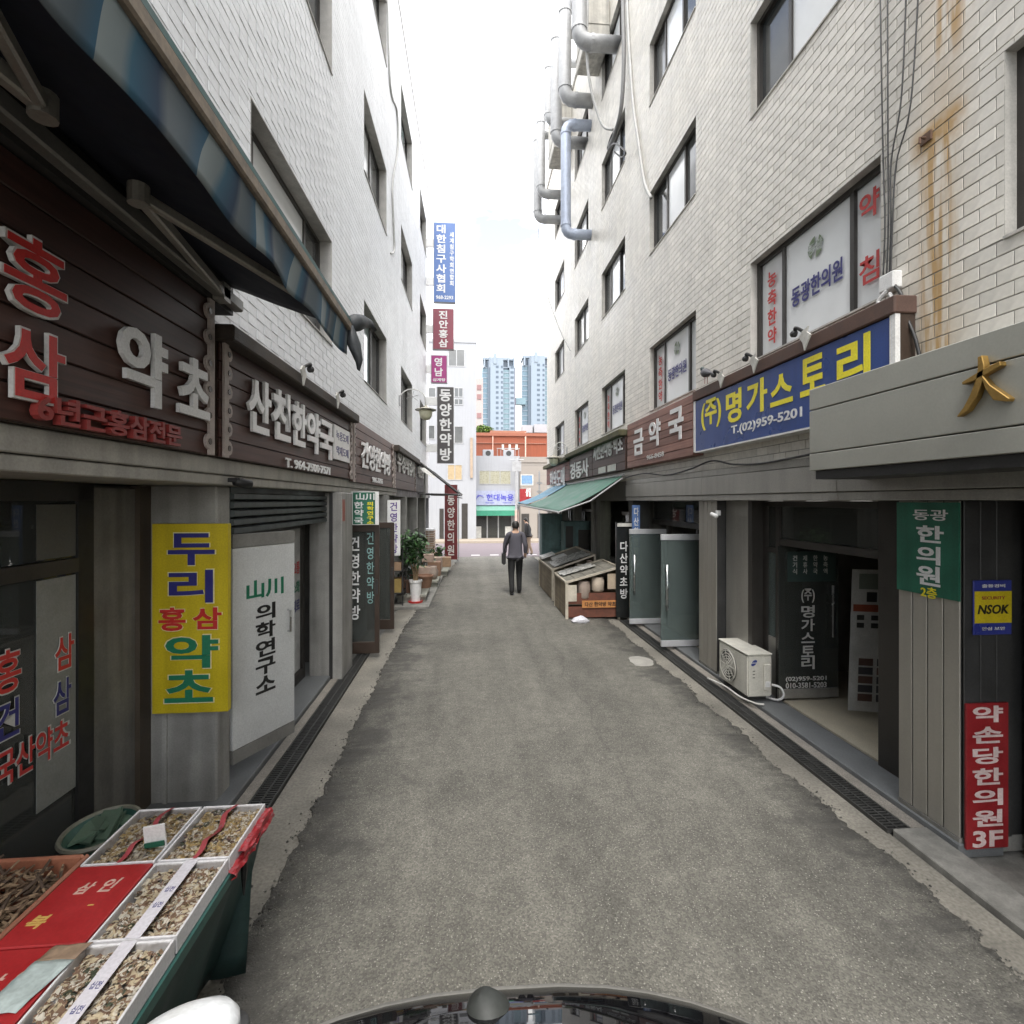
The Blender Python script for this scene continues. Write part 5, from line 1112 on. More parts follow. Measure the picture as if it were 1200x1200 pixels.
# x-banner inside the doorway
a_, b_, z0, z1 = rectC(993, 1030, 668, 832, 4.72)
t = thing('product_banner', 'tall white product banner leaning just inside the open glass doorway', 'banner', (a_, 4.72, z0))
rt = Vector((b_ - a_ + .1, -.12, 0)).normalized(); o_ = Vector((a_ + .02, 4.74, z0)); wdt = b_ - a_ + .12; hgt = z1 - z0
up_ = Vector((.075, .05, 1)).normalized(); nn_ = rt.cross(up_)
def bq(x0, x1, y0, y1, off, name, mat):
    MB().obox(o_ + rt * (x0 + x1) / 2 * wdt + up_ * (y0 + y1) / 2 * hgt + nn_ * off, rt * (x1 - x0) / 2 * wdt, up_ * (y1 - y0) / 2 * hgt, nn_ * .002).build(name, mat, t)
bq(0, 1, 0, 1, 0, 'sheet', M('banner sheet', (.50, .50, .49), .5))
bq(.14, .62, .86, .97, .0045, 'print_block', M('sage print', (.19, .22, .19), .5)); bq(.04, 1, .70, .75, .0045, 'print_block', M('rust print', (.30, .075, .04), .5))
for x in (.3, .68): bq(x, x + .2, .77, .84, .0045, 'print_block', GUNM)
for r_ in range(2):
    for q in range(3): bq(.12 + q * .28, .26 + q * .28, .64 - r_ * .055, .675 - r_ * .055, .0045, 'print_block', GUNM)
for r_ in range(5):
    for q in range(2): bq(.18 + q * .36, .46 + q * .36, .32 - r_ * .062, .37 - r_ * .062, .0045, 'print_block', random.choice([M('food print', (.12, .07, .06), .5), M('food print dark', (.06, .06, .07), .5)]))
# wooden display cases
WOODC = wood_planks('weathered case wood', (.25, .205, .14), dark=.4, rough=.8)
WOODCP = M('pale case edge', (.45, .41, .33), .8, var=.3)
GREYL = M('grey weathered lid', (.21, .20, .17), .8, var=.4, vs=9)
def display_case(lab, x0, x1, y0, y1, hl, hr, goods, sign=None):
    t = thing('display_case', lab, 'display case', (x0, y0, 0))
    n = int((y1 - y0) / .16)
    for i in range(n):
        ya, yb = y0 + (y1 - y0) * i / n + .003, y0 + (y1 - y0) * (i + 1) / n - .003
        B(x0, x0 + .022, ya, yb, .05, hl - .02 + random.uniform(-.01, .005)).build('side_board', WOODC, t)
    for zz in (.05, .3): MB().box(x0 + .022, x1, y0 + .02, y0 + .04, zz, zz + .2).build('front_board', M('red brown case board', (.14, .052, .032), .7, var=.3, vs=10), t)
    fr = MB()
    fr.box(x0 - .012, x0 + .04, y0 - .012, y0 + .03, 0, hl); fr.box(x1 - .03, x1 + .012, y0 - .012, y0 + .03, 0, hr)
    fr.box(x0 - .012, x0 + .04, y1 - .03, y1 + .012, 0, hl); fr.box(x1 - .03, x1 + .012, y1 - .03, y1 + .012, 0, hr)
    for y in (y0, y1): fr.bar((x0, y, hl), (x1, y, hr), .04, .035)
    fr.bar((x0, y0, hl), (x0, y1, hl), .04, .035); fr.bar((x1, y0, hr), (x1, y1, hr), .04, .035)
    fr.build('frame', WOODCP, t)
    nl = 5
    for i in range(nl):
        f0, f1 = i / nl, (i + 1) / nl; zz = lambda f: hl + (hr - hl) * f
        m = MB(); m.obox(((x0 + (x1 - x0) * (f0 + f1) / 2), (y0 + y1) / 2, zz((f0 + f1) / 2) - .015), Vector((x1 - x0, 0, hr - hl)) * (1 / nl * .48), (0, (y1 - y0) / 2 - .03, 0), (0, 0, .006)); m.build('lid_slat', GREYL, t)
    B(x0 + .03, x1 - .03, y1 - .03, y1 - .01, .05, hl - .05).build('back_board', WOODC, t); B(x1 - .02, x1, y0 + .04, y1 - .03, .05, hr - .05).build('back_board', WOODC, t)
    B(x0 + .025, x1 - .025, y0 + .045, y1 - .035, .28, .30).build('shelf_board', WOODC, t)
    for i, (fx, w, h, mt, nm) in enumerate(goods):
        xx = x0 + (x1 - x0) * fx; z = hl + (hr - hl) * fx - .06 - h
        if nm == 'jar': MB().lathe([(w * .42, 0), (w * .5, .03), (w * .5, h * .8), (w * .42, h * .92), (w * .44, h)], (xx + w / 2, y0 + .02 + w * .4, max(z, .31)), 16).build('storage_jar', mt, t, smooth=True)
        else: B(xx, xx + w, y0 + .002, y0 + .018, z, z + h).build('paper_sheet', mt, t)
    if sign:
        sb_ = B(x0 + (x1 - x0) * .30, x1 - .02, y0 - .004, y0 + .016, .23, .36).build('name_board', M('orange board', (.50, .22, .07), .6), t); text('name_lettering', sign, BLACKL, sb_, (x0 + (x1 - x0) * .64, y0 - .0045, .295), _RC, _UP, (x1 - x0) * .58, .085, .002, .03)
JAR = M('clay jar', (.30, .24, .20), .7); PAP = M('paper', (.50, .46, .38), .8)
display_case('weathered wooden display case with orange name board and sloping glazed lid', 1.80, 2.80, 9.28, 10.5, .70, .97, [(.04, .16, .30, PAP, 'p'), (.24, .24, .32, JAR, 'jar'), (.50, .24, .26, M('pale jar', (.45, .38, .30), .7), 'jar'), (.78, .2, .28, M('carton cream', (.42, .34, .25), .8), 'p')], '다산 한약방 약초')
display_case('long grey wooden display case behind the one with the orange board', 1.83, 2.78, 11.0, 13.0, .70, 1.02, [(.28, .12, .34, PAP, 'p'), (.58, .12, .34, PAP, 'p'), (.8, .14, .3, JAR, 'jar')])
for i, (x, y, w) in enumerate(((1.98, 12.7, .22), (2.2, 12.3, .2))): MB().obox((x, y, .84), (.16, 0, .05), (0, w, 0), (0, 0, .02)).build('plastic_sheet', WHITE, None, label=('folded white plastic sheet on the long case, at its far end', 'folded white plastic sheet on the middle of the long case')[i], cat='sheet')
# crumpled plastic covers and stock on the cases
PLS = M('milky plastic', (.42, .42, .40), .3, var=.25, vs=14)
for k, (x0, x1, y0, y1, h0, h1, lb) in enumerate(((1.84, 2.5, 9.9, 10.45, .715, .90, 'milky plastic cover crumpled over the lid of the case with the orange board'), (1.9, 2.7, 11.1, 12.0, .735, 1.0, 'milky plastic cover crumpled over the near half of the long case'))):
    q = MB(); n1, n2 = 26, 22
    for i in range(n1 + 1):
        for j in range(n2 + 1):
            fx, fy = j / n2, i / n1; x = x0 + (x1 - x0) * fx + .05 * noise.noise((fy * 4, k * 3, 0)); y = y0 + (y1 - y0) * fy + .05 * noise.noise((fx * 4, k * 5, 1))
            q.v.append((x, y, h0 + (h1 - h0) * fx + .018 + .022 * abs(noise.noise((x * 9, y * 9, k))) + .012 * noise.noise((x * 24, y * 24, k))))
    for i in range(n1):
        for j in range(n2): a_ = i * (n2 + 1) + j; q.f.append((a_, a_ + 1, a_ + n2 + 2, a_ + n2 + 1))
    q.build('plastic_cover', PLS, None, label=lb, cat='cover')
for k, (x, y, z, w, h, mt, lb) in enumerate(((2.5, 13.15, .05, .34, .5, CARD, 'tan carton standing behind the long display case'), (2.1, 13.2, .05, .3, .34, CARDP, 'pinkish carton at the far end of the long display case'), (2.9, 10.6, .05, .13, .6, M('rolled sack', (.40, .36, .28), .9), 'pale rolled sack between the two display cases'))):
    t = thing('stock_carton', lb, 'carton', (x, y, z)); B(x, x + w, y, y + w, z, z + h).build('box', mt, t, bevel=.01); B(x + w * .4, x + w * .6, y - .002, y + w, z + h + .0005, z + h + .002).build('tape', M('packing tape', (.42, .33, .2), .3), t)
# plastic bag
cx_, cy_ = onZ(680, 731); bg_ = MB().lathe([(.12, 0), (.14, .03), (.12, .07), (.06, .10), (.03, .12), (0, .125)], (cx_, cy_, .025), 22, sx=1.15, sy=.8)
for i, v in enumerate(bg_.v): q = Vector(v); bg_.v[i] = tuple(q + Vector((noise.noise(q * 14), noise.noise(q * 14 + Vector((5, 0, 0))), noise.noise(q * 18 + Vector((0, 5, 0))) * .6)) * .035)
bg_.build('plastic_bag', M('white plastic bag', (.62, .62, .66), .4), None, label='crumpled white plastic bag on the asphalt before the display case', cat='bag')
# cabinets under the tarpaulin
y_ = 13.6
t = thing('storage_cabinet', 'tall pale teal cabinet at the outer edge of the tarpaulin stall', 'cabinet', (2.3, 15, 0)); a_, b_, z0, z1 = rectC(635, 659, 606, 650, 15.0); B(a_, b_, 15.0, 15.5, .05, z1 + .1).build('body', TEAL, t, bevel=.015); B(a_ + .01, b_ - .01, 14.985, 15.0, .08, .75).build('door', TEAL, t, bevel=.006); B(a_ + .01, b_ - .01, 14.985, 15.0, .78, z1 + .07).build('door', TEAL, t, bevel=.006); B(b_ - .06, b_ - .04, 14.97, 14.985, .9, 1.05).build('handle', CHROME, t)
t = thing('storage_cabinet', 'wide teal fridge cabinet with dark window behind the long display case', 'cabinet', (2.8, 14, 0)); a_, b_, z0, z1 = rectC(661, 697, 611, 650, 14.0); B(a_, b_, 14.0, 14.5, .05, z1).build('body', TEAL, t, bevel=.015); B(a_ + .05, a_ + .25, 13.985, 14.0, .9, 1.5).build('control_panel', GUNM, t); B(a_ + .4, b_ - .04, 13.985, 14.0, .85, 1.4).build('door_window', DARKF, t)
# ================================================================== HERB TABLE ON THE LEFT
TZ = .70
tt = thing('market_table', 'low market table with dark green tarpaulin skirt under the trays of dried herbs', 'table', (-1.3, 1.9, 0))
B(-1.56, -.985, .2, 2.56, TZ - .04, TZ - .012).build('table_top', WOODC, tt)
TARPD = M('dark green tarpaulin', (.035, .075, .072), .55, var=.3, vs=4)
sk_ = MB(); nu = 60; nv = 8
pts_ = [(-.972, .2 + i * 2.37 / 40) for i in range(41)] + [(-.972 - i * .6 / 12, 2.575) for i in range(1, 13)]
for i, (x, y) in enumerate(pts_):
    for j in range(nv + 1):
        f = j / nv; inn = .20 * f; nx, ny = (-1, 0) if i <= 40 else (0, -1)
        if i == 40: nx, ny = -.7, -.7
        wv = .016 * math.sin(i * .9) * f + .01 * noise.noise((i * .35, f * 2, 0))
        sk_.v.append((x + nx * (inn + wv), y + ny * (inn * .6 + wv), TZ - .012 - (TZ - .03) * f))
for i in range(len(pts_) - 1):
    for j in range(nv): a_ = i * (nv + 1) + j; sk_.f.append((a_, a_ + nv + 1, a_ + nv + 2, a_ + 1))
o = sk_.build('tarpaulin_skirt', TARPD, tt, smooth=True); md = o.modifiers.new('s', 'SOLIDIFY'); md.thickness = .004
for x in (-1.5, -1.25):
    for y in (.3, 2.3): B(x - .02, x + .02, y - .02, y + .02, .02, TZ - .04).build('leg', WOODC, tt)
B(-.99, -.955, .2, 2.5, TZ - .05, TZ - .013).build('table_edge', M('green edge', (.03, .10, .085), .5), tt)
def herb_mat(name, cols):
    m, n, l, p = _base(name); g_ = n.new('ShaderNodeNewGeometry'); nz2 = n.new('ShaderNodeTexNoise'); nz2.inputs['Scale'].default_value = 15; nz2.inputs['Detail'].default_value = 1
    l(g_.outputs['Position'], nz2.inputs['Vector'])
    mr = n.new('ShaderNodeMapRange'); mr.inputs['From Min'].default_value = .25; mr.inputs['From Max'].default_value = .75; l(nz2.outputs['Fac'], mr.inputs['Value'])
    a1 = n.new('ShaderNodeMath'); a1.operation = 'MULTIPLY_ADD'; a1.inputs[1].default_value = .25; l(g_.outputs['Random Per Island'], a1.inputs[0])
    a2 = n.new('ShaderNodeMath'); a2.operation = 'MULTIPLY'; a2.inputs[1].default_value = .75; l(mr.outputs[0], a2.inputs[0]); l(a2.outputs[0], a1.inputs[2])
    r = n.new('ShaderNodeValToRGB'); r.color_ramp.interpolation = 'CONSTANT'
    while len(r.color_ramp.elements) < len(cols): r.color_ramp.elements.new(.5)
    for i, c in enumerate(cols): r.color_ramp.elements[i].position = i / len(cols); r.color_ramp.elements[i].color = (*c, 1)
    l(a1.outputs[0], r.inputs['Fac']); l(r.outputs['Color'], p.inputs['Base Color']); p.inputs['Roughness'].default_value = .8
    return m
HB1 = herb_mat('mixed herbs', [(.10, .06, .05), (.20, .12, .08), (.50, .42, .32), (.66, .60, .50), (.34, .24, .13), (.46, .33, .14), (.60, .50, .34), (.14, .09, .08), (.06, .07, .05), (.62, .58, .52)])
HB2 = herb_mat('pale mixed herbs', [(.42, .38, .32), (.14, .09, .06), (.68, .62, .50), (.60, .50, .34), (.24, .15, .10), (.72, .67, .57), (.28, .19, .12), (.07, .08, .05), (.62, .54, .36)])
HBX = 0
ROOT = herb_mat('brown roots', [(.16, .10, .06), (.10, .06, .035), (.22, .15, .09), (.07, .045, .03), (.13, .085, .05)])
def chips(x0, x1, y0, y1, z, num, size, mat, parent, name, height=.03):
    m = MB()
    for _ in range(num):
        x = random.uniform(x0, x1); y = random.uniform(y0, y1); h = z + height * (noise.noise((x * 9, y * 9, 0)) * .5 + .35) + random.uniform(0, .012)
        s_ = size * random.uniform(.6, 1.5); a_ = random.random() * 6.28; ti = random.uniform(-.6, .6); t2 = random.uniform(-.5, .5)
        ax = Vector((math.cos(a_), math.sin(a_), ti)).normalized() * s_ * .5; ay = Vector((-math.sin(a_), math.cos(a_), t2)).normalized() * s_ * random.uniform(.22, .5)
        k = len(m.v); c = Vector((x, y, h)); up_ = ax.cross(ay).normalized() * s_ * .12
        m.v += [tuple(c - ax), tuple(c - ay * .8 + up_), tuple(c + ax), tuple(c + ay + up_ * .5), tuple(c + up_ * 1.6)]
        m.f += [(k, k + 1, k + 4), (k + 1, k + 2, k + 4), (k + 2, k + 3, k + 4), (k + 3, k, k + 4)]
    return m.build(name, mat, parent, kind='stuff')
RIB = M('red ribbon', (.34, .06, .07), .5, var=.2); STRIP = M('printed paper strip', (.60, .58, .62), .6, var=.08)
TRAYW = M('white tray', (.66, .65, .66), .5, var=.08); LIDR = M('red lid', (.33, .018, .02), .45, var=.12); GOLD = M('gold print', (.55, .36, .10), .5); PINKP = M('pale print', (.55, .36, .30), .5)
cols = [(-1.535, -1.255), (-1.245, -.965)]
rows = [(2.545, 2.175), (2.165, 1.795), (1.785, 1.415), (1.405, 1.035)]
WRAP = glass('clear wrap', (.96, .96, .96), ior=1.35, rough=.08)
def tray(lab, cx, ry, hb, ribbon):
    (x0, x1), (y1, y0) = cols[cx], rows[ry]; z0 = TZ - .008; z1 = TZ + .052
    t = thing('herb_tray', lab, 'tray', ((x0 + x1) / 2, (y0 + y1) / 2, z0)); w = .008
    MB().box(x0, x1, y0, y1, z0, z0 + .006).build('tray_base', TRAYW, t)
    for q in ((x0, x0 + w, y0, y1), (x1 - w, x1, y0, y1), (x0 + w, x1 - w, y0, y0 + w), (x0 + w, x1 - w, y1 - w, y1)): B(*q, z0 + .006, z1).build('tray_wall', TRAYW, t, bevel=.002)
    chips(x0 + .015, x1 - .015, y0 + .015, y1 - .015, z0 + .014, 1250, .026, hb, t, 'dried_herbs')
    fm_ = MB(); nx_, ny_ = 16, 20
    for i in range(ny_ + 1):
        for j in range(nx_ + 1):
            x, y = x0 + .01 + (x1 - x0 - .02) * j / nx_, y0 + .01 + (y1 - y0 - .02) * i / ny_; fm_.v.append((x, y, z1 - .006 + .006 * noise.noise((x * 45, y * 45, ry * 3)) + .003 * noise.noise((x * 110, y * 90, 2))))
    for i in range(ny_):
        for j in range(nx_): q = i * (nx_ + 1) + j; fm_.f.append((q, q + 1, q + nx_ + 2, q + nx_ + 1))
    fm_.build('clear_wrap', WRAP, t)
    xm = (x0 + x1) / 2
    if ribbon == 'ribbon':
        r_ = MB(); N = 14
        for i in range(N + 1): f = i / N; r_.v += [(xm - .012 + .008 * math.sin(i), y0 + (y1 - y0) * f, z1 - .002 + .012 * math.sin(f * 9) * math.sin(f * math.pi)), (xm + .012 + .008 * math.sin(i), y0 + (y1 - y0) * f, z1 + .003 + .012 * math.sin(f * 9) * math.sin(f * math.pi))]
        for i in range(N): k = 2 * i; r_.f.append((k, k + 1, k + 3, k + 2))
        r_.build('ribbon', RIB, t)
    elif ribbon == 'strip':
        sp_ = B(xm - .024, xm + .024, y0, y1, z1 + .001, z1 + .003).build('paper_strip', STRIP, t)
        for f in (.38, .58): text('strip_lettering', '십전', NAVY, sp_, (xm, y0 + (y1 - y0) * f, z1 + .0031), _RC, (0, 1, 0), .03, .025, .0005, .01)
    return t
tray('white tray of mixed herbs with a price card, against the grey pier', 0, 0, HB1, 'ribbon'); tray('white tray of mixed herbs with a red ribbon, beside the one with the card', 1, 0, HB1, 'ribbon')
tray('white tray of pale herbs with a paper strip, behind the ribboned tray', 1, 1, HB2, 'strip'); tray('second white tray with a paper strip, next along the table edge', 1, 2, HB2, 'strip'); tray('third white tray with a paper strip, at the near end of the table', 1, 3, HB2, 'strip')
for i, ry in enumerate((1, 2, 3)):
    (x0, x1), (y1, y0) = cols[0], rows[ry]; z0 = TZ - .008
    t = thing('gift_box', ('red lidded gift box with printed characters beside the first papered tray', 'red lidded gift box behind the blurred package', 'red lidded gift box at the near end of the table')[i], 'box', ((x0 + x1) / 2, (y0 + y1) / 2, z0))
    B(x0, x1, y0, y1, z0, z0 + .03).build('box_base', LIDR, t); B(x0 - .002, x1 + .002, y0 - .002, y1 + .002, z0 + .012, z0 + .06).build('lid', LIDR, t, bevel=.004)
    text('lettering', '인', PINKP, t, (x0 + .19, y1 - .11, z0 + .06), _RC, (.2, 1, 0), .05, .07, .001, .03); text('lettering', '삼', PINKP, t, (x0 + .11, y1 - .12, z0 + .06), _RC, (.2, 1, 0), .05, .06, .001, .03)
    text('lettering', '복', GOLD, t, (x0 + .06, y0 + .1, z0 + .06), _RC, (.2, 1, 0), .06, .06, .001, .03); B(x0 + .18, x0 + .2, y0 + .16, y0 + .165, z0 + .0602, z0 + .061).build('print_mark', GOLD, t)
t = thing('price_card', 'white price card with a green stripe standing in the tray of herbs', 'card', (-1.29, 2.2, TZ)); co_ = Vector((-1.305, 2.27, TZ + .075)); 
MB().obox(co_, (.048, -.01, .012), (.0, .012, -.07), (0, .003, .001)).build('card', WHITE, t); MB().obox(co_ + Vector((.0, -.008, -.012)), (.044, -.009, .011), (.0, .003, -.012), (0, .002, .0004)).build('green_stripe', GREENB, t)
cu_ = rectC; text('lettering', '십전대보탕', GUNM, t, co_ + Vector((0, -.006, .025)), (.048, -.01, .012), (0, -.012, .07), .07, .016, .001, .01)
t = thing('paper_card', 'pale teal and tan paper card lying across the red gift boxes', 'card', (-1.35, 1.7, TZ + .053))
for nm, y0, y1, mt in (('card', 1.56, 1.72, M('pale teal paper', (.36, .42, .41), .6, var=.2, vs=18)), ('tan_strip', 1.722, 1.78, M('tan paper', (.26, .18, .12), .7, var=.3, vs=18))):
    q = MB(); n1 = 10
    for i in range(n1 + 1):
        y = y0 + (y1 - y0) * i / n1
        for j in range(7): x = -1.375 + .115 * j / 6 + (y - 1.6) * .25; q.v.append((x, y, TZ + .056 + .007 * noise.noise((x * 26, y * 26, 4)) + .006 * abs(math.sin((y - 1.56) * 9))))
    for i in range(n1):
        for j in range(6): k = i * 7 + j; q.f.append((k, k + 1, k + 8, k + 7))
    o = q.build(nm, mt, t, smooth=True); o.modifiers.new('s', 'SOLIDIFY').thickness = .002
# stacked red cloth under the outer trays
rc = thing('red_carton', 'crushed red carton edge sticking out under the ribboned tray', 'carton', (-.93, 2.4, TZ - .05)); 

CR = M('crumpled red', (.30, .022, .028), .4, var=.35, vs=30)
for k, (y0, y1, dz) in enumerate(((2.16, 2.58, 0), (2.25, 2.56, .028))):
    sh3 = MB(); n1, n2 = 34, 8
    for i in range(n1 + 1):
        y = y0 + (y1 - y0) * i / n1
        for j in range(n2 + 1):
            t_ = j / n2; an = -.4 + t_ * 3.2; r_ = .024 + .012 * noise.noise((y * 16, t_ * 4, k * 7)) ; sh3.v.append((-.962 + r_ * math.sin(an) * 1.1, y + .006 * noise.noise((y * 30, t_ * 5, 3)), TZ - .022 + dz + r_ * math.cos(an) * .8 + .006 * noise.noise((y * 40, t_ * 9, 1))))
    for i in range(n1):
        for j in range(n2): q = i * (n2 + 1) + j; sh3.f.append((q, q + n2 + 1, q + n2 + 2, q + 1))
    sh3.build('flap', CR, rc)
MB().tube([(-.955, 2.3, TZ - .03), (-.96, 2.3, TZ - .09), (-.965, 2.31, TZ - .13), (-.962, 2.3, TZ - .2)], [.008, .014, .012, .003], 6).build('tie_cord', BLACK, rc)
# baskets of roots next to the wall
t = thing('root_basket', 'wide brown plastic basket heaped with dried brown roots', 'basket', (-1.9, 1.9, 0)); BRB = M('brown plastic', (.33, .13, .075), .5, var=.15)
bx0, bx1, by0, by1 = -2.02, -1.58, 1.4, 2.30
for q in ((bx0, bx0 + .02, by0, by1), (bx1 - .02, bx1, by0, by1), (bx0 + .02, bx1 - .02, by0, by0 + .02), (bx0 + .02, bx1 - .02, by1 - .02, by1)): B(*q, .35, .72).build('basket_wall', BRB, t, bevel=.008)
B(bx0, bx1, by0, by1, .33, .35).build('basket_base', BRB, t); B(bx0 + .03, bx1 - .03, by0 + .03, by1 - .03, .08, .328).build('stand', GUNM, t)
rm_ = MB()
for _ in range(420):
    x = random.uniform(bx0 + .05, bx1 - .05); y = random.uniform(by0 + .05, by1 - .05); a_ = random.random() * 6.28; l_ = random.uniform(.03, .08); z = .64 + .07 * random.random(); r_ = random.uniform(.004, .009)
    dv = Vector((math.cos(a_), math.sin(a_), random.uniform(-.5, .5))) * l_; rm_.tube([Vector((x, y, z)) - dv, Vector((x, y, z)) + Vector((0, 0, random.uniform(-.01, .015))), Vector((x, y, z)) + dv], [r_ * .6, r_, r_ * .5], 5)
rm_.build('dried_roots', ROOT, t, kind='stuff')
t = thing('green_basket', 'green plastic basket of folded bags behind the trays, against the shop window', 'basket', (-1.85, 2.9, 0)); GB = M('green plastic', (.025, .085, .068), .45, var=.2)
MB().lathe([(.15, .0), (.19, .22), (.215, .24), (.215, .26), (.19, .26), (.18, .22)], (-1.86, 2.78, .27), 24, sx=.72, sy=.85).build('bowl', GB, t, smooth=True); B(-1.98, -1.78, 2.7, 2.9, .08, .265).build('stand', GUNM, t)
MB().tube([(-1.86 + .155 * math.cos(a), 2.78 + .183 * math.sin(a), .532) for a in [i * math.pi / 16 for i in range(33)]], .012, 6, False).build('rim', M('pale rim', (.20, .20, .16), .5), t)
fg = MB()
for i in range(9): fg.obox((-1.88 + random.uniform(-.04, .04), 2.8 + random.uniform(-.06, .06), .47 + .009 * i), (.07, .05 * random.uniform(-1, 1), .02), (-.02, .09, .03 * random.uniform(-1, 1)), (0, 0, .006))
fg.build('folded_bags', M('green bags', (.14, .22, .16), .4, isl=.4), t)
# ================================================================== POTS AND BOXES ALONG THE LEFT
def planter(lab, x, y, r, h, z, mat, nm='planter'):
    t = thing(nm, lab, 'planter', (x, y, z)); MB().lathe([(r * .72, 0), (r * .8, h * .3), (r * .95, h * .88), (r * 1.04, h * .9), (r * 1.04, h), (r * .9, h), (r * .86, h * .85), (0, h * .85)], (x, y, z), 24).build('pot', mat, t, smooth=False); return t
LEAF = M('leaf green', (.05, .12, .035), .5, isl=.5); LEAFD = M('dark leaf', (.03, .07, .028), .5, isl=.5); SOILM = M('soil', (.05, .04, .03), .9)
def leaves(c, rx, ry, rz, num, size, mat, parent, name='crown'):
    m = MB()
    for _ in range(num):
        while True:
            p = Vector((random.uniform(-1, 1), random.uniform(-1, 1), random.uniform(-1, 1)))
            if p.length < 1 and noise.noise(p * 2.2 + Vector(c)) > -.25: break
        q = Vector((c[0] + p.x * rx, c[1] + p.y * ry, c[2] + p.z * rz)); s_ = size * random.uniform(.6, 1.3)
        d = Vector((random.uniform(-1, 1), random.uniform(-1, 1), random.uniform(-.9, .4))).normalized(); e = d.cross(Vector((random.uniform(-.4, .4), random.uniform(-.4, .4), 1))).normalized() * s_ * .28
        k = len(m.v); m.v += [tuple(q), tuple(q + d * s_ * .5 + e), tuple(q + d * s_), tuple(q + d * s_ * .5 - e)]; m.f.append((k, k + 1, k + 2, k + 3))
    return m.build(name, mat, parent)
px, py = onZ(487, 709); t = planter('tall white pot on a red saucer holding a small leafy tree', px, py, .135, .46, .075, WHITE, 'potted_tree')
MB().lathe([(.0, 0), (.15, 0), (.16, .045), (.14, .045), (0, .02)], (px, py, .052), 20).build('saucer', RED, t)
for k in range(4):
    a_ = k * 1.6; MB().tube(smooth_path([(px + .03 * math.cos(a_), py + .03 * math.sin(a_), .45), (px + .05 * math.cos(a_ + .4), py + .05 * math.sin(a_ + .4), .7), (px + .1 * math.cos(a_ + .2) - .05, py + .1 * math.sin(a_), 1.0)], 5), [.018 - .0008 * i for i in range(11)], 6).build('trunk', M('pale bark', (.36, .25, .14), .7), t)
leaves((px - .1, py, 1.25), .36, .36, .36, 420, .13, LEAF, t); leaves((px + .05, py - .05, 1.0), .22, .22, .18, 90, .11, LEAF, t, 'lower_foliage')
# benches with planters and cartons
def bench(lab, x0, x1, y0, y1, h, mat):
    t = thing('low_stand', lab, 'stand', (x0, y0, 0)); n = 3
    for i in range(n): B(x0 + (x1 - x0) * i / n + .006, x0 + (x1 - x0) * (i + 1) / n - .006, y0, y1, h - .05, h).build('slat', mat, t, bevel=.004)
    for y in (y0 + .05, y1 - .12): B(x0 + .03, x1 - .03, y, y + .07, .03, h - .051).build('leg', mat, t)
    return t
STONEW = M('grey weathered board', (.27, .27, .23), .8, var=.3, vs=8)
bench('low grey board stand carrying two brown planters', -1.5, -.86, 10.9, 12.2, .22, STONEW); bench('second low stand carrying cartons and a jar', -1.35, -.72, 12.8, 14.2, .22, STONEW); bench('third low stand carrying pinkish cartons', -1.2, -.55, 14.8, 16.2, .2, STONEW)
BRP = M('brown glazed pot', (.17, .095, .065), .45, var=.25)
p1_ = planter('first round brown planter on the low board stand', -1.32, 11.3, .24, .30, .225, BRP); leaves((-1.35, 11.3, .75), .22, .22, .25, 160, .12, LEAFD, p1_)
p2_ = planter('second brown planter on the low board stand, beside the white pot', -1.0, 11.85, .22, .28, .225, M('terracotta pot', (.25, .14, .09), .6, var=.25))
for k, (x, y, w, h, z, mt, lab) in enumerate(((-1.25, 13.0, .36, .30, .225, CARDP, 'pinkish carton on the second stand, beside the jar'), (-1.05, 13.6, .34, .36, .225, M('brown carton', (.22, .13, .085), .8), 'dark brown carton on the second stand'), (-1.15, 15.0, .4, .34, .205, CARDP, 'large pinkish carton on the third stand'), (-.85, 15.6, .34, .28, .205, CARD, 'small tan carton on the third stand'), (-1.2, 13.6, .3, .2, .59, CARDP, 'carton stacked on top of the dark brown carton'), (-1.28, 16.9, .4, .5, .0, CARD, 'tan carton on the ground past the third stand'))):
    t = thing('carton', lab, 'carton', (x, y, z)); B(x, x + w, y, y + w, z, z + h).build('box', mt, t, bevel=.006); B(x + w / 2 - .03, x + w / 2 + .03, y - .002, y + w + .002, z + h + .0005, z + h + .002).build('tape', M('packing tape', (.42, .33, .2), .3), t)
MB().lathe([(.09, 0), (.13, .08), (.14, .2), (.1, .28), (.11, .32), (.0, .32)], (-.88, 13.1, .225), 18).build('clay_jar', JAR, None, smooth=True, label='round clay jar on the second stand', cat='jar')
px2, py2 = -1.42, 12.55; t = planter('dark pot with a dense green shrub behind the brown planters', px2, py2, .2, .35, .05, BRP, 'potted_shrub'); leaves((px2, py2, .95), .22, .25, .5, 330, .11, LEAFD, t)
MB().tube([(px2, py2, .3), (px2, py2 + .02, 1.1)], .018).build('trunk', M('dark bark', (.08, .06, .045), .8), t)
for k, (x, y, r, h, fz, lb) in enumerate(((-.98, 16.6, .15, .24, .55, 'small leafy potted plant past the third stand'), (-1.12, 14.45, .14, .22, .6, 'small potted plant between the second and third stands'))):
    t = planter(lb, x, y, r, h, .065, (BRP, JAR, M('grey pot', (.2, .2, .19), .7))[k], 'potted_plant'); leaves((x, y, fz), .22, .22, .26, 190, .12, (LEAF, LEAFD, LEAF)[k], t)
    for q in range(3): MB().tube([(x, y, h * .8), (x + .06 * math.cos(q * 2.1), y + .06 * math.sin(q * 2.1), fz)], [.01, .005], 5).build('stem', M('dark bark', (.08, .06, .045), .8), t)
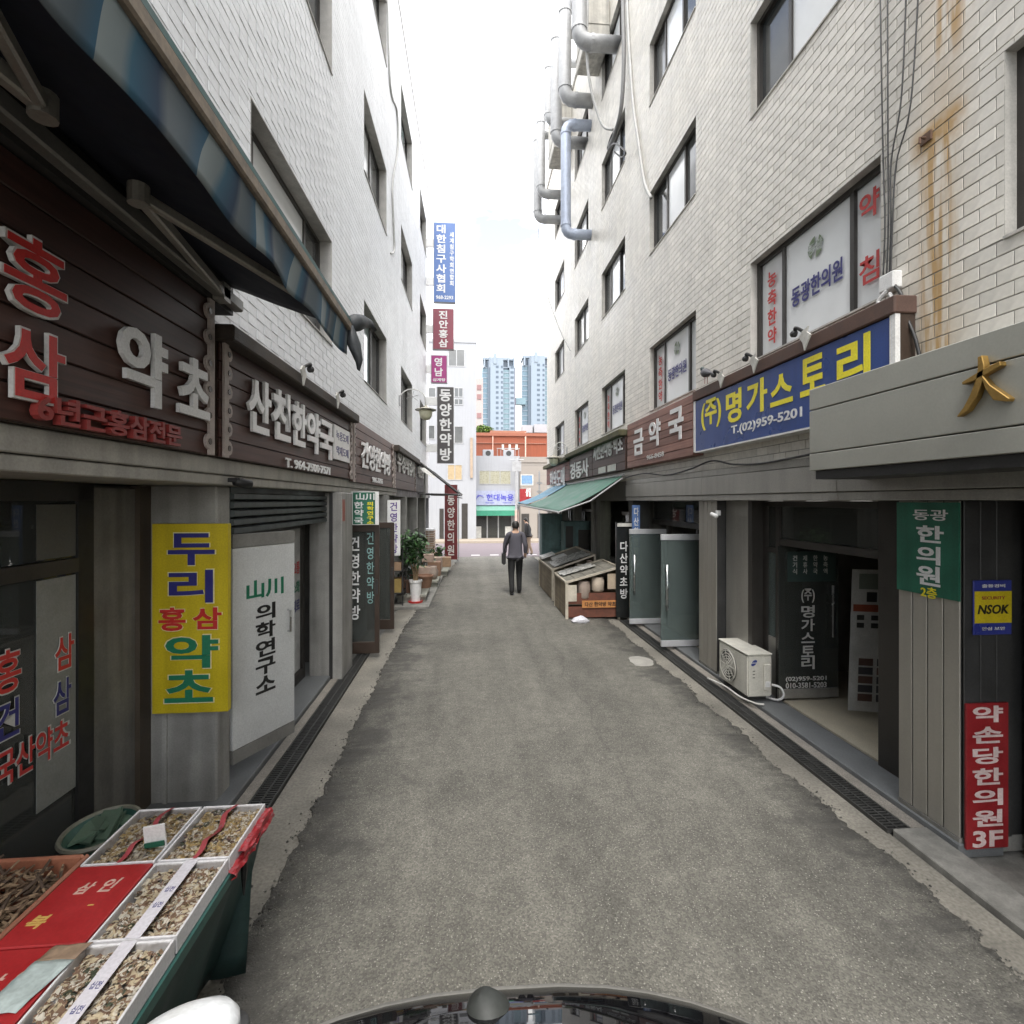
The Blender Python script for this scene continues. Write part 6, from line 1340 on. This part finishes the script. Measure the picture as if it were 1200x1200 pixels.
t = thing('fire_extinguisher', 'red fire extinguisher standing by the brick pier at the alley end', 'extinguisher', (-1.0, 17.6, .05)); MB().lathe([(.07, 0), (.075, .02), (.075, .36), (.05, .43), (.02, .45), (.02, .5)], (-.98, 17.6, .06), 16).build('cylinder', RED, t, smooth=True); B(-1.0, -.9, 17.585, 17.615, .55, .575).build('handle', BLACK, t); MB().tube([(-.98, 17.58, .54), (-.9, 17.56, .5), (-.89, 17.56, .25)], .012).build('hose', BLACK, t)
for k, (y, h, l_) in enumerate(((10.6, 1.5, 'tall dark bundle of wrapped stock standing in a shop doorway past the potted tree'), (14.6, 1.3, 'dark shelf stack by the third low stand'))):
    t = thing('stock_rack', l_, 'rack', (-1.7, y, 0)); x0 = -1.78 + shx(y)
    for z in (.3, .75, 1.2): B(x0, x0 + .35, y, y + .5, z, z + .025).build('shelf_board', GUNM, t)
    for yy in (y, y + .48): B(x0 + .33, x0 + .35, yy, yy + .02, .05, h).build('post', GUNM, t)
    for z in (.325, .775): 
        for q in range(3): B(x0 + .05, x0 + .3, y + .04 + q * .15, y + .16 + q * .15, z, z + random.uniform(.15, .3)).build('packet', random.choice(GOODS), t)
# ================================================================== PEOPLE
def skin_mesh(name, joints, edges, mat, parent, sub=2):
    me = bpy.data.meshes.new(name); me.from_pydata([j[0] for j in joints], edges, []); o = bpy.data.objects.new(name, me); C.objects.link(o)
    mo = o.modifiers.new('k', 'SKIN'); mo.use_smooth_shade = True
    for i, j in enumerate(joints): sv = me.skin_vertices[0].data[i]; sv.radius = j[1] if isinstance(j[1], tuple) else (j[1], j[1]); sv.use_root = i == 0
    ss = o.modifiers.new('s', 'SUBSURF'); ss.levels = sub; ss.render_levels = sub
    bpy.context.view_layer.update()
    m2 = bpy.data.meshes.new_from_object(o.evaluated_get(bpy.context.evaluated_depsgraph_get())); bpy.data.objects.remove(o); m2.materials.clear(); m2.materials.append(mat); m2.polygons.foreach_set('use_smooth', [True] * len(m2.polygons)); m2.name = name
    return link(name, m2, parent)
def person(lab, x, y, H, ang, shirt, trous, hair, stoop=0, bag=True, gz_=.03):
    s_ = H / 1.72; root = thing('person', lab, 'person', (x, y, gz_)); root.rotation_euler = (0, 0, 0)
    def J(a, b, c): 
        ca, sa = math.cos(ang), math.sin(ang); b = b + stoop * max(0, c - .95) * .5
        return (x + s_ * (a * ca - b * sa), y + s_ * (a * sa + b * ca), gz_ + s_ * c)
    R_ = lambda r: (r[0] * s_, r[1] * s_) if isinstance(r, tuple) else r * s_
    jt = [((0, 0, .95), (.118, .09)), ((0, 0, 1.12), (.12, .09)), ((0, .0, 1.32), (.15, .10)), ((0, 0, 1.43), (.09, .07)), ((0, .01, 1.50), .052), ((0, .02, 1.57), (.072, .085)), ((0, .025, 1.655), (.07, .085)),
          ((.18, 0, 1.40), .06), ((.235, -.05, 1.14), .045), ((.235, .04, .92), .036), ((.232, .07, .84), (.018, .038)), ((-.18, 0, 1.40), .06), ((-.24, .06, 1.15), .045), ((-.245, .10, .92), .036), ((-.242, .12, .84), (.018, .038)),
          ((.09, 0, .88), .095), ((.095, .13, .49), .062), ((.095, .08, .10), .042), ((.1, .18, .05), (.042, .03)), ((-.09, 0, .88), .095), ((-.095, -.03, .49), .062), ((-.095, -.17, .12), .042), ((-.1, -.09, .05), (.042, .03))]
    ed = [(0, 1), (1, 2), (2, 3), (3, 4), (4, 5), (5, 6), (3, 7), (7, 8), (8, 9), (9, 10), (3, 11), (11, 12), (12, 13), (13, 14), (0, 15), (15, 16), (16, 17), (17, 18), (0, 19), (19, 20), (20, 21), (21, 22)]
    skin_mesh('body', [(J(*p), R_(r)) for p, r in jt], ed, SKIN, root)
    def garment(name, pts, eds, mat): skin_mesh(name, [(J(*p), R_(r)) for p, r in pts], eds, mat, root)
    garment('shirt', [((0, 0, 1.02), (.18, .125)), ((0, 0, 1.18), (.175, .12)), ((0, 0, 1.32), (.175, .115)), ((0, 0, 1.43), (.105, .085)), ((.175, 0, 1.41), .075), ((.235, -.05, 1.15), .06), ((.237, .03, .95), .05), ((-.175, 0, 1.41), .075), ((-.24, .06, 1.16), .06), ((-.245, .09, .95), .05), ((0, 0, .88), (.225, .155)), ((0, 0, .80), (.23, .16)), ((0, .005, 1.48), .065)],
            [(0, 1), (1, 2), (2, 3), (3, 4), (4, 5), (5, 6), (3, 7), (7, 8), (8, 9), (0, 10), (10, 11), (3, 12)], shirt)
    garment('trousers', [((0, 0, .94), (.15, .108)), ((.09, 0, .84), .108), ((.098, .12, .49), .078), ((.098, .08, .12), .062), ((.1, .085, .045), .06), ((-.09, 0, .84), .108), ((-.098, -.03, .49), .078), ((-.098, -.16, .14), .062), ((-.1, -.15, .05), .06)],
            [(0, 1), (1, 2), (2, 3), (3, 4), (0, 5), (5, 6), (6, 7), (7, 8)], trous)
    for k in (17, 21): 
        a_ = jt[k][0]; b_ = jt[k + 1][0]; skin_mesh('shoe', [(J(a_[0], a_[1] - .03, .05), R_((.05, .045))), (J(b_[0], b_[1] + .02, .04), R_((.048, .032)))], [(0, 1)], BLACK, root, 2)
    skin_mesh('hair', [(J(0, -.03, 1.535), R_((.07, .06))), (J(0, -.02, 1.60), R_((.092, .085))), (J(0, .0, 1.67), R_((.095, .095))), (J(0, .02, 1.72), R_((.06, .07)))], [(0, 1), (1, 2), (2, 3)], hair, root, 2)
    for sx in (-1, 1): skin_mesh('ear', [(J(sx * .078, .03, 1.57), R_(.014)), (J(sx * .08, .03, 1.605), R_(.016))], [(0, 1)], SKIN, root, 1)
    if bag:
        c = Vector(J(-.27, .1, .84)); MB().obox(c, Vector((.045, 0, 0)) * s_, Vector((0, .12, 0)) * s_, Vector((0, 0, .14)) * s_).build('shoulder_bag', BLACK, root, bevel=.02, seg=2)
        MB().tube(smooth_path([J(-.27, .1, .96), J(-.22, -.12, 1.2), J(-.12, -.09, 1.44), J(-.16, .1, 1.2), J(-.27, .14, .96)]), .009).build('bag_strap', BLACK, root)
HAIR = M('black hair', (.018, .016, .015), .5)
px, py = onZ(604, 698); person('person in a grey top and black trousers walking down the alley with a black bag', px, py, 1.70, 0, M('grey shirt', (.085, .082, .10), .85, bump=.3, bs=60), M('black trousers', (.012, .012, .013), .8), HAIR)
px, py = onY(620, 640, 21.5)[0], 21.5; person('person in a dark top and pale trousers stepping onto the street at the alley end', px, py, 1.55, 1.2, M('charcoal shirt', (.03, .03, .033), .8), M('tan trousers', (.32, .24, .18), .8), HAIR, stoop=.5, gz_=gz(21.5))

fy_, fz_ = onX(1086, 162, XR - .01); t = thing('wall_fixing', 'rusty anchor plate at the top of the orange stain on the cream tiles', 'fixing', (XR - .01, fy_, fz_))
B(XR - .022, XR - .0075, fy_ - .04, fy_ + .04, fz_ - .03, fz_ + .03).build('plate', M('rusty plate', (.13, .075, .05), .8, var=.4, vs=30), t); MB().tube([(XR - .02, fy_, fz_), (XR - .06, fy_, fz_), (XR - .06, fy_, fz_ - .04)], .008, 6).build('hook', M('rusty plate', (.13, .075, .05), .8), t)
# ================================================================== BUILDINGS BEYOND THE ALLEY
def far_window(b, u0, u1, vt, vb, Y, fm=GALV, pm=PANEGR, split=1, sill=True):
    a_, b_, z0, z1 = rectC(u0, u1, vt, vb, Y)
    f = MB().box(a_ - .06, b_ + .06, Y - .03, Y + .05, z0 - .06, z0).box(a_ - .06, b_ + .06, Y - .03, Y + .05, z1, z1 + .06).box(a_ - .06, a_, Y - .03, Y + .05, z0, z1).box(b_, b_ + .06, Y - .03, Y + .05, z0, z1)
    for i in range(1, split): x = a_ + (b_ - a_) * i / split; f.box(x - .03, x + .03, Y - .025, Y + .05, z0, z1)
    w = f.build('window', fm, b); B(a_, b_, Y - .012, Y - .004, z0, z1).build('pane', pm, w)
    return w
Y1 = 40.0
a_, b_, z0, z1 = rectC(440, 558, 399, 630, Y1)
wbd = thing('white_building', 'plain white four storey building across the street with small dark windows', 'building', (a_, Y1, -.9))
B(a_, b_, Y1, Y1 + 9, -.95, z1).build('wall', WALLW, wbd); B(a_ - .05, b_ + .05, Y1 - .05, Y1 + 9.05, z1 + .002, z1 + .25).build('coping', WALLW, wbd)
for q in ((526, 544, 410, 429, 2), (502, 510, 455, 465, 1), (533, 542, 455, 465, 2), (533, 542, 468, 474, 2), (500, 509, 499, 514, 1), (533, 542, 500, 519, 1)): far_window(wbd, q[0], q[1], q[2], q[3], Y1, split=q[4], pm=PANEGR)
far_window(wbd, 525, 541, 545, 562, Y1, fm=GALV, pm=M('tan blind', (.38, .29, .17), .6), split=2)
B(*rectC(551, 554, 513, 560, Y1)[:2], Y1 - .12, Y1, *rectC(551, 554, 513, 560, Y1)[2:]).build('downpipe', M('brown pipe', (.35, .27, .2), .6), wbd)
for q in ((515, 520, 596, 634), (541, 548, 590, 632)): a2, b2, c2, d2 = rectC(*q, Y1); B(a2, b2, Y1 - .02, Y1 - .004, c2, d2).build('door', DARKF, wbd)
# the antler shop
Y2 = 42.0
a_, b_, z0, z1 = rectC(545, 609, 534, 632, Y2); gzz = gz(42) + .09
sh2 = thing('antler_shop', 'low white shop across the street with a pale sign and green awning', 'building', (a_, Y2, gzz))
def R2(u0, u1, vt, vb): return rectC(u0, u1, vt, vb, Y2)
zs = R2(0, 0, 603, 603)[3]
x_l = R2(549, 0, 0, 0)[0]; xd0 = R2(556, 0, 0, 0)[0]; xd1 = R2(601, 0, 0, 0)[0]
MB().box(a_, b_, Y2, Y2 + .3, zs, z1).build('wall', WALLW, sh2); B(a_, xd0, Y2, Y2 + .3, gzz - .1, zs - .002).build('wall_pier', WALLW, sh2); B(xd1, b_, Y2, Y2 + .3, gzz - .1, zs - .002).build('wall_pier', WALLW, sh2); B(a_, b_, Y2 + 4, Y2 + 8, gzz - .1, z1).build('rear_wall', WALLW, sh2); B(a_, b_, Y2 + .3, Y2 + 8, z1 - .3, z1 - .1).build('roof', WALLB, sh2); B(a_, b_, Y2 + .3, Y2 + 4, gzz - .1, gzz + .01).build('floor', CONC2, sh2)
far_window(sh2, 562, 598, 552, 567, Y2, fm=GALV, pm=M('cream blind pane', (.33, .32, .24), .3), split=3)
fr = MB()
for u in (556, 571, 584, 600): x = R2(u, 0, 0, 0)[0]; fr.box(x - .05, x + .05, Y2 + .05, Y2 + .12, gzz, zs)
fr.build('shop_front', GALV, sh2); B(xd0, xd1, Y2 + .08, Y2 + .09, gzz, zs).build('pane', GLSD, sh2)
for u0, u1 in ((557, 564), (592, 600)): q = R2(u0, u1, 617, 629); B(q[0], q[1], Y2 + .06, Y2 + .075, gzz, q[3]).build('door_panel', OFFW, sh2)
q = R2(555, 605, 575, 592); sg_ = thing('shop_sign', 'white sign with blue violet letters over the green awning across the street', 'sign', (q[0], Y2, q[2])); B(q[0], q[1], Y2 - .2, Y2 - .004, q[2], q[3]).build('light_box', M('pale lilac board', (.33, .355, .48), .4), sg_)
textC('현대녹용', 570, 602, 579, 587, Y2 - .201, M('violet blue letter', (.07, .07, .42), .4), sg_, .01, .04)
for u, s_ in ((574, '966-1234'), (594, '약재도매')): textC(s_, u - 5, u + 5, 588.3, 590, Y2 - .201, M('violet blue letter', (.07, .07, .42), .4), sg_, .008, .01)
em = MB(); ce = onY(562, 583, Y2)
for k in range(5): em.tube([(ce[0] + .3 * math.cos(2 + k * .35), Y2 - .21, ce[1] + .24 * math.sin(2 + k * .5)), (ce[0] + .35 * math.cos(k * .6), Y2 - .21, ce[1] + .28 * math.sin(k * .9) * .7)], .02, 5)
em.build('emblem', M('violet blue letter', (.07, .07, .42), .4), sg_)
q = R2(549, 605, 592, 604); ga = thing('shop_awning', 'bright green awning with a hanging valance on the shop across the street', 'awning', (q[0], Y2, q[2]))
AWG = M('bright green cloth', (.03, .21, .13), .6)
m = MB(); m.v += [(q[0], Y2 - .01, q[3]), (q[1], Y2 - .01, q[3]), (q[1], Y2 - .75, q[2] + .42), (q[0], Y2 - .75, q[2] + .42)]; m.f.append((3, 2, 1, 0)); o = m.build('cloth', M('pale green cloth', (.13, .28, .22), .6), ga); o.modifiers.new('s', 'SOLIDIFY').thickness = .01
B(q[0], q[1], Y2 - .77, Y2 - .755, q[2], q[2] + .41).build('valance', AWG, ga)
# condensers on the shop roof
for i, u in enumerate((572, 596)):
    x, z = onY(u, 533, Y2 + .5); t = thing('roof_condenser', ('pale roof condenser with round fan above the white shop', 'second pale roof condenser above the white shop')[i], 'condenser', (x, Y2 + .5, z1)); B(x - .45, x + .45, Y2 + .4, Y2 + .9, z1 - .1, z1 + .55).build('casing', WALLW, t, bevel=.03); MB().lathe([(.22, 0), (.22, .02), (0, .02)], (x, Y2 + .4, z1 + .25), 16, (0, -1, 0)).build('fan', GUNM, t)
x, z = onY(605, 520, Y2 + 1); t = thing('roof_railing', 'thin roof railing on the white shop', 'railing', (x, Y2, z1)); 
for i in range(7): MB().tube([(x - 1.6 + i * .3, Y2 + 1, z1 - .1), (x - 1.6 + i * .3, Y2 + 1, z1 + .7)], .02).build('baluster', GALV, t)
B(x - 1.65, x + .3, Y2 + .97, Y2 + 1.03, z1 + .7, z1 + .75).build('rail', GALV, t)
# beige building to the right of it
Y3 = 41.0; a_, b_, z0, z1 = rectC(610, 700, 536, 634, Y3)
bb_ = thing('beige_building', 'beige panelled building across the street behind the tarpaulin awning', 'building', (a_, Y3, gzz)); B(a_, b_, Y3, Y3 + 8, -.95, z1).build('wall', WALLB, bb_)
for v in (545, 556, 567): z = onY(610, v, Y3)[1]; B(a_, b_, Y3 - .015, Y3, z, z + .03).build('panel_joint', M('joint grey', (.30, .28, .26), .8), bb_)
far_window(bb_, 611, 624, 557, 568, Y3, fm=OFFW, pm=M('blue pane', (.16, .27, .42), .1), split=1); q = rectC(609, 622, 573, 590, Y3); B(q[0], q[1], Y3 - .1, Y3 - .004, q[2], q[3]).build('sign_board', REDB, bb_); textC('성일', 616, 622, 572, 582, Y3 - .101, LETW, bb_, .01, .03)
for u in (611, 630): q = rectC(u, u + 9, 602, 632, Y3); B(q[0], q[1], Y3 - .03, Y3 - .004, -.8, q[3]).build('door', DARKF, bb_)
B(a_ - .02, b_, Y3 - .06, Y3, z1 - .4, z1 + .05).build('coping', WALLB, bb_)
# orange brick building behind
Y5 = 58.0; a_, b_, z0, z1 = rectC(553, 700, 508, 560, Y5)
ob = thing('brick_building', 'orange brick building rising behind the shops, with white service lines on its wall', 'building', (a_, Y5, 0)); B(a_, b_, Y5, Y5 + 9, -1, z1).build('wall', BRICKO, ob); B(a_, b_, Y5 - .15, Y5, z1 - .25, z1 + .1).build('parapet', M('brown parapet', (.28, .10, .06), .8), ob)
for q in ((557, 640, 519, 520), (577, 578, 508, 533), (615, 616.5, 507, 536)): r_ = rectC(*q, Y5); B(r_[0], r_[1], Y5 - .12, Y5 - .004, r_[2], r_[3]).build('service_line', M('pale service line', (.62, .40, .32), .7), ob)
for u in (588, 596, 604): r_ = rectC(u, u + 2.5, 521, 527, Y5); B(r_[0], r_[1], Y5 - .1, Y5 - .004, r_[2], r_[3]).build('vent', OFFW, ob)
r_ = rectC(575, 618, 503, 508, Y5); B(r_[0], r_[1], Y5 + 1, Y5 + 4, r_[2], r_[3]).build('roof_shed', M('rust shed', (.30, .14, .09), .8), ob)
for u0, u1, vt in ((612, 624, 498), (626, 645, 497)): r_ = rectC(u0, u1, vt, 507, Y5 + 2); B(r_[0], r_[1], Y5 + 2, Y5 + 4, r_[2], r_[3]).build('roof_hut', WALLW, ob)
# tree on the roofline
tx, tz = onY(566, 507, 69); tr = thing('roof_tree', 'light green tree showing above the orange brick wall beside the white building', 'tree', (tx, 69, -.95))
MB().tube([(tx, 69, -.95), (tx + .1, 69, 4), (tx, 69, tz)], [.22, .16, .06], 8).build('trunk', M('dark bark', (.08, .06, .045), .8), tr)
for dx, dz in ((-.5, 3.5), (.6, 3.2), (-.7, 2.2)): MB().tube([(tx, 69, tz - 3), (tx + dx, 69.2, tz - 3 + dz)], [.08, .02], 6).build('branch', M('dark bark', (.08, .06, .045), .8), tr)
leaves((tx, 69, tz - .1), 1.7, 1.3, 1.2, 2600, .3, M('light leaf', (.13, .21, .03), .6, isl=.6), tr)
# pinkish block behind the white one
r_ = rectC(556, 566, 443, 505, 90); pb = thing('pink_block', 'narrow pinkish apartment block glimpsed behind the white building', 'building', (r_[0], 90, 0)); B(r_[0] - 6, r_[1], 90, 100, -1, r_[3]).build('wall', M('pinkish wall', (.36, .31, .30), .8), pb)
for v in (451, 462, 484): q = rectC(559, 564, v, v + 6, 90); B(q[0], q[1], 89.9, 89.99, q[2], q[3]).build('window', M('brownish window', (.22, .12, .12), .5), pb)
# apartment towers
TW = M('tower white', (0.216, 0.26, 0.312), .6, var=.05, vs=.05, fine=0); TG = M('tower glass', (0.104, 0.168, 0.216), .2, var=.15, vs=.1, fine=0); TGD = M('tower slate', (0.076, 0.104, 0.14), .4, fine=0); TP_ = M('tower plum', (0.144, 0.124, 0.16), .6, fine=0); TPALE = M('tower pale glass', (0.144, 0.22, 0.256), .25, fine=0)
def tower(lab, u0, u1, vt, Y):
    a_, b_, z0, z1 = rectC(u0, u1, vt, 600, Y); w = b_ - a_
    t = thing('apartment_tower', lab, 'tower', (a_, Y, -1), 'apartment towers')
    X = lambda f: a_ + w * f
    # plan: two slabs meeting at a shallow angle, glazed corners
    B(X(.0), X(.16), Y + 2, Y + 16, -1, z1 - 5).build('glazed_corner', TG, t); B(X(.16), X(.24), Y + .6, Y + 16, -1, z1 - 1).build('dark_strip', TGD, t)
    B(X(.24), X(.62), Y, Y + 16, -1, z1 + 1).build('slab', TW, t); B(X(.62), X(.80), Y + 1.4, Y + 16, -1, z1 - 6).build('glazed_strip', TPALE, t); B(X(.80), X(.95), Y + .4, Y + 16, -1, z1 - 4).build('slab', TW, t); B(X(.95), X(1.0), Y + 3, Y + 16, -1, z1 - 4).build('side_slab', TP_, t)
    cr = MB(); cr.box(X(.02), X(.96), Y + 2, Y + 14, z1 - .2, z1 + 1.2)
    for f in (.05, .2, .36, .55, .75, .92): cr.box(X(f), X(f) + .8, Y + .5, Y + 2, z1 - 5, z1 + 1.2)
    cr.box(X(.33), X(.42), Y - .4, Y + 2, z1 - 3, z1 + 3); cr.build('crown_frame', TW, t)
    B(X(.04), X(.94), Y + 3, Y + 12, z1 - 6, z1 - .3).build('crown_core', TGD, t)
    zm = z0 + (z1 - z0) * .45
    B(X(-.02), X(.64), Y - .35, Y + 5, zm - .9, zm + .9).build('belt', TGD, t)
    # windows, floor by floor, joined per column
    zf = z1 - 4
    wa = MB(); wb_ = MB()
    while zf > 2:
        if abs(zf - zm) > 2.6:
            for f0, f1 in ((.40, .48), (.55, .605)): wa.box(X(f0), X(f1), Y - .05, Y - .01, zf - 1.5, zf)
            wa.box(X(.83), X(.93), Y + .35, Y + .39, zf - 1.5, zf)
            wb_.box(X(.62), X(.80), Y + 1.2, Y + 1.38, zf - 1.0, zf - .5); wb_.box(X(.0), X(.16), Y + 1.85, Y + 1.98, zf - 1.2, zf - .7)
        zf -= 3.0
    wa.build('window_rows', TGD, t, kind='stuff'); wb_.build('balcony_rails', TW, t, kind='stuff')
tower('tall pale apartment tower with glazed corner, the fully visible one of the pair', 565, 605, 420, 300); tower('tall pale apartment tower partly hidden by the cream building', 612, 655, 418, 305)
r_ = rectC(600, 616, 466, 474, 304); B(r_[0], r_[1], 304, 308, r_[2], r_[3]).build('sky_bridge', TPALE, None, label='pale bridge joining the two apartment towers', cat='bridge')
# utility pole in front of the shop
px, _ = onY(605.5, 600, 34.6); up = thing('utility_pole', 'slender grey utility pole on the far pavement before the white shop', 'pole', (px, 34.6, gz(34.6)))
MB().tube([(px, 34.6, gz(34.6)), (px, 34.6, 5.2)], [.13, .09], 10).build('post', GALV, up); B(px - .3, px + .3, 34.5, 34.58, 4.2, 4.9).build('transformer_box', GALV, up); MB().tube([(px - .5, 34.6, 5.0), (px + .5, 34.6, 5.0)], .03).build('crossarm', GALV, up); B(px - .14, px + .14, 34.45, 34.48, .2, 1.6).build('poster_band', M('poster', (.5, .36, .3), .7), up)
px, _ = onY(632, 600, 24); up = thing('utility_pole', 'thin signal pole seen past the end of the cream building', 'pole', (px, 24, gz(24))); MB().tube([(px, 24, gz(24)), (px, 24, 3.6)], .035, 8).build('post', GALV, up)
for z in (2.6, 3.0): B(px - .12, px + .12, 23.95, 24.05, z, z + .08).build('step_bracket', GALV, up)
# long flanking buildings along the street so that its sides are closed
FLK = M('flank render', (.52, .51, .49), .8, var=.1, vs=.4)
for x0, x1, lab in ((-40, -13, 'pale rendered block further along the street, past the white building'), (17, 45, 'pale rendered block further along the street, past the beige building')):
    t = thing('street_block', lab, 'building', (x0, 41, 0)); B(x0, x1, 41, 52, -1, 9).build('wall', FLK, t)
    for i in range(6):
        for z in (2.2, 5.2): B(x0 + 1.5 + i * 4, x0 + 3.5 + i * 4, 40.93, 40.99, z, z + 1.5).build('window', PANED, t)
# ================================================================== SURVEY CAR IN THE FOREGROUND
vh = thing('survey_car', 'car with a glossy black curved roof and a white mirror standing in the alley', 'car', (.1, .1, 0))
GLB = M('glossy black shell', (.006, .006, .007), .03, var=.05, fine=0, spec=.8, rvar=.01)
cx, cy, zt = .06, -.2, 1.33
FX, FY = .92, 1.27
sh = MB(); N, K = 72, 16
def rim(a_): return (math.copysign(abs(math.cos(a_)) ** .8, math.cos(a_)), math.copysign(abs(math.sin(a_)) ** .8, math.sin(a_)))
for i in range(K + 1):
    f = i / K; rr = math.sin(f * math.pi / 2)
    for j in range(N):
        q = rim(2 * math.pi * j / N); sh.v.append((cx + FX * rr * q[0], cy + FY * rr * q[1], zt - .165 * (1 - math.cos(f * math.pi / 2)) ** 1.1))
for i in range(K):
    for j in range(N): a_ = i * N + j; b_ = i * N + (j + 1) % N; sh.f.append((a_, a_ + N, b_ + N, b_))
sh.build('roof', GLB, vh, smooth=True)
tr_ = MB().tube([(cx + FX * 1.005 * rim(t)[0], cy + FY * 1.005 * rim(t)[1], zt - .168) for t in [2 * math.pi * j / 72 for j in range(73)]], .012, 6, False); tr_.build('roof_trim', M('trim grey', (.16, .155, .14), .5), vh, smooth=True)
bd = MB(); prof = [(.985, zt - .18), (1.0, zt - .45), (.99, .45), (.9, .3)]
for r_, z in prof:
    for j in range(N): q = rim(2 * math.pi * j / N); bd.v.append((cx + FX * .97 * r_ * q[0], cy + FY * .97 * r_ * q[1], z))
for i in range(3):
    for j in range(N): a_ = i * N + j; b_ = i * N + (j + 1) % N; bd.f.append((a_, a_ + N, b_ + N, b_))
bd.build('body', M('car body', (.03, .03, .032), .3), vh, smooth=True)
B(cx - .7, cx + .7, cy - .95, cy + .95, .25, .45).build('chassis', GUNM, vh, bevel=.03)
for sx in (-1, 1):
    for sy in (-.75, .75):
        w = MB().lathe([(.15, -.08), (.28, -.08), (.30, -.05), (.30, .05), (.28, .08), (.15, .08)], (cx + sx * .72, cy + sy, .318), 24, (1, 0, 0)).build('wheel', RUBBER, vh); MB().lathe([(.0, -.06), (.16, -.06), (.16, .06), (0, .06)], (cx + sx * .72, cy + sy, .318), 16, (1, 0, 0)).build('hub', GALV, w)
kx, ky = onZ(577, 1185, zt - .10)
MB().lathe([(.056, -.06), (.054, .03), (.046, .07), (.026, .098), (0, .105)], (kx + .01, ky, zt - .175), 20, (-.35, .1, 1)).build('roof_knob', M('dark rubber knob', (.03, .033, .03), .6), vh, smooth=True)
mx_, my_ = onZ(200, 1222, 1.28)
MB().lathe([(0, -.045), (.05, -.043), (.085, -.03), (.105, -.005), (.103, .018), (.09, .035), (.06, .048), (.03, .053), (0, .055)], (mx_, my_, 1.255), 32, (-.1, .25, 1), 1.05, .75).build('mirror_housing', M('white gloss', (.72, .74, .75), .15, var=.03), vh, smooth=True)
MB().lathe([(.0, -.05), (.108, -.014), (.112, .0), (.108, .006)], (mx_ + .006, my_, 1.25), 32, (-.1, .25, 1), 1.07, .78).build('mirror_rim', GUNM, vh, smooth=True)
MB().tube(smooth_path([(mx_, my_, 1.23), (mx_ + .08, my_ - .1, 1.16), (cx - FX * .9, cy + .6, 1.1)]), .018).build('mirror_stalk', GUNM, vh, smooth=True)
